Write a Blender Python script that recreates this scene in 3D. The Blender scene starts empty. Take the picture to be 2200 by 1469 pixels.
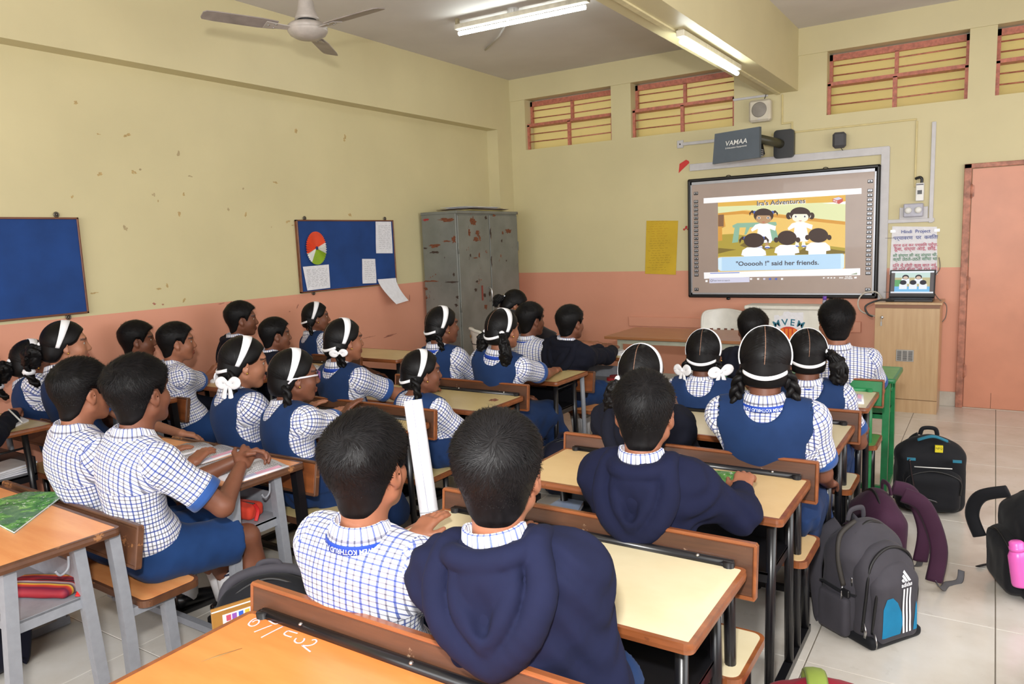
import bpy, bmesh, math, random
import numpy as np
from mathutils import Vector, Matrix, Euler, Quaternion
random.seed(7); np.random.seed(7)
SC = bpy.context.scene
COL = SC.collection
PI = math.pi
# ------------------------------------------------------------------ camera
F_PX = 1606.7227
CAM_R = np.array([[0.84167724, -0.03905034, 0.53856707], [0.5385674, 0.13282936, -0.83204658], [-0.03904582, 0.99036934, 0.13283069]])
CAM_C = np.array([4.94063068, -7.79722051, 1.65])
cam = bpy.data.cameras.new('camera'); camo = bpy.data.objects.new('camera', cam); COL.objects.link(camo)
cam.sensor_width = 36.0; cam.sensor_fit = 'HORIZONTAL'; cam.lens = F_PX / 2200 * 36.0; cam.clip_start = 0.05; cam.clip_end = 60
camo.matrix_world = Matrix([list(CAM_R[i]) + [CAM_C[i]] for i in range(3)] + [[0, 0, 0, 1]])
SC.camera = camo
def at(px, py, axis, val):
    """world point where the photo's pixel ray meets the plane axis = val (used once to place real geometry)"""
    d = CAM_R @ np.array([px - 1100, 734.5 - py, -F_PX]); t = (val - CAM_C[axis]) / d[axis]
    return Vector(CAM_C + d * t)
# ------------------------------------------------------------------ world, lights, exposure
w = bpy.data.worlds.new('world'); SC.world = w; w.use_nodes = True
w.node_tree.nodes['Background'].inputs[0].default_value = (0.75, 0.87, 1.0, 1); w.node_tree.nodes['Background'].inputs[1].default_value = 1.0
def area(name, loc, target, sx, sy, power, col=(1, 1, 1)):
    l = bpy.data.lights.new(name, 'AREA'); l.shape = 'RECTANGLE'; l.size = sx; l.size_y = sy; l.energy = power; l.color = col
    o = bpy.data.objects.new(name, l); COL.objects.link(o); o.location = loc
    o.rotation_euler = (Vector(target) - Vector(loc)).to_track_quat('-Z', 'Y').to_euler(); return o
# photographer's flash on a bracket above the camera
area('flash', (4.90, -7.86, 2.06), (3.0, -4.0, 1.55), 0.14, 0.10, 105, (1.0, 0.985, 0.96))
# daylight through the windows of the right wall and the rear wall
area('daylight_right', (7.3, -4.2, 1.95), (2.2, -2.6, 1.3), 5.2, 1.5, 112, (1.0, 1.0, 1.0))
area('daylight_rear', (3.2, -9.6, 2.0), (2.2, -2.0, 1.7), 4.6, 1.5, 160, (1.0, 1.0, 1.0))
SC.view_settings.view_transform = 'Standard'; SC.view_settings.look = 'None'
SC.view_settings.exposure = 0.0; SC.view_settings.gamma = 1.0; SC.view_settings.use_curve_mapping = False
# ------------------------------------------------------------------ helpers: materials
def lin(c):
    return tuple(((x / 255) / 12.92 if x / 255 <= 0.04045 else ((x / 255 + 0.055) / 1.055) ** 2.4) for x in c) + (1.0,)
class NT:
    def __init__(s, name):
        s.m = bpy.data.materials.new(name); s.m.use_nodes = True; s.t = s.m.node_tree; s.t.nodes.clear()
        s.out = s.n('ShaderNodeOutputMaterial'); s.b = s.n('ShaderNodeBsdfPrincipled'); s.l(s.b, 0, s.out, 0)
    def n(s, ty, **k):
        x = s.t.nodes.new(ty)
        for a, v in k.items(): setattr(x, a, v)
        return x
    def l(s, a, i, b, j): s.t.links.new(a.outputs[i], b.inputs[j])
    def mixc(s, fac, a, b, blend='MIX'):
        m = s.n('ShaderNodeMix', data_type='RGBA', blend_type=blend)
        for v, i in ((fac, 0), (a, 6), (b, 7)):
            if isinstance(v, tuple) and len(v) == 2: s.l(v[0], v[1], m, i)
            else: m.inputs[i].default_value = v
        return (m, 2)
    def math(s, op, a, b=0.0, c=None):
        m = s.n('ShaderNodeMath', operation=op)
        for i, v in enumerate((a, b, c)):
            if v is None: continue
            if isinstance(v, tuple): s.l(v[0], v[1], m, i)
            else: m.inputs[i].default_value = v
        return (m, 0)
    def coord(s, kind='Object', scale=(1, 1, 1), rot=(0, 0, 0)):
        t = s.n('ShaderNodeTexCoord'); mp = s.n('ShaderNodeMapping'); mp.inputs['Scale'].default_value = scale; mp.inputs['Rotation'].default_value = rot
        s.t.links.new(t.outputs[kind], mp.inputs[0]); return (mp, 0)
    def noise(s, co, scale, detail=4, rough=0.55):
        n = s.n('ShaderNodeTexNoise'); n.inputs['Scale'].default_value = scale; n.inputs['Detail'].default_value = detail; n.inputs['Roughness'].default_value = rough
        s.l(co[0], co[1], n, 0); return (n, 0)
    def ramp(s, f, stops):
        r = s.n('ShaderNodeValToRGB'); e = r.color_ramp.elements
        while len(e) < len(stops): e.new(0.5)
        for x, (p, c) in zip(e, stops): x.position = p; x.color = c if len(c) == 4 else tuple(c) + (1,)
        s.l(f[0], f[1], r, 0); return (r, 0)
    def set(s, sock, v):
        if isinstance(v, tuple) and len(v) == 2: s.l(v[0], v[1], s.b, s.b.inputs.find(sock))
        else: s.b.inputs[sock].default_value = v
    def bump(s, h, strength=0.2, dist=0.01):
        b = s.n('ShaderNodeBump'); b.inputs['Strength'].default_value = strength; b.inputs['Distance'].default_value = dist
        s.l(h[0], h[1], b, 2); s.t.links.new(b.outputs[0], s.b.inputs['Normal'])
W4 = (1, 1, 1, 1); K4 = (0, 0, 0, 1)
MATS = {}
def plain(name, rgb, rough=0.5, metal=0.0, var=0.06, scale=12, bump=0.0, bscale=200, spec=0.5, coat=0.0, emit=None, es=1.0, sheen=0):
    if name in MATS: return MATS[name]
    t = NT(name); c = lin(rgb); co = t.coord()
    if var > 0:
        f = t.noise(co, scale); dk = tuple(x * (1 - 2.2 * var) for x in c[:3]) + (1,); lt = tuple(min(1, x * (1 + 1.6 * var)) for x in c[:3]) + (1,)
        t.set('Base Color', t.ramp(f, [(0.3, dk), (0.7, lt)]))
    else: t.set('Base Color', c)
    t.set('Roughness', rough); t.set('Metallic', metal); t.b.inputs['Specular IOR Level'].default_value = spec; t.b.inputs['Coat Weight'].default_value = coat
    if sheen: t.b.inputs['Sheen Weight'].default_value = sheen
    if bump: t.bump(t.noise(co, bscale, 3), bump, 0.004)
    if emit: t.b.inputs['Emission Color'].default_value = lin(emit); t.b.inputs['Emission Strength'].default_value = es
    MATS[name] = t.m; return t.m
# ------------------------------------------------------------------ helpers: geometry
class MB:
    """collects simple shapes and links them as one mesh object"""
    def __init__(s): s.v = []; s.f = []; s.mi = []; s.sm = []; s.uv = {}
    def add(s, verts, faces, mi=0, smooth=False):
        o = len(s.v); s.v += [tuple(v) for v in verts]; s.f += [tuple(i + o for i in f) for f in faces]; s.mi += [mi] * len(faces); s.sm += [smooth] * len(faces); return s
    def box(s, lo, hi, mi=0, M=None, bev=0.0):
        x0, y0, z0 = lo; x1, y1, z1 = hi
        if bev > 0:
            b = min(bev, (x1 - x0) / 2.01, (y1 - y0) / 2.01, (z1 - z0) / 2.01); vs = []; idx = {}
            for sx in (0, 1):
                for sy in (0, 1):
                    for sz in (0, 1):
                        X = (x0, x1)[sx]; Y = (y0, y1)[sy]; Z = (z0, z1)[sz]; dx = b if sx == 0 else -b; dy = b if sy == 0 else -b; dz = b if sz == 0 else -b
                        for k, p in enumerate(((X, Y + dy, Z + dz), (X + dx, Y, Z + dz), (X + dx, Y + dy, Z))): idx[(sx, sy, sz, k)] = len(vs); vs.append(p)
            fs = []
            for a in (0, 1):
                fs.append([idx[(a, *q, 0)] for q in ((0, 0), (1, 0), (1, 1), (0, 1))][::1 if a else -1])
                fs.append([idx[(q[0], a, q[1], 1)] for q in ((0, 0), (1, 0), (1, 1), (0, 1))][::-1 if a else 1])
                fs.append([idx[(*q, a, 2)] for q in ((0, 0), (1, 0), (1, 1), (0, 1))][::1 if a else -1])
            for u in (0, 1):
                for v in (0, 1):
                    fs.append([idx[(0, u, v, 1)], idx[(0, u, v, 2)], idx[(1, u, v, 2)], idx[(1, u, v, 1)]])
                    fs.append([idx[(u, 0, v, 0)], idx[(u, 0, v, 2)], idx[(u, 1, v, 2)], idx[(u, 1, v, 0)]])
                    fs.append([idx[(u, v, 0, 0)], idx[(u, v, 0, 1)], idx[(u, v, 1, 1)], idx[(u, v, 1, 0)]])
            for q in [(a, b_, c) for a in (0, 1) for b_ in (0, 1) for c in (0, 1)]: fs.append([idx[(*q, 0)], idx[(*q, 1)], idx[(*q, 2)]])
        else:
            vs = [(x, y, z) for x in (x0, x1) for y in (y0, y1) for z in (z0, z1)]
            fs = [(0, 1, 3, 2), (4, 6, 7, 5), (0, 4, 5, 1), (2, 3, 7, 6), (0, 2, 6, 4), (1, 5, 7, 3)]
        if M is not None: vs = [tuple(M @ Vector(p)) for p in vs]
        return s.add(vs, fs, mi)
    def tube(s, pts, r, n=8, mi=0, cap=True, sq=False, flat=1.0, up=None, smooth=True):
        """sweep a round (or square) section along points; r may be a list"""
        P = [Vector(p) for p in pts]; R = r if isinstance(r, (list, tuple)) else [r] * len(P); vs = []; fs = []; u = None
        for i, p in enumerate(P):
            t = (P[min(i + 1, len(P) - 1)] - P[max(i - 1, 0)]).normalized()
            if u is None:
                u = Vector(up) if up is not None else (Vector((0, 0, 1)) if abs(t.z) < 0.9 else Vector((0, 1, 0)))
            u = (u - t * u.dot(t)); u = u.normalized() if u.length > 1e-6 else t.orthogonal().normalized(); v = t.cross(u)
            m = 4 if sq else n
            for k in range(m):
                a = 2 * PI * (k + (0.5 if sq else 0)) / m; rr = R[i] * (1.41421 if sq else 1)
                vs.append(p + u * math.cos(a) * rr + v * math.sin(a) * rr * flat)
        m = 4 if sq else n
        for i in range(len(P) - 1):
            for k in range(m): a = i * m + k; b = i * m + (k + 1) % m; fs.append((a, b, b + m, a + m))
        if cap: fs.append(tuple(range(m))[::-1]); fs.append(tuple(range((len(P) - 1) * m, len(P) * m)))
        return s.add(vs, fs, mi, smooth and not sq)
    def lathe(s, prof, n=20, mi=0, M=None, smooth=True, c=(0, 0, 0)):
        vs = []; fs = []
        for r, z in prof:
            for k in range(n): a = 2 * PI * k / n; vs.append(Vector((c[0] + r * math.cos(a), c[1] + r * math.sin(a), c[2] + z)))
        for i in range(len(prof) - 1):
            for k in range(n): a = i * n + k; b = i * n + (k + 1) % n; fs.append((a, b, b + n, a + n))
        fs.append(tuple(range(n))[::-1]); fs.append(tuple(range((len(prof) - 1) * n, len(prof) * n)))
        if M is not None: vs = [M @ p for p in vs]
        return s.add(vs, fs, mi, smooth)
    def poly(s, pts, th, axis=1, mi=0):
        """flat outline (list of 3-D points, planar) thickened by the vector th"""
        P = [Vector(p) for p in pts]; t = Vector(th); n = len(P); vs = P + [p + t for p in P]
        fs = [tuple(range(n)), tuple(range(2 * n - 1, n - 1, -1))] + [(i, i + n, (i + 1) % n + n, (i + 1) % n) for i in range(n)]
        return s.add(vs, fs, mi)
    def ell(s, c, r, M=None, nu=14, nv=9, mi=0):
        vs = []; fs = []; c = Vector(c)
        for j in range(nv + 1):
            th = PI * j / nv
            for i in range(nu):
                ph = 2 * PI * i / nu; p = Vector((r[0] * math.sin(th) * math.cos(ph), r[1] * math.sin(th) * math.sin(ph), r[2] * math.cos(th)))
                vs.append(c + (M @ p if M is not None else p))
        for j in range(nv):
            for i in range(nu): a = j * nu + i; b = j * nu + (i + 1) % nu; fs.append((a, a + nu, b + nu, b))
        return s.add(vs, fs, mi, True)
    def build(s, name, mats, parent=None, loc=None):
        me = bpy.data.meshes.new(name); me.from_pydata(s.v, [], s.f)
        if not isinstance(mats, (list, tuple)): mats = [mats]
        for m in mats: me.materials.append(m)
        me.polygons.foreach_set('material_index', s.mi); me.polygons.foreach_set('use_smooth', s.sm); me.update()
        bm = bmesh.new(); bm.from_mesh(me); bmesh.ops.recalc_face_normals(bm, faces=bm.faces); bm.to_mesh(me); bm.free()
        return link(name, me, parent, loc)
def link(name, me, parent=None, loc=None):
    o = bpy.data.objects.new(name, me); COL.objects.link(o)
    if parent is not None: o.parent = parent
    if loc is not None: o.location = loc
    return o
def tag(o, label, cat, group=None):
    o['label'] = label; o['category'] = cat
    if group: o['group'] = group
    return o
def thing(name, label, cat, loc=(0, 0, 0), rz=0.0, group=None):
    o = bpy.data.objects.new(name, None); COL.objects.link(o); o.empty_display_size = 0.1
    o.location = loc; o.rotation_euler = (0, 0, rz); return tag(o, label, cat, group)
def struct(o): o['kind'] = 'structure'; return o
def bez(pts, n=16):
    """Catmull-Rom through points"""
    P = [Vector(p) for p in pts]; out = []
    for i in range(len(P) - 1):
        a = P[max(i - 1, 0)]; b = P[i]; c = P[i + 1]; d = P[min(i + 2, len(P) - 1)]
        for k in range(n):
            t = k / n; out.append(0.5 * ((2 * b) + (c - a) * t + (2 * a - 5 * b + 4 * c - d) * t * t + (3 * b - a - 3 * c + d) * t ** 3))
    return out + [P[-1]]
def text_mesh(txt, size, bold=0.0, align='CENTER', shear=0.0, ext=0.0):
    cu = bpy.data.curves.new('lettering', 'FONT'); cu.body = txt; cu.size = size; cu.align_x = align; cu.align_y = 'CENTER'; cu.offset = bold; cu.shear = shear; cu.extrude = ext; cu.resolution_u = 3
    o = bpy.data.objects.new('lettering', cu); COL.objects.link(o); bpy.context.view_layer.update()
    me = bpy.data.meshes.new_from_object(o.evaluated_get(bpy.context.evaluated_depsgraph_get())); bpy.data.objects.remove(o); b_ = bmesh.new(); b_.from_mesh(me); bmesh.ops.triangulate(b_, faces=b_.faces[:]); b_.to_mesh(me); b_.free(); return me
def text(name, txt, size, mat, M, parent=None, bold=0.0, align='CENTER', shear=0.0, ext=0.0):
    me = text_mesh(txt, size, bold, align, shear, ext); me.materials.clear(); me.materials.append(mat); me.transform(M); return link(name, me, parent)
def basis(o, x, y):
    """matrix with local x, y axes and origin"""
    x = Vector(x).normalized(); y = Vector(y); y = (y - x * y.dot(x)).normalized(); z = x.cross(y)
    return Matrix([[x[i], y[i], z[i], o[i]] for i in range(3)] + [[0, 0, 0, 1]])
# ------------------------------------------------------------------ room materials
def wall_mat(name, rgb, scr=(110, 84, 48), amount=0.62, stain=True):
    t = NT(name); c = lin(rgb); co = t.coord(); f = t.noise(co, 1.3, 6)
    base = t.ramp(f, [(0.25, tuple(x * 0.93 for x in c[:3])), (0.75, tuple(min(1, x * 1.05) for x in c[:3]))])
    if False:   # old tape marks and scuffs, sparse
        n1 = t.noise(co, 2.1, 2); n2 = t.noise(t.coord(scale=(16, 13, 19)), 1.0, 5, 0.7)
        m = t.math('MULTIPLY', t.math('GREATER_THAN', n2, amount + 0.045), t.math('GREATER_THAN', n1, 0.53))
        m = t.math('MULTIPLY', m, 0.55)
        base = t.mixc(m, base, lin(scr))
    t.set('Base Color', base); t.set('Roughness', 0.5); t.bump(t.noise(co, 60, 3), 0.08, 0.004); return t.m
YEL = wall_mat('yellow_wall_paint', (206, 195, 152), amount=0.70)
PEA = wall_mat('peach_wall_paint', (216, 152, 126), (120, 72, 56), 0.72)
YEL2 = wall_mat('yellow_beam_paint', (206, 195, 153), stain=False)
def m_ceiling():
    t = NT('ceiling_paint'); co = t.coord(); f = t.noise(co, 0.9, 5)
    t.set('Base Color', t.ramp(f, [(0.3, lin((200, 195, 192))), (0.7, lin((216, 211, 208)))])); t.set('Roughness', 0.8); return t.m
def m_tile():
    t = NT('floor_tile'); co = t.coord('Object'); oi = t.n('ShaderNodeObjectInfo')
    ad = t.n('ShaderNodeVectorMath', operation='ADD'); t.l(co[0], 0, ad, 0); mu = t.n('ShaderNodeVectorMath', operation='SCALE'); t.l(oi, 0, mu, 0); mu.inputs[3].default_value = 1.0; t.l(mu, 0, ad, 1)
    f = t.noise((ad, 0), 2.6, 5, 0.6); f2 = t.noise((ad, 0), 14, 4)
    a = t.ramp(f, [(0.25, lin((190, 182, 170))), (0.5, lin((206, 201, 192))), (0.75, lin((216, 213, 207)))])
    t.set('Base Color', t.mixc(t.math('MULTIPLY', t.math('GREATER_THAN', f2, 0.66), 0.12), a, lin((150, 140, 125)))); t.set('Roughness', 0.22); return t.m
CEIL = m_ceiling(); TILE = m_tile()
RIM = plain('pink_oxide_paint', (186, 112, 92), 0.5, var=0.14, scale=30)
SKIRT = plain('grey_skirting_tile', (186, 180, 168), 0.3, var=0.05)
DOORM = plain('peach_door_paint', (206, 140, 112), 0.4, var=0.04, scale=3)
FRAMEM = plain('worn_peach_frame_paint', (178, 118, 96), 0.5, var=0.2, scale=18)
# ------------------------------------------------------------------ shell
W, D, HC = 7.2, 9.6, 3.55
m = MB(); z0, z1 = 1.268, 2.95
m.box((-0.45, -D, 0), (-0.15, 0.25, z0), 1); m.box((-0.45, -D, z0), (-0.15, 0.25, HC), 0)
struct(m.build('wall_left', [YEL, PEA]))
m = MB(); m.box((-0.15, -D, z1), (0.0, 0, HC)); struct(m.build('trim_1', YEL2))                       # ring beam above the left wall
m = MB(); m.box((-0.15, -0.30, 1.268), (0.0, 0, z1)); m.box((-0.15, -0.30, 0), (0.0, 0, 1.268), 1); struct(m.build('trim_2', [YEL2, PEA]))   # corner column
WX = [(0.20, 1.315), (1.55, 2.67), (3.545, 4.69), (4.89, 6.03)]; WZ = (2.722, 3.289)
m = MB(); m.box((0, 0, 0), (W + 0.3, 0.25, 1.268), 1); m.box((0, 0, 1.268), (W + 0.3, 0.25, WZ[0])); m.box((0, 0, WZ[1] + 0.012), (W + 0.3, 0.25, HC))
xs = [0] + [v for p in WX for v in p] + [W + 0.3]
for i in range(0, len(xs), 2): m.box((xs[i], 0, WZ[0]), (xs[i + 1], 0.25, WZ[1] + 0.012))
struct(m.build('wall_front', [YEL, PEA]))
m = MB()
ys = [(-D, -8.9), (-6.3, -5.9), (-3.3, -2.9), (-1.2, 0.25)]
m.box((W, -D, 0), (W + 0.3, 0.25, 1.1), 1); m.box((W, -D, 2.6), (W + 0.3, 0.25, HC))
for a, b in ys: m.box((W, a, 1.1), (W + 0.3, b, 2.6))
struct(m.build('wall_right', [YEL2, PEA]))
m = MB(); m.box((-0.45, -D - 0.3, 0), (W + 0.3, -D, 1.2), 1); m.box((-0.45, -D - 0.3, 2.7), (W + 0.3, -D, HC))
for a, b in ((-0.45, 0.7), (5.7, W + 0.3)): m.box((a, -D - 0.3, 1.2), (b, -D, 2.7))
struct(m.build('wall_back', [YEL2, PEA]))
m = MB(); m.box((-0.45, -D - 0.3, HC), (W + 0.3, 0.25, HC + 0.15)); struct(m.build('ceiling', CEIL))
m = MB(); m.box((2.99, -D, 2.98), (3.287, 0, HC)); struct(m.build('trim_3', YEL2))                   # concrete beam across the ceiling
m = MB(); m.box((3.085, -D, 2.968), (3.125, 0, 2.98)); struct(m.build('trim_4', plain('cream_conduit', (214, 203, 160), 0.4)))
struct(MB().box((0, -0.012, WZ[1] + 0.012), (W, 0, HC)).build('trim_7', YEL2))                        # lintel band above the front windows
# floor: a bed of joint mortar and one object per tile
fl = MB().box((-0.45, -D - 0.3, -0.12), (W + 0.3, 0.25, -0.004)).build('floor', plain('joint_mortar', (120, 112, 100), 0.9)); struct(fl)
TS = 0.615; tm = MB().box((0, 0, -0.02), (TS - 0.004, TS - 0.004, 0.0), bev=0.0015)
tme = None
for i in range(-9, 4):
    for j in range(-9, 8):
        x = 5.005 + i * TS; y = -4.33 + j * TS
        if x > W - 0.1 or y > 0 or y < -D: continue
        if tme is None: o = tm.build('tile', TILE, fl); tme = o.data
        else: o = link('tile', tme, fl)
        o.location = (x, y, 0)
sk = MB(); sk.box((4.50, -0.014, 0), (4.70, 0, 0.135), bev=0.003); sk.box((0.1, -0.014, 0), (4.06, 0, 0.135), bev=0.003); struct(sk.build('baseboard_front', SKIRT))
struct(MB().box((-0.15, -D, 0), (-0.136, -0.3, 0.135), bev=0.003).build('baseboard_left', SKIRT))
# clerestory windows
def m_pane():
    t = NT('painted_glass'); co = t.coord(); f = t.noise(co, 2.2, 4); g = t.noise(co, 9, 5)
    a = t.ramp(f, [(0.3, lin((214, 188, 118))), (0.7, lin((228, 204, 150)))])
    t.set('Base Color', t.mixc(t.math('MULTIPLY', t.math('GREATER_THAN', g, 0.63), 0.3), a, lin((176, 158, 120)))); t.set('Roughness', 0.12); t.b.inputs['Coat Weight'].default_value = 0.5; t.b.inputs['Coat Roughness'].default_value = 0.03
    tr = t.n('ShaderNodeBsdfTranslucent'); tr.inputs[0].default_value = lin((252, 234, 184)); mx = t.n('ShaderNodeMixShader'); mx.inputs[0].default_value = 0.72; t.l(t.b, 0, mx, 1); t.l(tr, 0, mx, 2); t.l(mx, 0, t.out, 0); return t.m
PANE = m_pane()
for i, (a, b) in enumerate(WX):
    zt, zb = WZ[1], WZ[0]; zm = 3.012
    m = MB(); m.box((a, 0.13, zt - 0.055), (b, 0.17, zt)); m.box((a, 0.13, zm), (a + 0.028, 0.17, zt)); m.box((b - 0.028, 0.13, zm), (b, 0.17, zt))
    m.box((a, 0.045, zm - 0.02), (b, 0.17, zm + 0.012)); m.box((a, 0.045, zb), (a + 0.028, 0.075, zm)); m.box((b - 0.028, 0.045, zb), (b, 0.075, zm))
    wo = struct(m.build('window_%d' % (i + 1), RIM)); mid = (a + b) / 2
    MB().box((a, 0.185, zb), (b, 0.2, zm)).build('pane', PANE, wo); MB().box((a, 0.185, zm), (b, 0.2, zt)).build('pane', PANE, wo)
    MB().box((mid - 0.016, 0.13, zm), (mid + 0.016, 0.165, zt - 0.05)).build('mullion', RIM, wo); MB().box((mid - 0.018, 0.045, zb), (mid + 0.018, 0.075, zm - 0.01)).build('mullion', RIM, wo)
    for z, y in ((3.185, 0.145), (3.1, 0.145), (2.905, 0.055), (2.815, 0.055)):
        MB().tube([(a, y, z), ((a + b) / 2, y, z - 0.004), (b, y, z)], 0.0065, 6).build('bar', RIM, wo)
# door
dx0, dx1, dh = 4.735, 5.68, 2.125
m = MB(); m.box((4.69, -0.035, 0), (dx0 + 0.012, 0, dh + 0.04), bev=0.004); m.box((dx1, -0.035, 0), (dx1 + 0.055, 0, dh + 0.04), bev=0.004); m.box((4.69, -0.035, dh), (dx1 + 0.055, 0, dh + 0.04), bev=0.004)
do = struct(m.build('door_1', FRAMEM))
MB().box((dx0 + 0.016, -0.024, 0.008), (dx1 - 0.003, 0, dh - 0.004), bev=0.002).build('door_leaf', DOORM, do)
for z in (1.93, 1.13, 0.34):
    MB().tube([(dx0 + 0.014, -0.034, z - 0.06), (dx0 + 0.014, -0.034, z + 0.06)], 0.008, 8).box((dx0 - 0.02, -0.0365, z - 0.05), (dx0 + 0.034, -0.0345, z + 0.05)).build('hinge', FRAMEM, do)
MB().box((4.96, -0.0255, 0.01), (4.963, -0.0235, 0.15)).build('scratch', plain('dark_scratch', (96, 66, 52), 0.8), do)
MB().ell((5.19, -0.026, 1.37), (0.016, 0.004, 0.008)).build('stain', plain('dark_scratch', (96, 66, 52), 0.8), do)
struct(MB().box((4.69, -0.02, 0), (5.74, 0.0, 0.006)).build('trim_5', plain('threshold_strip', (205, 178, 158), 0.4)))
# painted batten on the front wall
struct(MB().box((1.49, -0.022, 0.655), (3.89, 0, 0.76), bev=0.003).build('trim_6', PEA))
# ------------------------------------------------------------------ school desks (desk top, shelf, backrest and bench on one frame)
def wood(name, c1, c2, rough=0.35, stretch=(2.2, 22, 22), wear=None, wearamt=0.62, coat=0.2):
    if name in MATS: return MATS[name]
    t = NT(name); co = t.coord(scale=stretch); f = t.noise(co, 1.0, 6, 0.6); g = t.noise(t.coord(), 2.5, 4)
    a = t.ramp(f, [(0.3, lin(c1)), (0.7, lin(c2))])
    if wear: 
        h = t.noise(t.coord(scale=(7, 9, 9)), 1.0, 7, 0.72); a = t.mixc(t.math('MULTIPLY', t.math('GREATER_THAN', h, wearamt), 0.75), a, lin(wear))
    a = t.mixc(t.math('MULTIPLY', (g[0], 0), 0.18), a, lin(tuple(x * 0.72 for x in c1)))
    t.set('Base Color', a); t.set('Roughness', rough); t.b.inputs['Coat Weight'].default_value = coat; t.b.inputs['Coat Roughness'].default_value = 0.25; t.bump((f[0], 0), 0.08, 0.002); MATS[name] = t.m; return t.m
CREAM = wood('cream_laminate', (212, 198, 160), (224, 212, 178), 0.32, (3, 5, 5), (178, 148, 100), 0.70, 0.1)
CREAM2 = wood('yellowed_laminate', (204, 182, 124), (217, 197, 144), 0.35, (3, 5, 5), (170, 140, 92), 0.70, 0.1)
TAN = wood('tan_laminate', (214, 180, 126), (226, 196, 146), 0.32, (3, 5, 5), (180, 140, 90), 0.70, 0.1)
ORNG = wood('orange_plywood', (216, 138, 78), (236, 168, 106), 0.38, (2.0, 14, 14), (240, 190, 140), 0.64)
ORNG2 = wood('bright_orange_plywood', (214, 118, 54), (234, 142, 76), 0.36, (2.0, 12, 12), None)
EDGE = wood('brown_edge_wood', (112, 62, 34), (156, 90, 48), 0.35, (3, 20, 20), (96, 52, 30), 0.66, 0.3)
WORN = wood('worn_dark_edge', (78, 48, 30), (104, 66, 42), 0.5, (6, 14, 14), (172, 118, 72), 0.60)
BACKW = wood('scuffed_backrest_wood', (64, 40, 27), (98, 62, 42), 0.4, (3, 26, 26), (150, 122, 98), 0.62)
BLACKM = plain('black_frame_paint', (20, 20, 23), 0.3, var=0.02)
GREYM = plain('grey_frame_paint', (140, 143, 150), 0.45, var=0.035, scale=40)
GREENM = plain('green_frame_paint', (34, 124, 72), 0.35, var=0.1, scale=10)
GREENT = wood('green_painted_top', (70, 138, 58), (96, 160, 74), 0.4, (4, 9, 9), (120, 150, 80), 0.66)
STEEL = plain('bare_steel', (190, 190, 190), 0.3, 1.0, 0.03)
def rounded_slab(mb, x0, x1, y0, y1, z0, z1, r, mi=0, n=5):
    pts = []
    for cx, cy, a0 in ((x1 - r, y1 - r, 0), (x0 + r, y1 - r, 90), (x0 + r, y0 + r, 180), (x1 - r, y0 + r, 270)):
        for k in range(n + 1): a = math.radians(a0 + 90 * k / n); pts.append((cx + r * math.cos(a), cy + r * math.sin(a), z0))
    return mb.poly(pts, (0, 0, z1 - z0), mi=mi)
DESKS = {}
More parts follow.
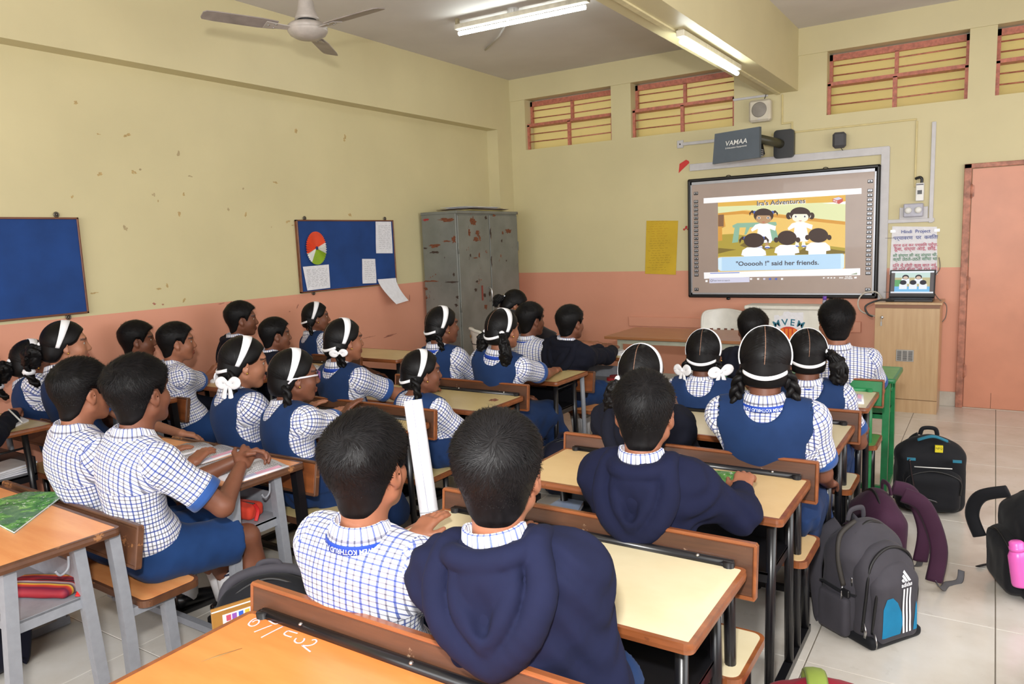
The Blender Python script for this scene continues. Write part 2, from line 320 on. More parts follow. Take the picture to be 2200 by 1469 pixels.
def desk(key, label, xr, yf, wd=1.05, dp=0.46, h=0.72, rz=0.0, top=CREAM, edge=EDGE, frame=BLACKM, back=True, backm=None, bench=True, bframe=None, style='tube', backlow=False, cat='desk', seat=None, shelf=True, lip=0.0):
    """local frame: origin on the floor below the right front corner of the desk top, -x to the left, +y towards the board"""
    t = thing('school_desk', label, cat, (xr, yf, 0), rz); bframe = bframe or frame; r = 0.0165 if style == 'tube' else 0.019; sq = style != 'tube'
    mb = MB(); rounded_slab(mb, -wd + 0.012, -0.012, -dp + 0.012, -0.012, h - 0.024, h, 0.012); mb.build('desktop', top, t)
    mb = MB(); e = 0.013
    loop = []
    for cx, cy, a0 in ((-0.02, -0.02, 0), (-wd + 0.02, -0.02, 90), (-wd + 0.02, -dp + 0.02, 180), (-0.02, -dp + 0.02, 270)):
        for k in range(5): a = math.radians(a0 + 22.5 * k); loop.append((cx + 0.02 * math.cos(a), cy + 0.02 * math.sin(a)))
    n = len(loop); inn = [(max(-wd + 0.013, min(-0.013, x)), max(-dp + 0.013, min(-0.013, y))) for x, y in loop]
    vs = []; fs = []
    prof = ((0, 0.0008), (1, 0.0008), (1.0, -0.004), (1.15, -0.014), (1.0, -0.026), (0, -0.026))
    for (x, y), (ix, iy) in zip(loop, inn):
        for a, z in prof: vs.append((ix + (x - ix) * a, iy + (y - iy) * a, h + z))
    q = len(prof)
    for i in range(n):
        for k in range(q): fs.append((i * q + k, ((i + 1) % n) * q + k, ((i + 1) % n) * q + (k + 1) % q, i * q + (k + 1) % q))
    mb.add(vs, fs, 0, False); mb.build('edge_band', edge, t)
    xl = -wd + 0.06; xr_ = -0.05
    legs = [(-dp + 0.07, -dp + 0.05), (-0.14, -0.11)] if style == 'tube' else [(-dp + 0.06, -dp + 0.02), (-0.13, -0.09)]
    for x in (xr_, xl):
        for ya, yb in legs: MB().tube([(x, ya, h - 0.026), (x, yb, 0.03)], r, 10, sq=sq).build('leg', frame, t)
        # slanting post that carries the backrest
        if back:
            zt = h + (0.015 if not backlow else -0.012)
            MB().tube([(x, -0.012, zt), (x, 0.002 if not backlow else 0.004, 0.46), (x, 0.012 if not backlow else 0.010, 0.30), (x, 0.012 if not backlow else 0.012, 0.03)], r, 10, sq=sq).build('backrest_post', bframe, t)
        MB().tube([(x, -dp + 0.02, 0.022), (x, (0.21 if bench else -0.02), 0.022)], r * 0.95, 10, sq=True).build('floor_rail', frame, t)
    MB().tube([(xl, -dp + 0.05, 0.03), (xr_, -dp + 0.05, 0.03)], r * 0.8, 8, sq=True).build('cross_rail', frame, t)
    if shelf:
        mb = MB(); mb.box((xl, -dp + 0.05, 0.50), (xr_, -0.10, 0.508)); mb.box((xl, -0.108, 0.50), (xr_, -0.10, 0.60)); mb.box((xl, -dp + 0.05, 0.472), (xr_, -dp + 0.06, 0.51)); mb.box((xr_ - 0.006, -dp + 0.05, 0.468), (xr_, -0.10, 0.51)); mb.box((xl, -dp + 0.05, 0.468), (xl + 0.006, -0.10, 0.51))
        mb.build('book_shelf', frame, t)
        if style == 'tube':
            for x in (xr_, xl): MB().tube([(x + 0.004, -dp + 0.06, 0.655), (x + 0.004, -0.13, 0.66)], 0.006, 6).build('side_brace', frame, t)
        else:
            MB().tube(bez([(xr_ + 0.003, -0.16, 0.665), (xr_ + 0.003, -0.165, 0.625), (xr_ + 0.003, -0.19, 0.61), (xr_ + 0.003, -0.205, 0.63)], 5), 0.0045, 6).build('hook', frame, t)
    if back:
        bm_ = backm or BACKW; mb = MB()
        if backlow: za, zb, y0 = h - 0.16, h - 0.012, 0.035
        else: za, zb, y0 = h - 0.09, h + 0.066, 0.006
        Mx = Matrix.Rotation(-0.10 if not backlow else -0.17, 4, 'X'); Mx.translation = (0, y0, (za + zb) / 2); hh = (zb - za) / 2
        bo = MB().box((-wd - 0.005, 0.0, -hh + 0.006), (0.014, 0.022, hh - 0.006), M=Mx, bev=0.004).build('backrest', bm_, t)
        mb = MB(); mb.box((-wd - 0.012, -0.002, hh - 0.008), (0.02, 0.024, hh + 0.004), M=Mx, bev=0.004); mb.box((0.012, -0.002, -hh), (0.022, 0.024, hh), M=Mx, bev=0.003); mb.box((-wd - 0.014, -0.002, -hh), (-wd - 0.004, 0.024, hh), M=Mx, bev=0.003); mb.box((-wd - 0.012, -0.002, -hh - 0.004), (0.02, 0.024, -hh + 0.008), M=Mx, bev=0.003)
        mb.build('edge_band', edge if not backlow else WORN, bo)
        if style == 'tube' and not backlow:
            MB().tube([(xl - 0.01, -0.002, h + 0.003), (xr_ + 0.01, -0.002, h + 0.003)], 0.0155, 10).build('cross_tube', bframe, t)
            for k in range(3): MB().ell((xl + 0.14 + k * (wd - 0.34) / 2, -0.010, h + 0.016), (0.006, 0.006, 0.005), nu=8, nv=5).build('bolt', STEEL, t)
    if bench:
        mb = MB(); ys_ = 0.045 + 0.075 if backlow else 0.0; rounded_slab(mb, -wd - 0.0 + 0.012, 0.0 - 0.012, -0.062 + ys_, 0.208 + ys_ * 0.5, 0.397, 0.42, 0.03); se = mb.build('bench_seat', seat or top, t)
        mb = MB(); rounded_slab(mb, -wd, 0.0, -0.075 + ys_, 0.22 + ys_ * 0.5, 0.393, 0.4185, 0.036); mb.build('edge_band', edge, se)
        for x in (xr_, xl):
            MB().tube([(x, 0.16, 0.40), (x, 0.175, 0.03)], r, 10, sq=sq).build('bench_leg', frame, t)
            MB().tube([(x, 0.0, 0.384), (x, 0.19, 0.384)], r * 0.8, 8, sq=True).build('bench_bracket', frame, t)
    DESKS[key] = (xr, yf, h, rz); return t
AX = 4.395
desk('A0', 'bright orange-topped desk with chalked digits, nearest to the camera', 4.385, -6.625, 1.05, 0.50, top=ORNG2, seat=CREAM)
desk('A1', 'large pale cream desk behind the boy in the hooded sweatshirt nearest the camera', AX, -5.79, 1.07)
desk('A2', 'tan desk with green textbook under a hooded boy\'s hand', AX, -4.925, 1.05, top=TAN)
desk('A3', 'cream desk behind the two girls with collared lanyards, beside black bag', 4.415, -4.01, 1.05)
desk('A4', 'cream desk with green steel frame and open textbook page', 4.42, -3.165, 1.05, frame=BLACKM, bframe=GREENM, backm=GREENM, edge=EDGE, seat=GREENT)
desk('A5', 'green painted desk in front of the wooden cabinet', 4.465, -2.36, 1.0, 0.46, top=GREENT, edge=GREENM, frame=GREENM, back=False, bench=False, style='square', h=0.735)
desk('B0', 'worn orange desk with grey frame and striped pouch on its shelf', 2.42, -6.45, 1.05, 0.40, rz=-0.03, top=ORNG, edge=WORN, frame=GREYM, style='square', backlow=True, backm=WORN)
desk('B1', 'grey-framed desk with open textbooks before the boy with clasped hands', 2.41, -5.61, 1.05, 0.40, top=ORNG, edge=WORN, frame=GREYM, bframe=BLACKM, style='square', backlow=True, backm=EDGE, seat=CREAM2)
desk('B2', 'cream desk before the girl with spectacles', 2.47, -4.80, 1.05, top=CREAM2)
desk('B3', 'empty yellowish desk in middle column behind the girl with loose ponytails', 2.575, -4.03, 1.03, top=CREAM2)
desk('B4', 'yellow desk with a grey post where ponytail girl rests her arm', 2.55, -3.12, 1.03, top=CREAM2, bframe=GREYM, backlow=True, backm=EDGE, seat=ORNG)
desk('B5', 'grey-framed desk holding red sandals, in front of hooded boy near the cupboard', 2.66, -2.12, 1.0, 0.40, top=CREAM2, frame=GREYM, style='square', back=False, bench=False)
desk('C0', 'cream desk by the left wall with a hand holding a pen', 0.66, -5.80, 0.62, 0.44, h=0.765, top=CREAM2, backlow=True, backm=WORN, bframe=GREYM)
desk('C1', 'desk by left wall with grey shelf behind boy in checked shirt', 0.70, -5.09, 0.66, 0.42, h=0.77, top=TAN, frame=GREYM, bframe=BLACKM, style='square', backlow=True, backm=EDGE)
desk('C2', 'desk by left wall carrying open notebook before checked-shirt boy', 0.70, -4.34, 0.66, 0.44, h=0.77, top=TAN)
desk('C3', 'wooden-backed desk by left wall behind girl under the pinboard', 0.86, -3.68, 0.82, 0.42, h=0.75, top=TAN)
desk('C4', 'empty yellow-topped desk nearest to the steel cupboard', 0.99, -2.92, 0.94, 0.46, h=0.755, top=CREAM2, back=False, bench=False)
# ------------------------------------------------------------------ signed-distance modelling: smooth unions meshed with surface nets
f32 = np.float32
class Prim:
    def __init__(s, fn, lo, hi): s.fn = fn; s.lo = np.array(lo, float); s.hi = np.array(hi, float)
def cone(a, b, ra, rb, capb=False, capa=False):
    a = np.array(a, float); b = np.array(b, float); ab = b - a; L2 = max(float(ab @ ab), 1e-9); L = math.sqrt(L2)
    def fn(X, Y, Z):
        px, py, pz = X - a[0], Y - a[1], Z - a[2]; t0 = (px * ab[0] + py * ab[1] + pz * ab[2]) / L2; t = np.clip(t0, 0, 1)
        d = np.sqrt((px - t * ab[0]) ** 2 + (py - t * ab[1]) ** 2 + (pz - t * ab[2]) ** 2) - (ra + (rb - ra) * t)
        if capb: d = np.maximum(d, (t0 - 1) * L)
        if capa: d = np.maximum(d, -t0 * L)
        return d
    r = max(ra, rb); return Prim(fn, np.minimum(a, b) - r, np.maximum(a, b) + r)
def elli(c, r, R=None):
    """ellipsoid; R columns are its local axes"""
    c = np.array(c, float); r = np.array(r, float); R = np.eye(3) if R is None else np.array(R, float)
    def fn(X, Y, Z):
        px, py, pz = X - c[0], Y - c[1], Z - c[2]; k0 = 0; k1 = 0
        for i in range(3):
            q = px * R[0, i] + py * R[1, i] + pz * R[2, i]; k0 = k0 + (q / r[i]) ** 2; k1 = k1 + (q / r[i] ** 2) ** 2
        k0 = np.sqrt(k0); return k0 * (k0 - 1) / np.maximum(np.sqrt(k1), 1e-6)
    e = np.sqrt(((R * r) ** 2).sum(1)); return Prim(fn, c - e, c + e)
def rbox(c, hs, rr, R=None):
    c = np.array(c, float); R = np.eye(3) if R is None else np.array(R, float)
    def fn(X, Y, Z):
        px, py, pz = X - c[0], Y - c[1], Z - c[2]; q = [np.abs(px * R[0, i] + py * R[1, i] + pz * R[2, i]) - (hs[i] - rr) for i in range(3)]
        return np.sqrt(np.maximum(q[0], 0) ** 2 + np.maximum(q[1], 0) ** 2 + np.maximum(q[2], 0) ** 2) + np.minimum(np.maximum(np.maximum(q[0], q[1]), q[2]), 0) - rr
    e = (np.abs(R) * np.array(hs)).sum(1); return Prim(fn, c - e, c + e)
class Field:
    def __init__(s, lo, hi, h):
        s.h = h; s.lo = np.array(lo, float); s.n = np.ceil((np.array(hi, float) - s.lo) / h).astype(int) + 2
        s.F = np.full(s.n, 9.0, f32); s.ax = [(s.lo[i] + h * np.arange(s.n[i])).astype(f32) for i in range(3)]
    def sl(s, lo, hi, m):
        a = np.clip(np.floor((lo - m - s.lo) / s.h).astype(int), 0, s.n); b = np.clip(np.ceil((hi + m - s.lo) / s.h).astype(int) + 1, 0, s.n)
        S = tuple(slice(a[i], b[i]) for i in range(3)); return S, s.ax[0][S[0]][:, None, None], s.ax[1][S[1]][None, :, None], s.ax[2][S[2]][None, None, :]
    def add(s, p, k=0.02, off=0.0):
        S, X, Y, Z = s.sl(p.lo - off, p.hi + off, k + 3 * s.h); a = s.F[S]
        if a.size == 0: return s
        d = p.fn(X, Y, Z) - off
        if k > 0: h = np.clip(0.5 + 0.5 * (a - d) / k, 0, 1); s.F[S] = a * (1 - h) + d * h - k * h * (1 - h)
        else: s.F[S] = np.minimum(a, d)
        return s
    def sub(s, p, k=0.01, off=0.0):
        S, X, Y, Z = s.sl(p.lo - off, p.hi + off, k + 3 * s.h); a = s.F[S]
        if a.size == 0: return s
        d = -(p.fn(X, Y, Z) - off); h = np.clip(0.5 - 0.5 * (a - d) / k, 0, 1); s.F[S] = a * (1 - h) + d * h + k * h * (1 - h); return s
    def grid(s): return s.ax[0][:, None, None], s.ax[1][None, :, None], s.ax[2][None, None, :]
    def cut(s, p, n):
        """keep the side where (x - p).n < 0"""
        X, Y, Z = s.grid(); s.F = np.maximum(s.F, ((X - p[0]) * n[0] + (Y - p[1]) * n[1] + (Z - p[2]) * n[2]).astype(f32)); return s
    def band(s, fn):
        """displace near the surface"""
        m = np.abs(s.F) < 0.06; I = np.nonzero(m); s.F[m] += fn(s.ax[0][I[0]], s.ax[1][I[1]], s.ax[2][I[2]]).astype(f32); return s
    def mesh(s):
        F = s.F; n = s.n; ins = F < 0; c = [n[i] - 1 for i in range(3)]
        cs = np.zeros(c, np.int8)
        for i in (0, 1):
            for j in (0, 1):
                for k in (0, 1): cs += ins[i:i + c[0], j:j + c[1], k:k + c[2]]
        act = (cs > 0) & (cs < 8); I = np.array(np.nonzero(act)).T
        vid = np.full(c, -1, np.int32); vid[act] = np.arange(len(I)); acc = np.zeros((len(I), 3)); cnt = np.zeros(len(I))
        cor = [(i, j, k) for i in (0, 1) for j in (0, 1) for k in (0, 1)]
        V = {q: F[I[:, 0] + q[0], I[:, 1] + q[1], I[:, 2] + q[2]] for q in cor}
        for q in cor:
            for a in range(3):
                if q[a] == 0:
                    q2 = list(q); q2[a] = 1; q2 = tuple(q2); x = (V[q] < 0) != (V[q2] < 0); t = V[q][x] / (V[q][x] - V[q2][x])
                    p = np.tile(np.array(q, float), (x.sum(), 1)); p[:, a] += t; acc[x] += p; cnt[x] += 1
        verts = s.lo + s.h * (I + acc / cnt[:, None]); faces = []
        for a in range(3):
            b, d = (a + 1) % 3, (a + 2) % 3
            A = [slice(None)] * 3; B = [slice(None)] * 3; A[a] = slice(0, n[a] - 1); B[a] = slice(1, n[a])
            sg = ins[tuple(A)] != ins[tuple(B)]; E = np.array(np.nonzero(sg)).T
            ok = (E[:, b] > 0) & (E[:, d] > 0) & (E[:, b] < n[b] - 1) & (E[:, d] < n[d] - 1); E = E[ok]
            q = []
            for ob, od in ((0, 0), (-1, 0), (-1, -1), (0, -1)):
                G = E.copy(); G[:, b] += ob; G[:, d] += od; q.append(vid[G[:, 0], G[:, 1], G[:, 2]])
            Q = np.stack(q, 1); fl = ins[E[:, 0], E[:, 1], E[:, 2]]; Q[~fl] = Q[~fl][:, ::-1]; faces.append(Q)
        Fq = np.concatenate(faces) if faces else np.zeros((0, 4), int); return verts, Fq
def smooth_noise(seed, freq, oct=3):
    rs = np.random.RandomState(seed); T = []
    for o in range(oct):
        for k in range(3):
            d = rs.normal(size=3); d /= np.linalg.norm(d); T.append((d * freq * 1.8 ** o, rs.rand() * 6.28, 0.6 ** o, rs.normal(size=3) * freq * 0.5 * 1.8 ** o, rs.rand() * 6.28))
    tot = sum(t[2] for t in T)
    def fn(x, y, z): return sum(A * np.sin(d[0] * x + d[1] * y + d[2] * z + p + 1.6 * np.sin(e[0] * x + e[1] * y + e[2] * z + q)) for d, p, A, e, q in T) / tot
    return fn
def np_mesh(name, V, Q, mats, UV=None, tint=None, mi=None, T=None):
    """numpy vertices + quads (and triangles T) to a smooth mesh with optional loop UVs and a per-vertex tint"""
    me = bpy.data.meshes.new(name); nq = len(Q); nt = 0 if T is None else len(T)
    me.vertices.add(len(V)); me.vertices.foreach_set('co', np.ascontiguousarray(V, f32).ravel())
    li = np.ascontiguousarray(Q, np.int32).ravel()
    if nt: li = np.concatenate([li, np.ascontiguousarray(T, np.int32).ravel()])
    me.loops.add(len(li)); me.loops.foreach_set('vertex_index', li); me.polygons.add(nq + nt)
    me.polygons.foreach_set('loop_start', np.concatenate([np.arange(nq) * 4, nq * 4 + np.arange(nt) * 3]).astype(np.int32))
    me.polygons.foreach_set('use_smooth', np.ones(nq + nt, bool))
    for m in (mats if isinstance(mats, (list, tuple)) else [mats]): me.materials.append(m)
    if mi is not None: me.polygons.foreach_set('material_index', np.ascontiguousarray(mi, np.int32))
    if UV is not None:
        u = me.uv_layers.new(name='uv'); u.data.foreach_set('uv', np.ascontiguousarray(UV, f32).ravel())
    if tint is not None:
        a = me.attributes.new('tint', 'FLOAT', 'POINT'); a.data.foreach_set('value', np.ascontiguousarray(tint, f32))
    me.update(calc_edges=True); me.validate(); return me
def weld(parts):
    """concatenate (V, Q) blocks"""
    V = []; Q = []; o = 0
    for v, q in parts: V.append(v); Q.append(q + o); o += len(v)
    return np.concatenate(V), np.concatenate(Q)
# ------------------------------------------------------------------ materials of people
def skin_mat(name, rgb):
    t = NT(name); co = t.coord(); at_ = t.n('ShaderNodeAttribute', attribute_name='tint'); c = lin(rgb)
    f = t.noise(co, 18, 4); base = t.ramp(f, [(0.3, tuple(x * 0.9 for x in c[:3])), (0.7, tuple(min(1, x * 1.08) for x in c[:3]))])
    lip = t.math('MULTIPLY', t.math('MAXIMUM', (at_, 2), 0.0), 1.0); brow = t.math('MAXIMUM', t.math('MULTIPLY', (at_, 2), -1.0), 0.0)
    base = t.mixc(lip, base, lin((rgb[0] * 0.78, rgb[1] * 0.58, rgb[2] * 0.6))); base = t.mixc(brow, base, lin((28, 20, 18)))
    t.set('Base Color', base); t.set('Roughness', 0.48); t.b.inputs['Subsurface Weight'].default_value = 0.08; t.b.inputs['Subsurface Radius'].default_value = (0.012, 0.005, 0.003)
    t.b.inputs['Specular IOR Level'].default_value = 0.4; t.bump(t.noise(co, 160, 3), 0.08, 0.002); return t.m
SKINS = [skin_mat('brown_skin', (146, 94, 70)), skin_mat('deep_brown_skin', (116, 72, 53)), skin_mat('light_brown_skin', (170, 116, 90))]
def hair_mat(name, rgb=(20, 17, 17), shine=0.32, sc=(38, 3.2, 1)):
    t = NT(name); uv = t.n('ShaderNodeUVMap'); mp = t.n('ShaderNodeMapping'); mp.inputs['Scale'].default_value = sc; t.l(uv, 0, mp, 0)
    f = t.noise((mp, 0), 1.0, 5, 0.65); g = t.noise(t.coord(), 40, 3)
    t.set('Base Color', t.ramp(f, [(0.3, lin((rgb[0] * 0.6, rgb[1] * 0.6, rgb[2] * 0.6))), (0.75, lin((rgb[0] * 1.7, rgb[1] * 1.6, rgb[2] * 1.6)))]))
    t.set('Roughness', t.ramp(f, [(0.3, (shine, shine, shine)), (0.7, (shine + 0.25,) * 3)])); t.b.inputs['Specular IOR Level'].default_value = 0.2; t.bump((f[0], 0), 0.9, 0.012); return t.m
HAIR = hair_mat('black_hair', (10, 9, 10), 0.42); HAIRG = hair_mat('oiled_black_hair', (9, 8, 9), 0.36, (70, 2.4, 1))
EYEW = plain('eye_white', (176, 164, 154), 0.25, var=0); IRIS = plain('dark_iris', (24, 14, 10), 0.1, var=0)
WHITE_RIB = plain('white_ribbon', (238, 238, 242), 0.6, var=0.03, scale=40, bump=0.1, bscale=120)
SCALP = plain('scalp_parting', (140, 104, 84), 0.6, var=0.08, scale=50)
# ------------------------------------------------------------------ heads (local frame: x right, y face, z up, origin = skull centre)
HSK = (np.array([0, -0.012, 0.022]), np.array([0.077, 0.098, 0.097]))
def head_field(h, ears=True):
    f = Field((-0.115, -0.13, -0.17), (0.115, 0.135, 0.135), h)
    f.add(elli(*HSK), 0.0); f.add(elli((0, 0.030, -0.040), (0.060, 0.060, 0.068)), 0.03); f.add(elli((0, 0.062, -0.094), (0.022, 0.020, 0.018)), 0.025)
    for s in (-1, 1):
        f.add(elli((s * 0.036, 0.054, -0.030), (0.028, 0.026, 0.028)), 0.02); f.add(cone((s * 0.056, 0.0, -0.055), (s * 0.02, 0.055, -0.092), 0.020, 0.016), 0.025)
    f.add(cone((-0.036, 0.078, 0.030), (0.036, 0.078, 0.030), 0.012, 0.012), 0.02)
    f.add(cone((0, -0.028, -0.05), (0, -0.045, -0.20), 0.053, 0.056), 0.03)
    for s in (-1, 1): f.sub(elli((s * 0.032, 0.098, 0.007), (0.020, 0.016, 0.011)), 0.012)
    f.add(cone((0, 0.083, 0.018), (0, 0.1025, -0.026), 0.007, 0.0105), 0.012); f.add(elli((0, 0.099, -0.029), (0.013, 0.011, 0.010)), 0.008)
    for s in (-1, 1): f.add(elli((s * 0.012, 0.096, -0.031), (0.008, 0.010, 0.007)), 0.006)
    f.add(elli((0, 0.090, -0.060), (0.021, 0.009, 0.0065)), 0.006); f.add(elli((0, 0.088, -0.072), (0.018, 0.009, 0.0075)), 0.005)
    if ears:
        for s in (-1, 1):
            a = math.radians(24); R = np.array([[math.cos(a) * 1, s * -math.sin(a), 0], [s * math.sin(a), math.cos(a), 0], [0, 0, 1]])
            if s > 0: R = np.array([[math.cos(a), math.sin(a), 0], [-math.sin(a), math.cos(a), 0], [0, 0, 1]])
            else: R = np.array([[math.cos(a), -math.sin(a), 0], [math.sin(a), math.cos(a), 0], [0, 0, 1]])
            f.add(elli((s * 0.083, -0.010, -0.006), (0.0085, 0.020, 0.027), R), 0.008); f.add(elli((s * 0.079, -0.003, -0.030), (0.008, 0.010, 0.012), R), 0.008)
            f.sub(elli((s * 0.093, -0.004, -0.006), (0.0075, 0.010, 0.016), R), 0.006)
    f.cut((0, 0, -0.155), (0, 0, -1)); return f
def head_tint(V):
    x, y, z = V.T; t = np.zeros(len(V))
    t[(np.abs(x) < 0.024) & (y > 0.078) & (z > -0.082) & (z < -0.052)] = 0.75
    for s in (-1, 1):
        zb = 0.034 - 0.25 * np.abs(np.abs(x) - 0.028); t[(y > 0.06) & (np.abs(x) > 0.011) & (np.abs(x) < 0.053) & (np.abs(z - zb) < 0.0045)] = -0.85
    return t
HEADS = {}
for lod, h in (('hi', 0.0048), ('lo', 0.0066)):
    v, q = head_field(h).mesh(); HEADS[lod] = (v, q, head_tint(v))
def ell_hit(d, extra, c=HSK[0], r=HSK[1]):
    d = np.array(d, float); d /= np.linalg.norm(d); rr = r + extra; return c + d / math.sqrt(((d / rr) ** 2).sum())
def hair_uv(V, Q, fn):
    u, v = fn(V); uq = u[Q]; vq = v[Q]; rng = uq.max(1) - uq.min(1)
    w = rng > PI; uq[w] = np.where(uq[w] < 0, uq[w] + 2 * PI, uq[w]); return np.stack([uq.ravel() / (2 * PI), vq.ravel()], 1)
def boy_hair(h, seed=0, top=0.024, strands=0, nape=-0.088):
    f = Field((-0.125, -0.15, -0.13), (0.125, 0.13, 0.165), h); X, Y, Z = f.grid()
    e = elli(*HSK).fn(X, Y, Z); e2 = cone((0, -0.028, -0.05), (0, -0.045, -0.20), 0.053, 0.056).fn(X, Y, Z); k = 0.03; hh = np.clip(0.5 + 0.5 * (e - e2) / k, 0, 1); e = e * (1 - hh) + e2 * hh - k * hh * (1 - hh)
    ear = np.clip((0.05 - np.abs(X)) / 0.02, 0, 1)   # no dip away from the ears
    zl = np.interp(Y.ravel(), [-0.13, -0.075, -0.045, -0.030, -0.008, 0.018, 0.030, 0.042, 0.07, 0.1], [nape, nape, -0.070, -0.030, 0.024, 0.020, -0.016, 0.020, 0.062, 0.074]).reshape(Y.shape)
    zb = np.interp(Y.ravel(), [-0.13, -0.05, 0.03, 0.1], [nape, nape, 0.06, 0.072]).reshape(Y.shape)
    zl = zl * (1 - ear) + np.maximum(zl, np.minimum(zb, 9)) * ear * (Y > 0.03) + zl * ear * (Y <= 0.03)
    m = np.clip((Z - zl) / 0.016, -1, 1); up = np.clip((Z + 0.03) / 0.10, 0, 1)
    nz = smooth_noise(seed + 11, 60, 2)(X + 0 * Y + 0 * Z, Y + 0 * X + 0 * Z, Z + 0 * X + 0 * Y)
    th = np.where(m > 0, (0.0055 + (top - 0.0055) * up ** 1.3) * np.minimum(m * 1.4, 1), 0.008 * m) + nz * 0.0022 * up * (m > 0)
    f.F = (e - th - 0.001).astype(f32); V, Q = f.mesh()
    # crop the hidden inner sheet: keep what lies outside the skin
    out = elli(*HSK).fn(V[:, 0], V[:, 1], V[:, 2]) > -0.004; keep = out[Q].all(1) | (V[Q][:, :, 2].mean(1) < -0.03); Q = Q[keep]
    used, inv = np.unique(Q, return_inverse=True); V = V[used]; Q = inv.reshape(Q.shape)
    W = np.array([0.012, -0.082, 0.092])
    def fl(p): a = p - W; return np.arctan2(a[:, 0], a[:, 1] * 0.6 - a[:, 2] * 0.8), np.linalg.norm(a, axis=1) * 6
    UV = hair_uv(V, Q, fl); T = None
    if strands:
        rs = np.random.RandomState(seed); cen = V[Q].mean(1); nrm = np.cross(V[Q[:, 2]] - V[Q[:, 0]], V[Q[:, 3]] - V[Q[:, 1]]); nrm /= np.maximum(np.linalg.norm(nrm, axis=1, keepdims=True), 1e-9)
        zlc = np.interp(cen[:, 1], [-0.13, -0.05, 0.03, 0.1], [nape, -0.06, 0.01, 0.07]); ok = np.nonzero((cen[:, 2] > np.maximum(zlc + 0.004, -0.035)) & ((cen - HSK[0]) * nrm).sum(1).__gt__(0))[0]
        pick = rs.choice(ok, strands); P = cen[pick] + rs.normal(size=(strands, 3)) * h * 0.4; N = nrm[pick]; rad = P - W; rad -= N * (rad * N).sum(1, keepdims=True); rad /= np.maximum(np.linalg.norm(rad, axis=1, keepdims=True), 1e-6)
        jn = smooth_noise(seed + 77, 38, 2)(P[:, 0], P[:, 1], P[:, 2])[:, None] * 1.3 + rs.normal(size=(strands, 1)) * 0.22; rad = rad * np.cos(jn) + np.cross(N, rad) * np.sin(jn); upw = np.clip((P[:, 2] + 0.03) / 0.11, 0.12, 1)[:, None]; side = np.cross(rad, N); j = rs.normal(size=(strands, 1))
        tip = P + rad * 0.024 * upw * (0.7 + 0.5 * rs.rand(strands, 1)) + N * 0.0030 * upw * (0.1 + rs.rand(strands, 1)) + side * j * 0.004 * upw
        a = P - side * 0.0011 - N * 0.001; b = P + side * 0.0011 - N * 0.001; o = len(V); V = np.concatenate([V, np.stack([a, b, tip], 1).reshape(-1, 3)]); T = (o + np.arange(strands * 3)).reshape(-1, 3)
        u, v = fl(V); UV = np.concatenate([UV, np.stack([(u[T] / (2 * PI)).ravel(), v[T].ravel()], 1)])
    return np_mesh('hair', V, Q, HAIR, UV, T=T)
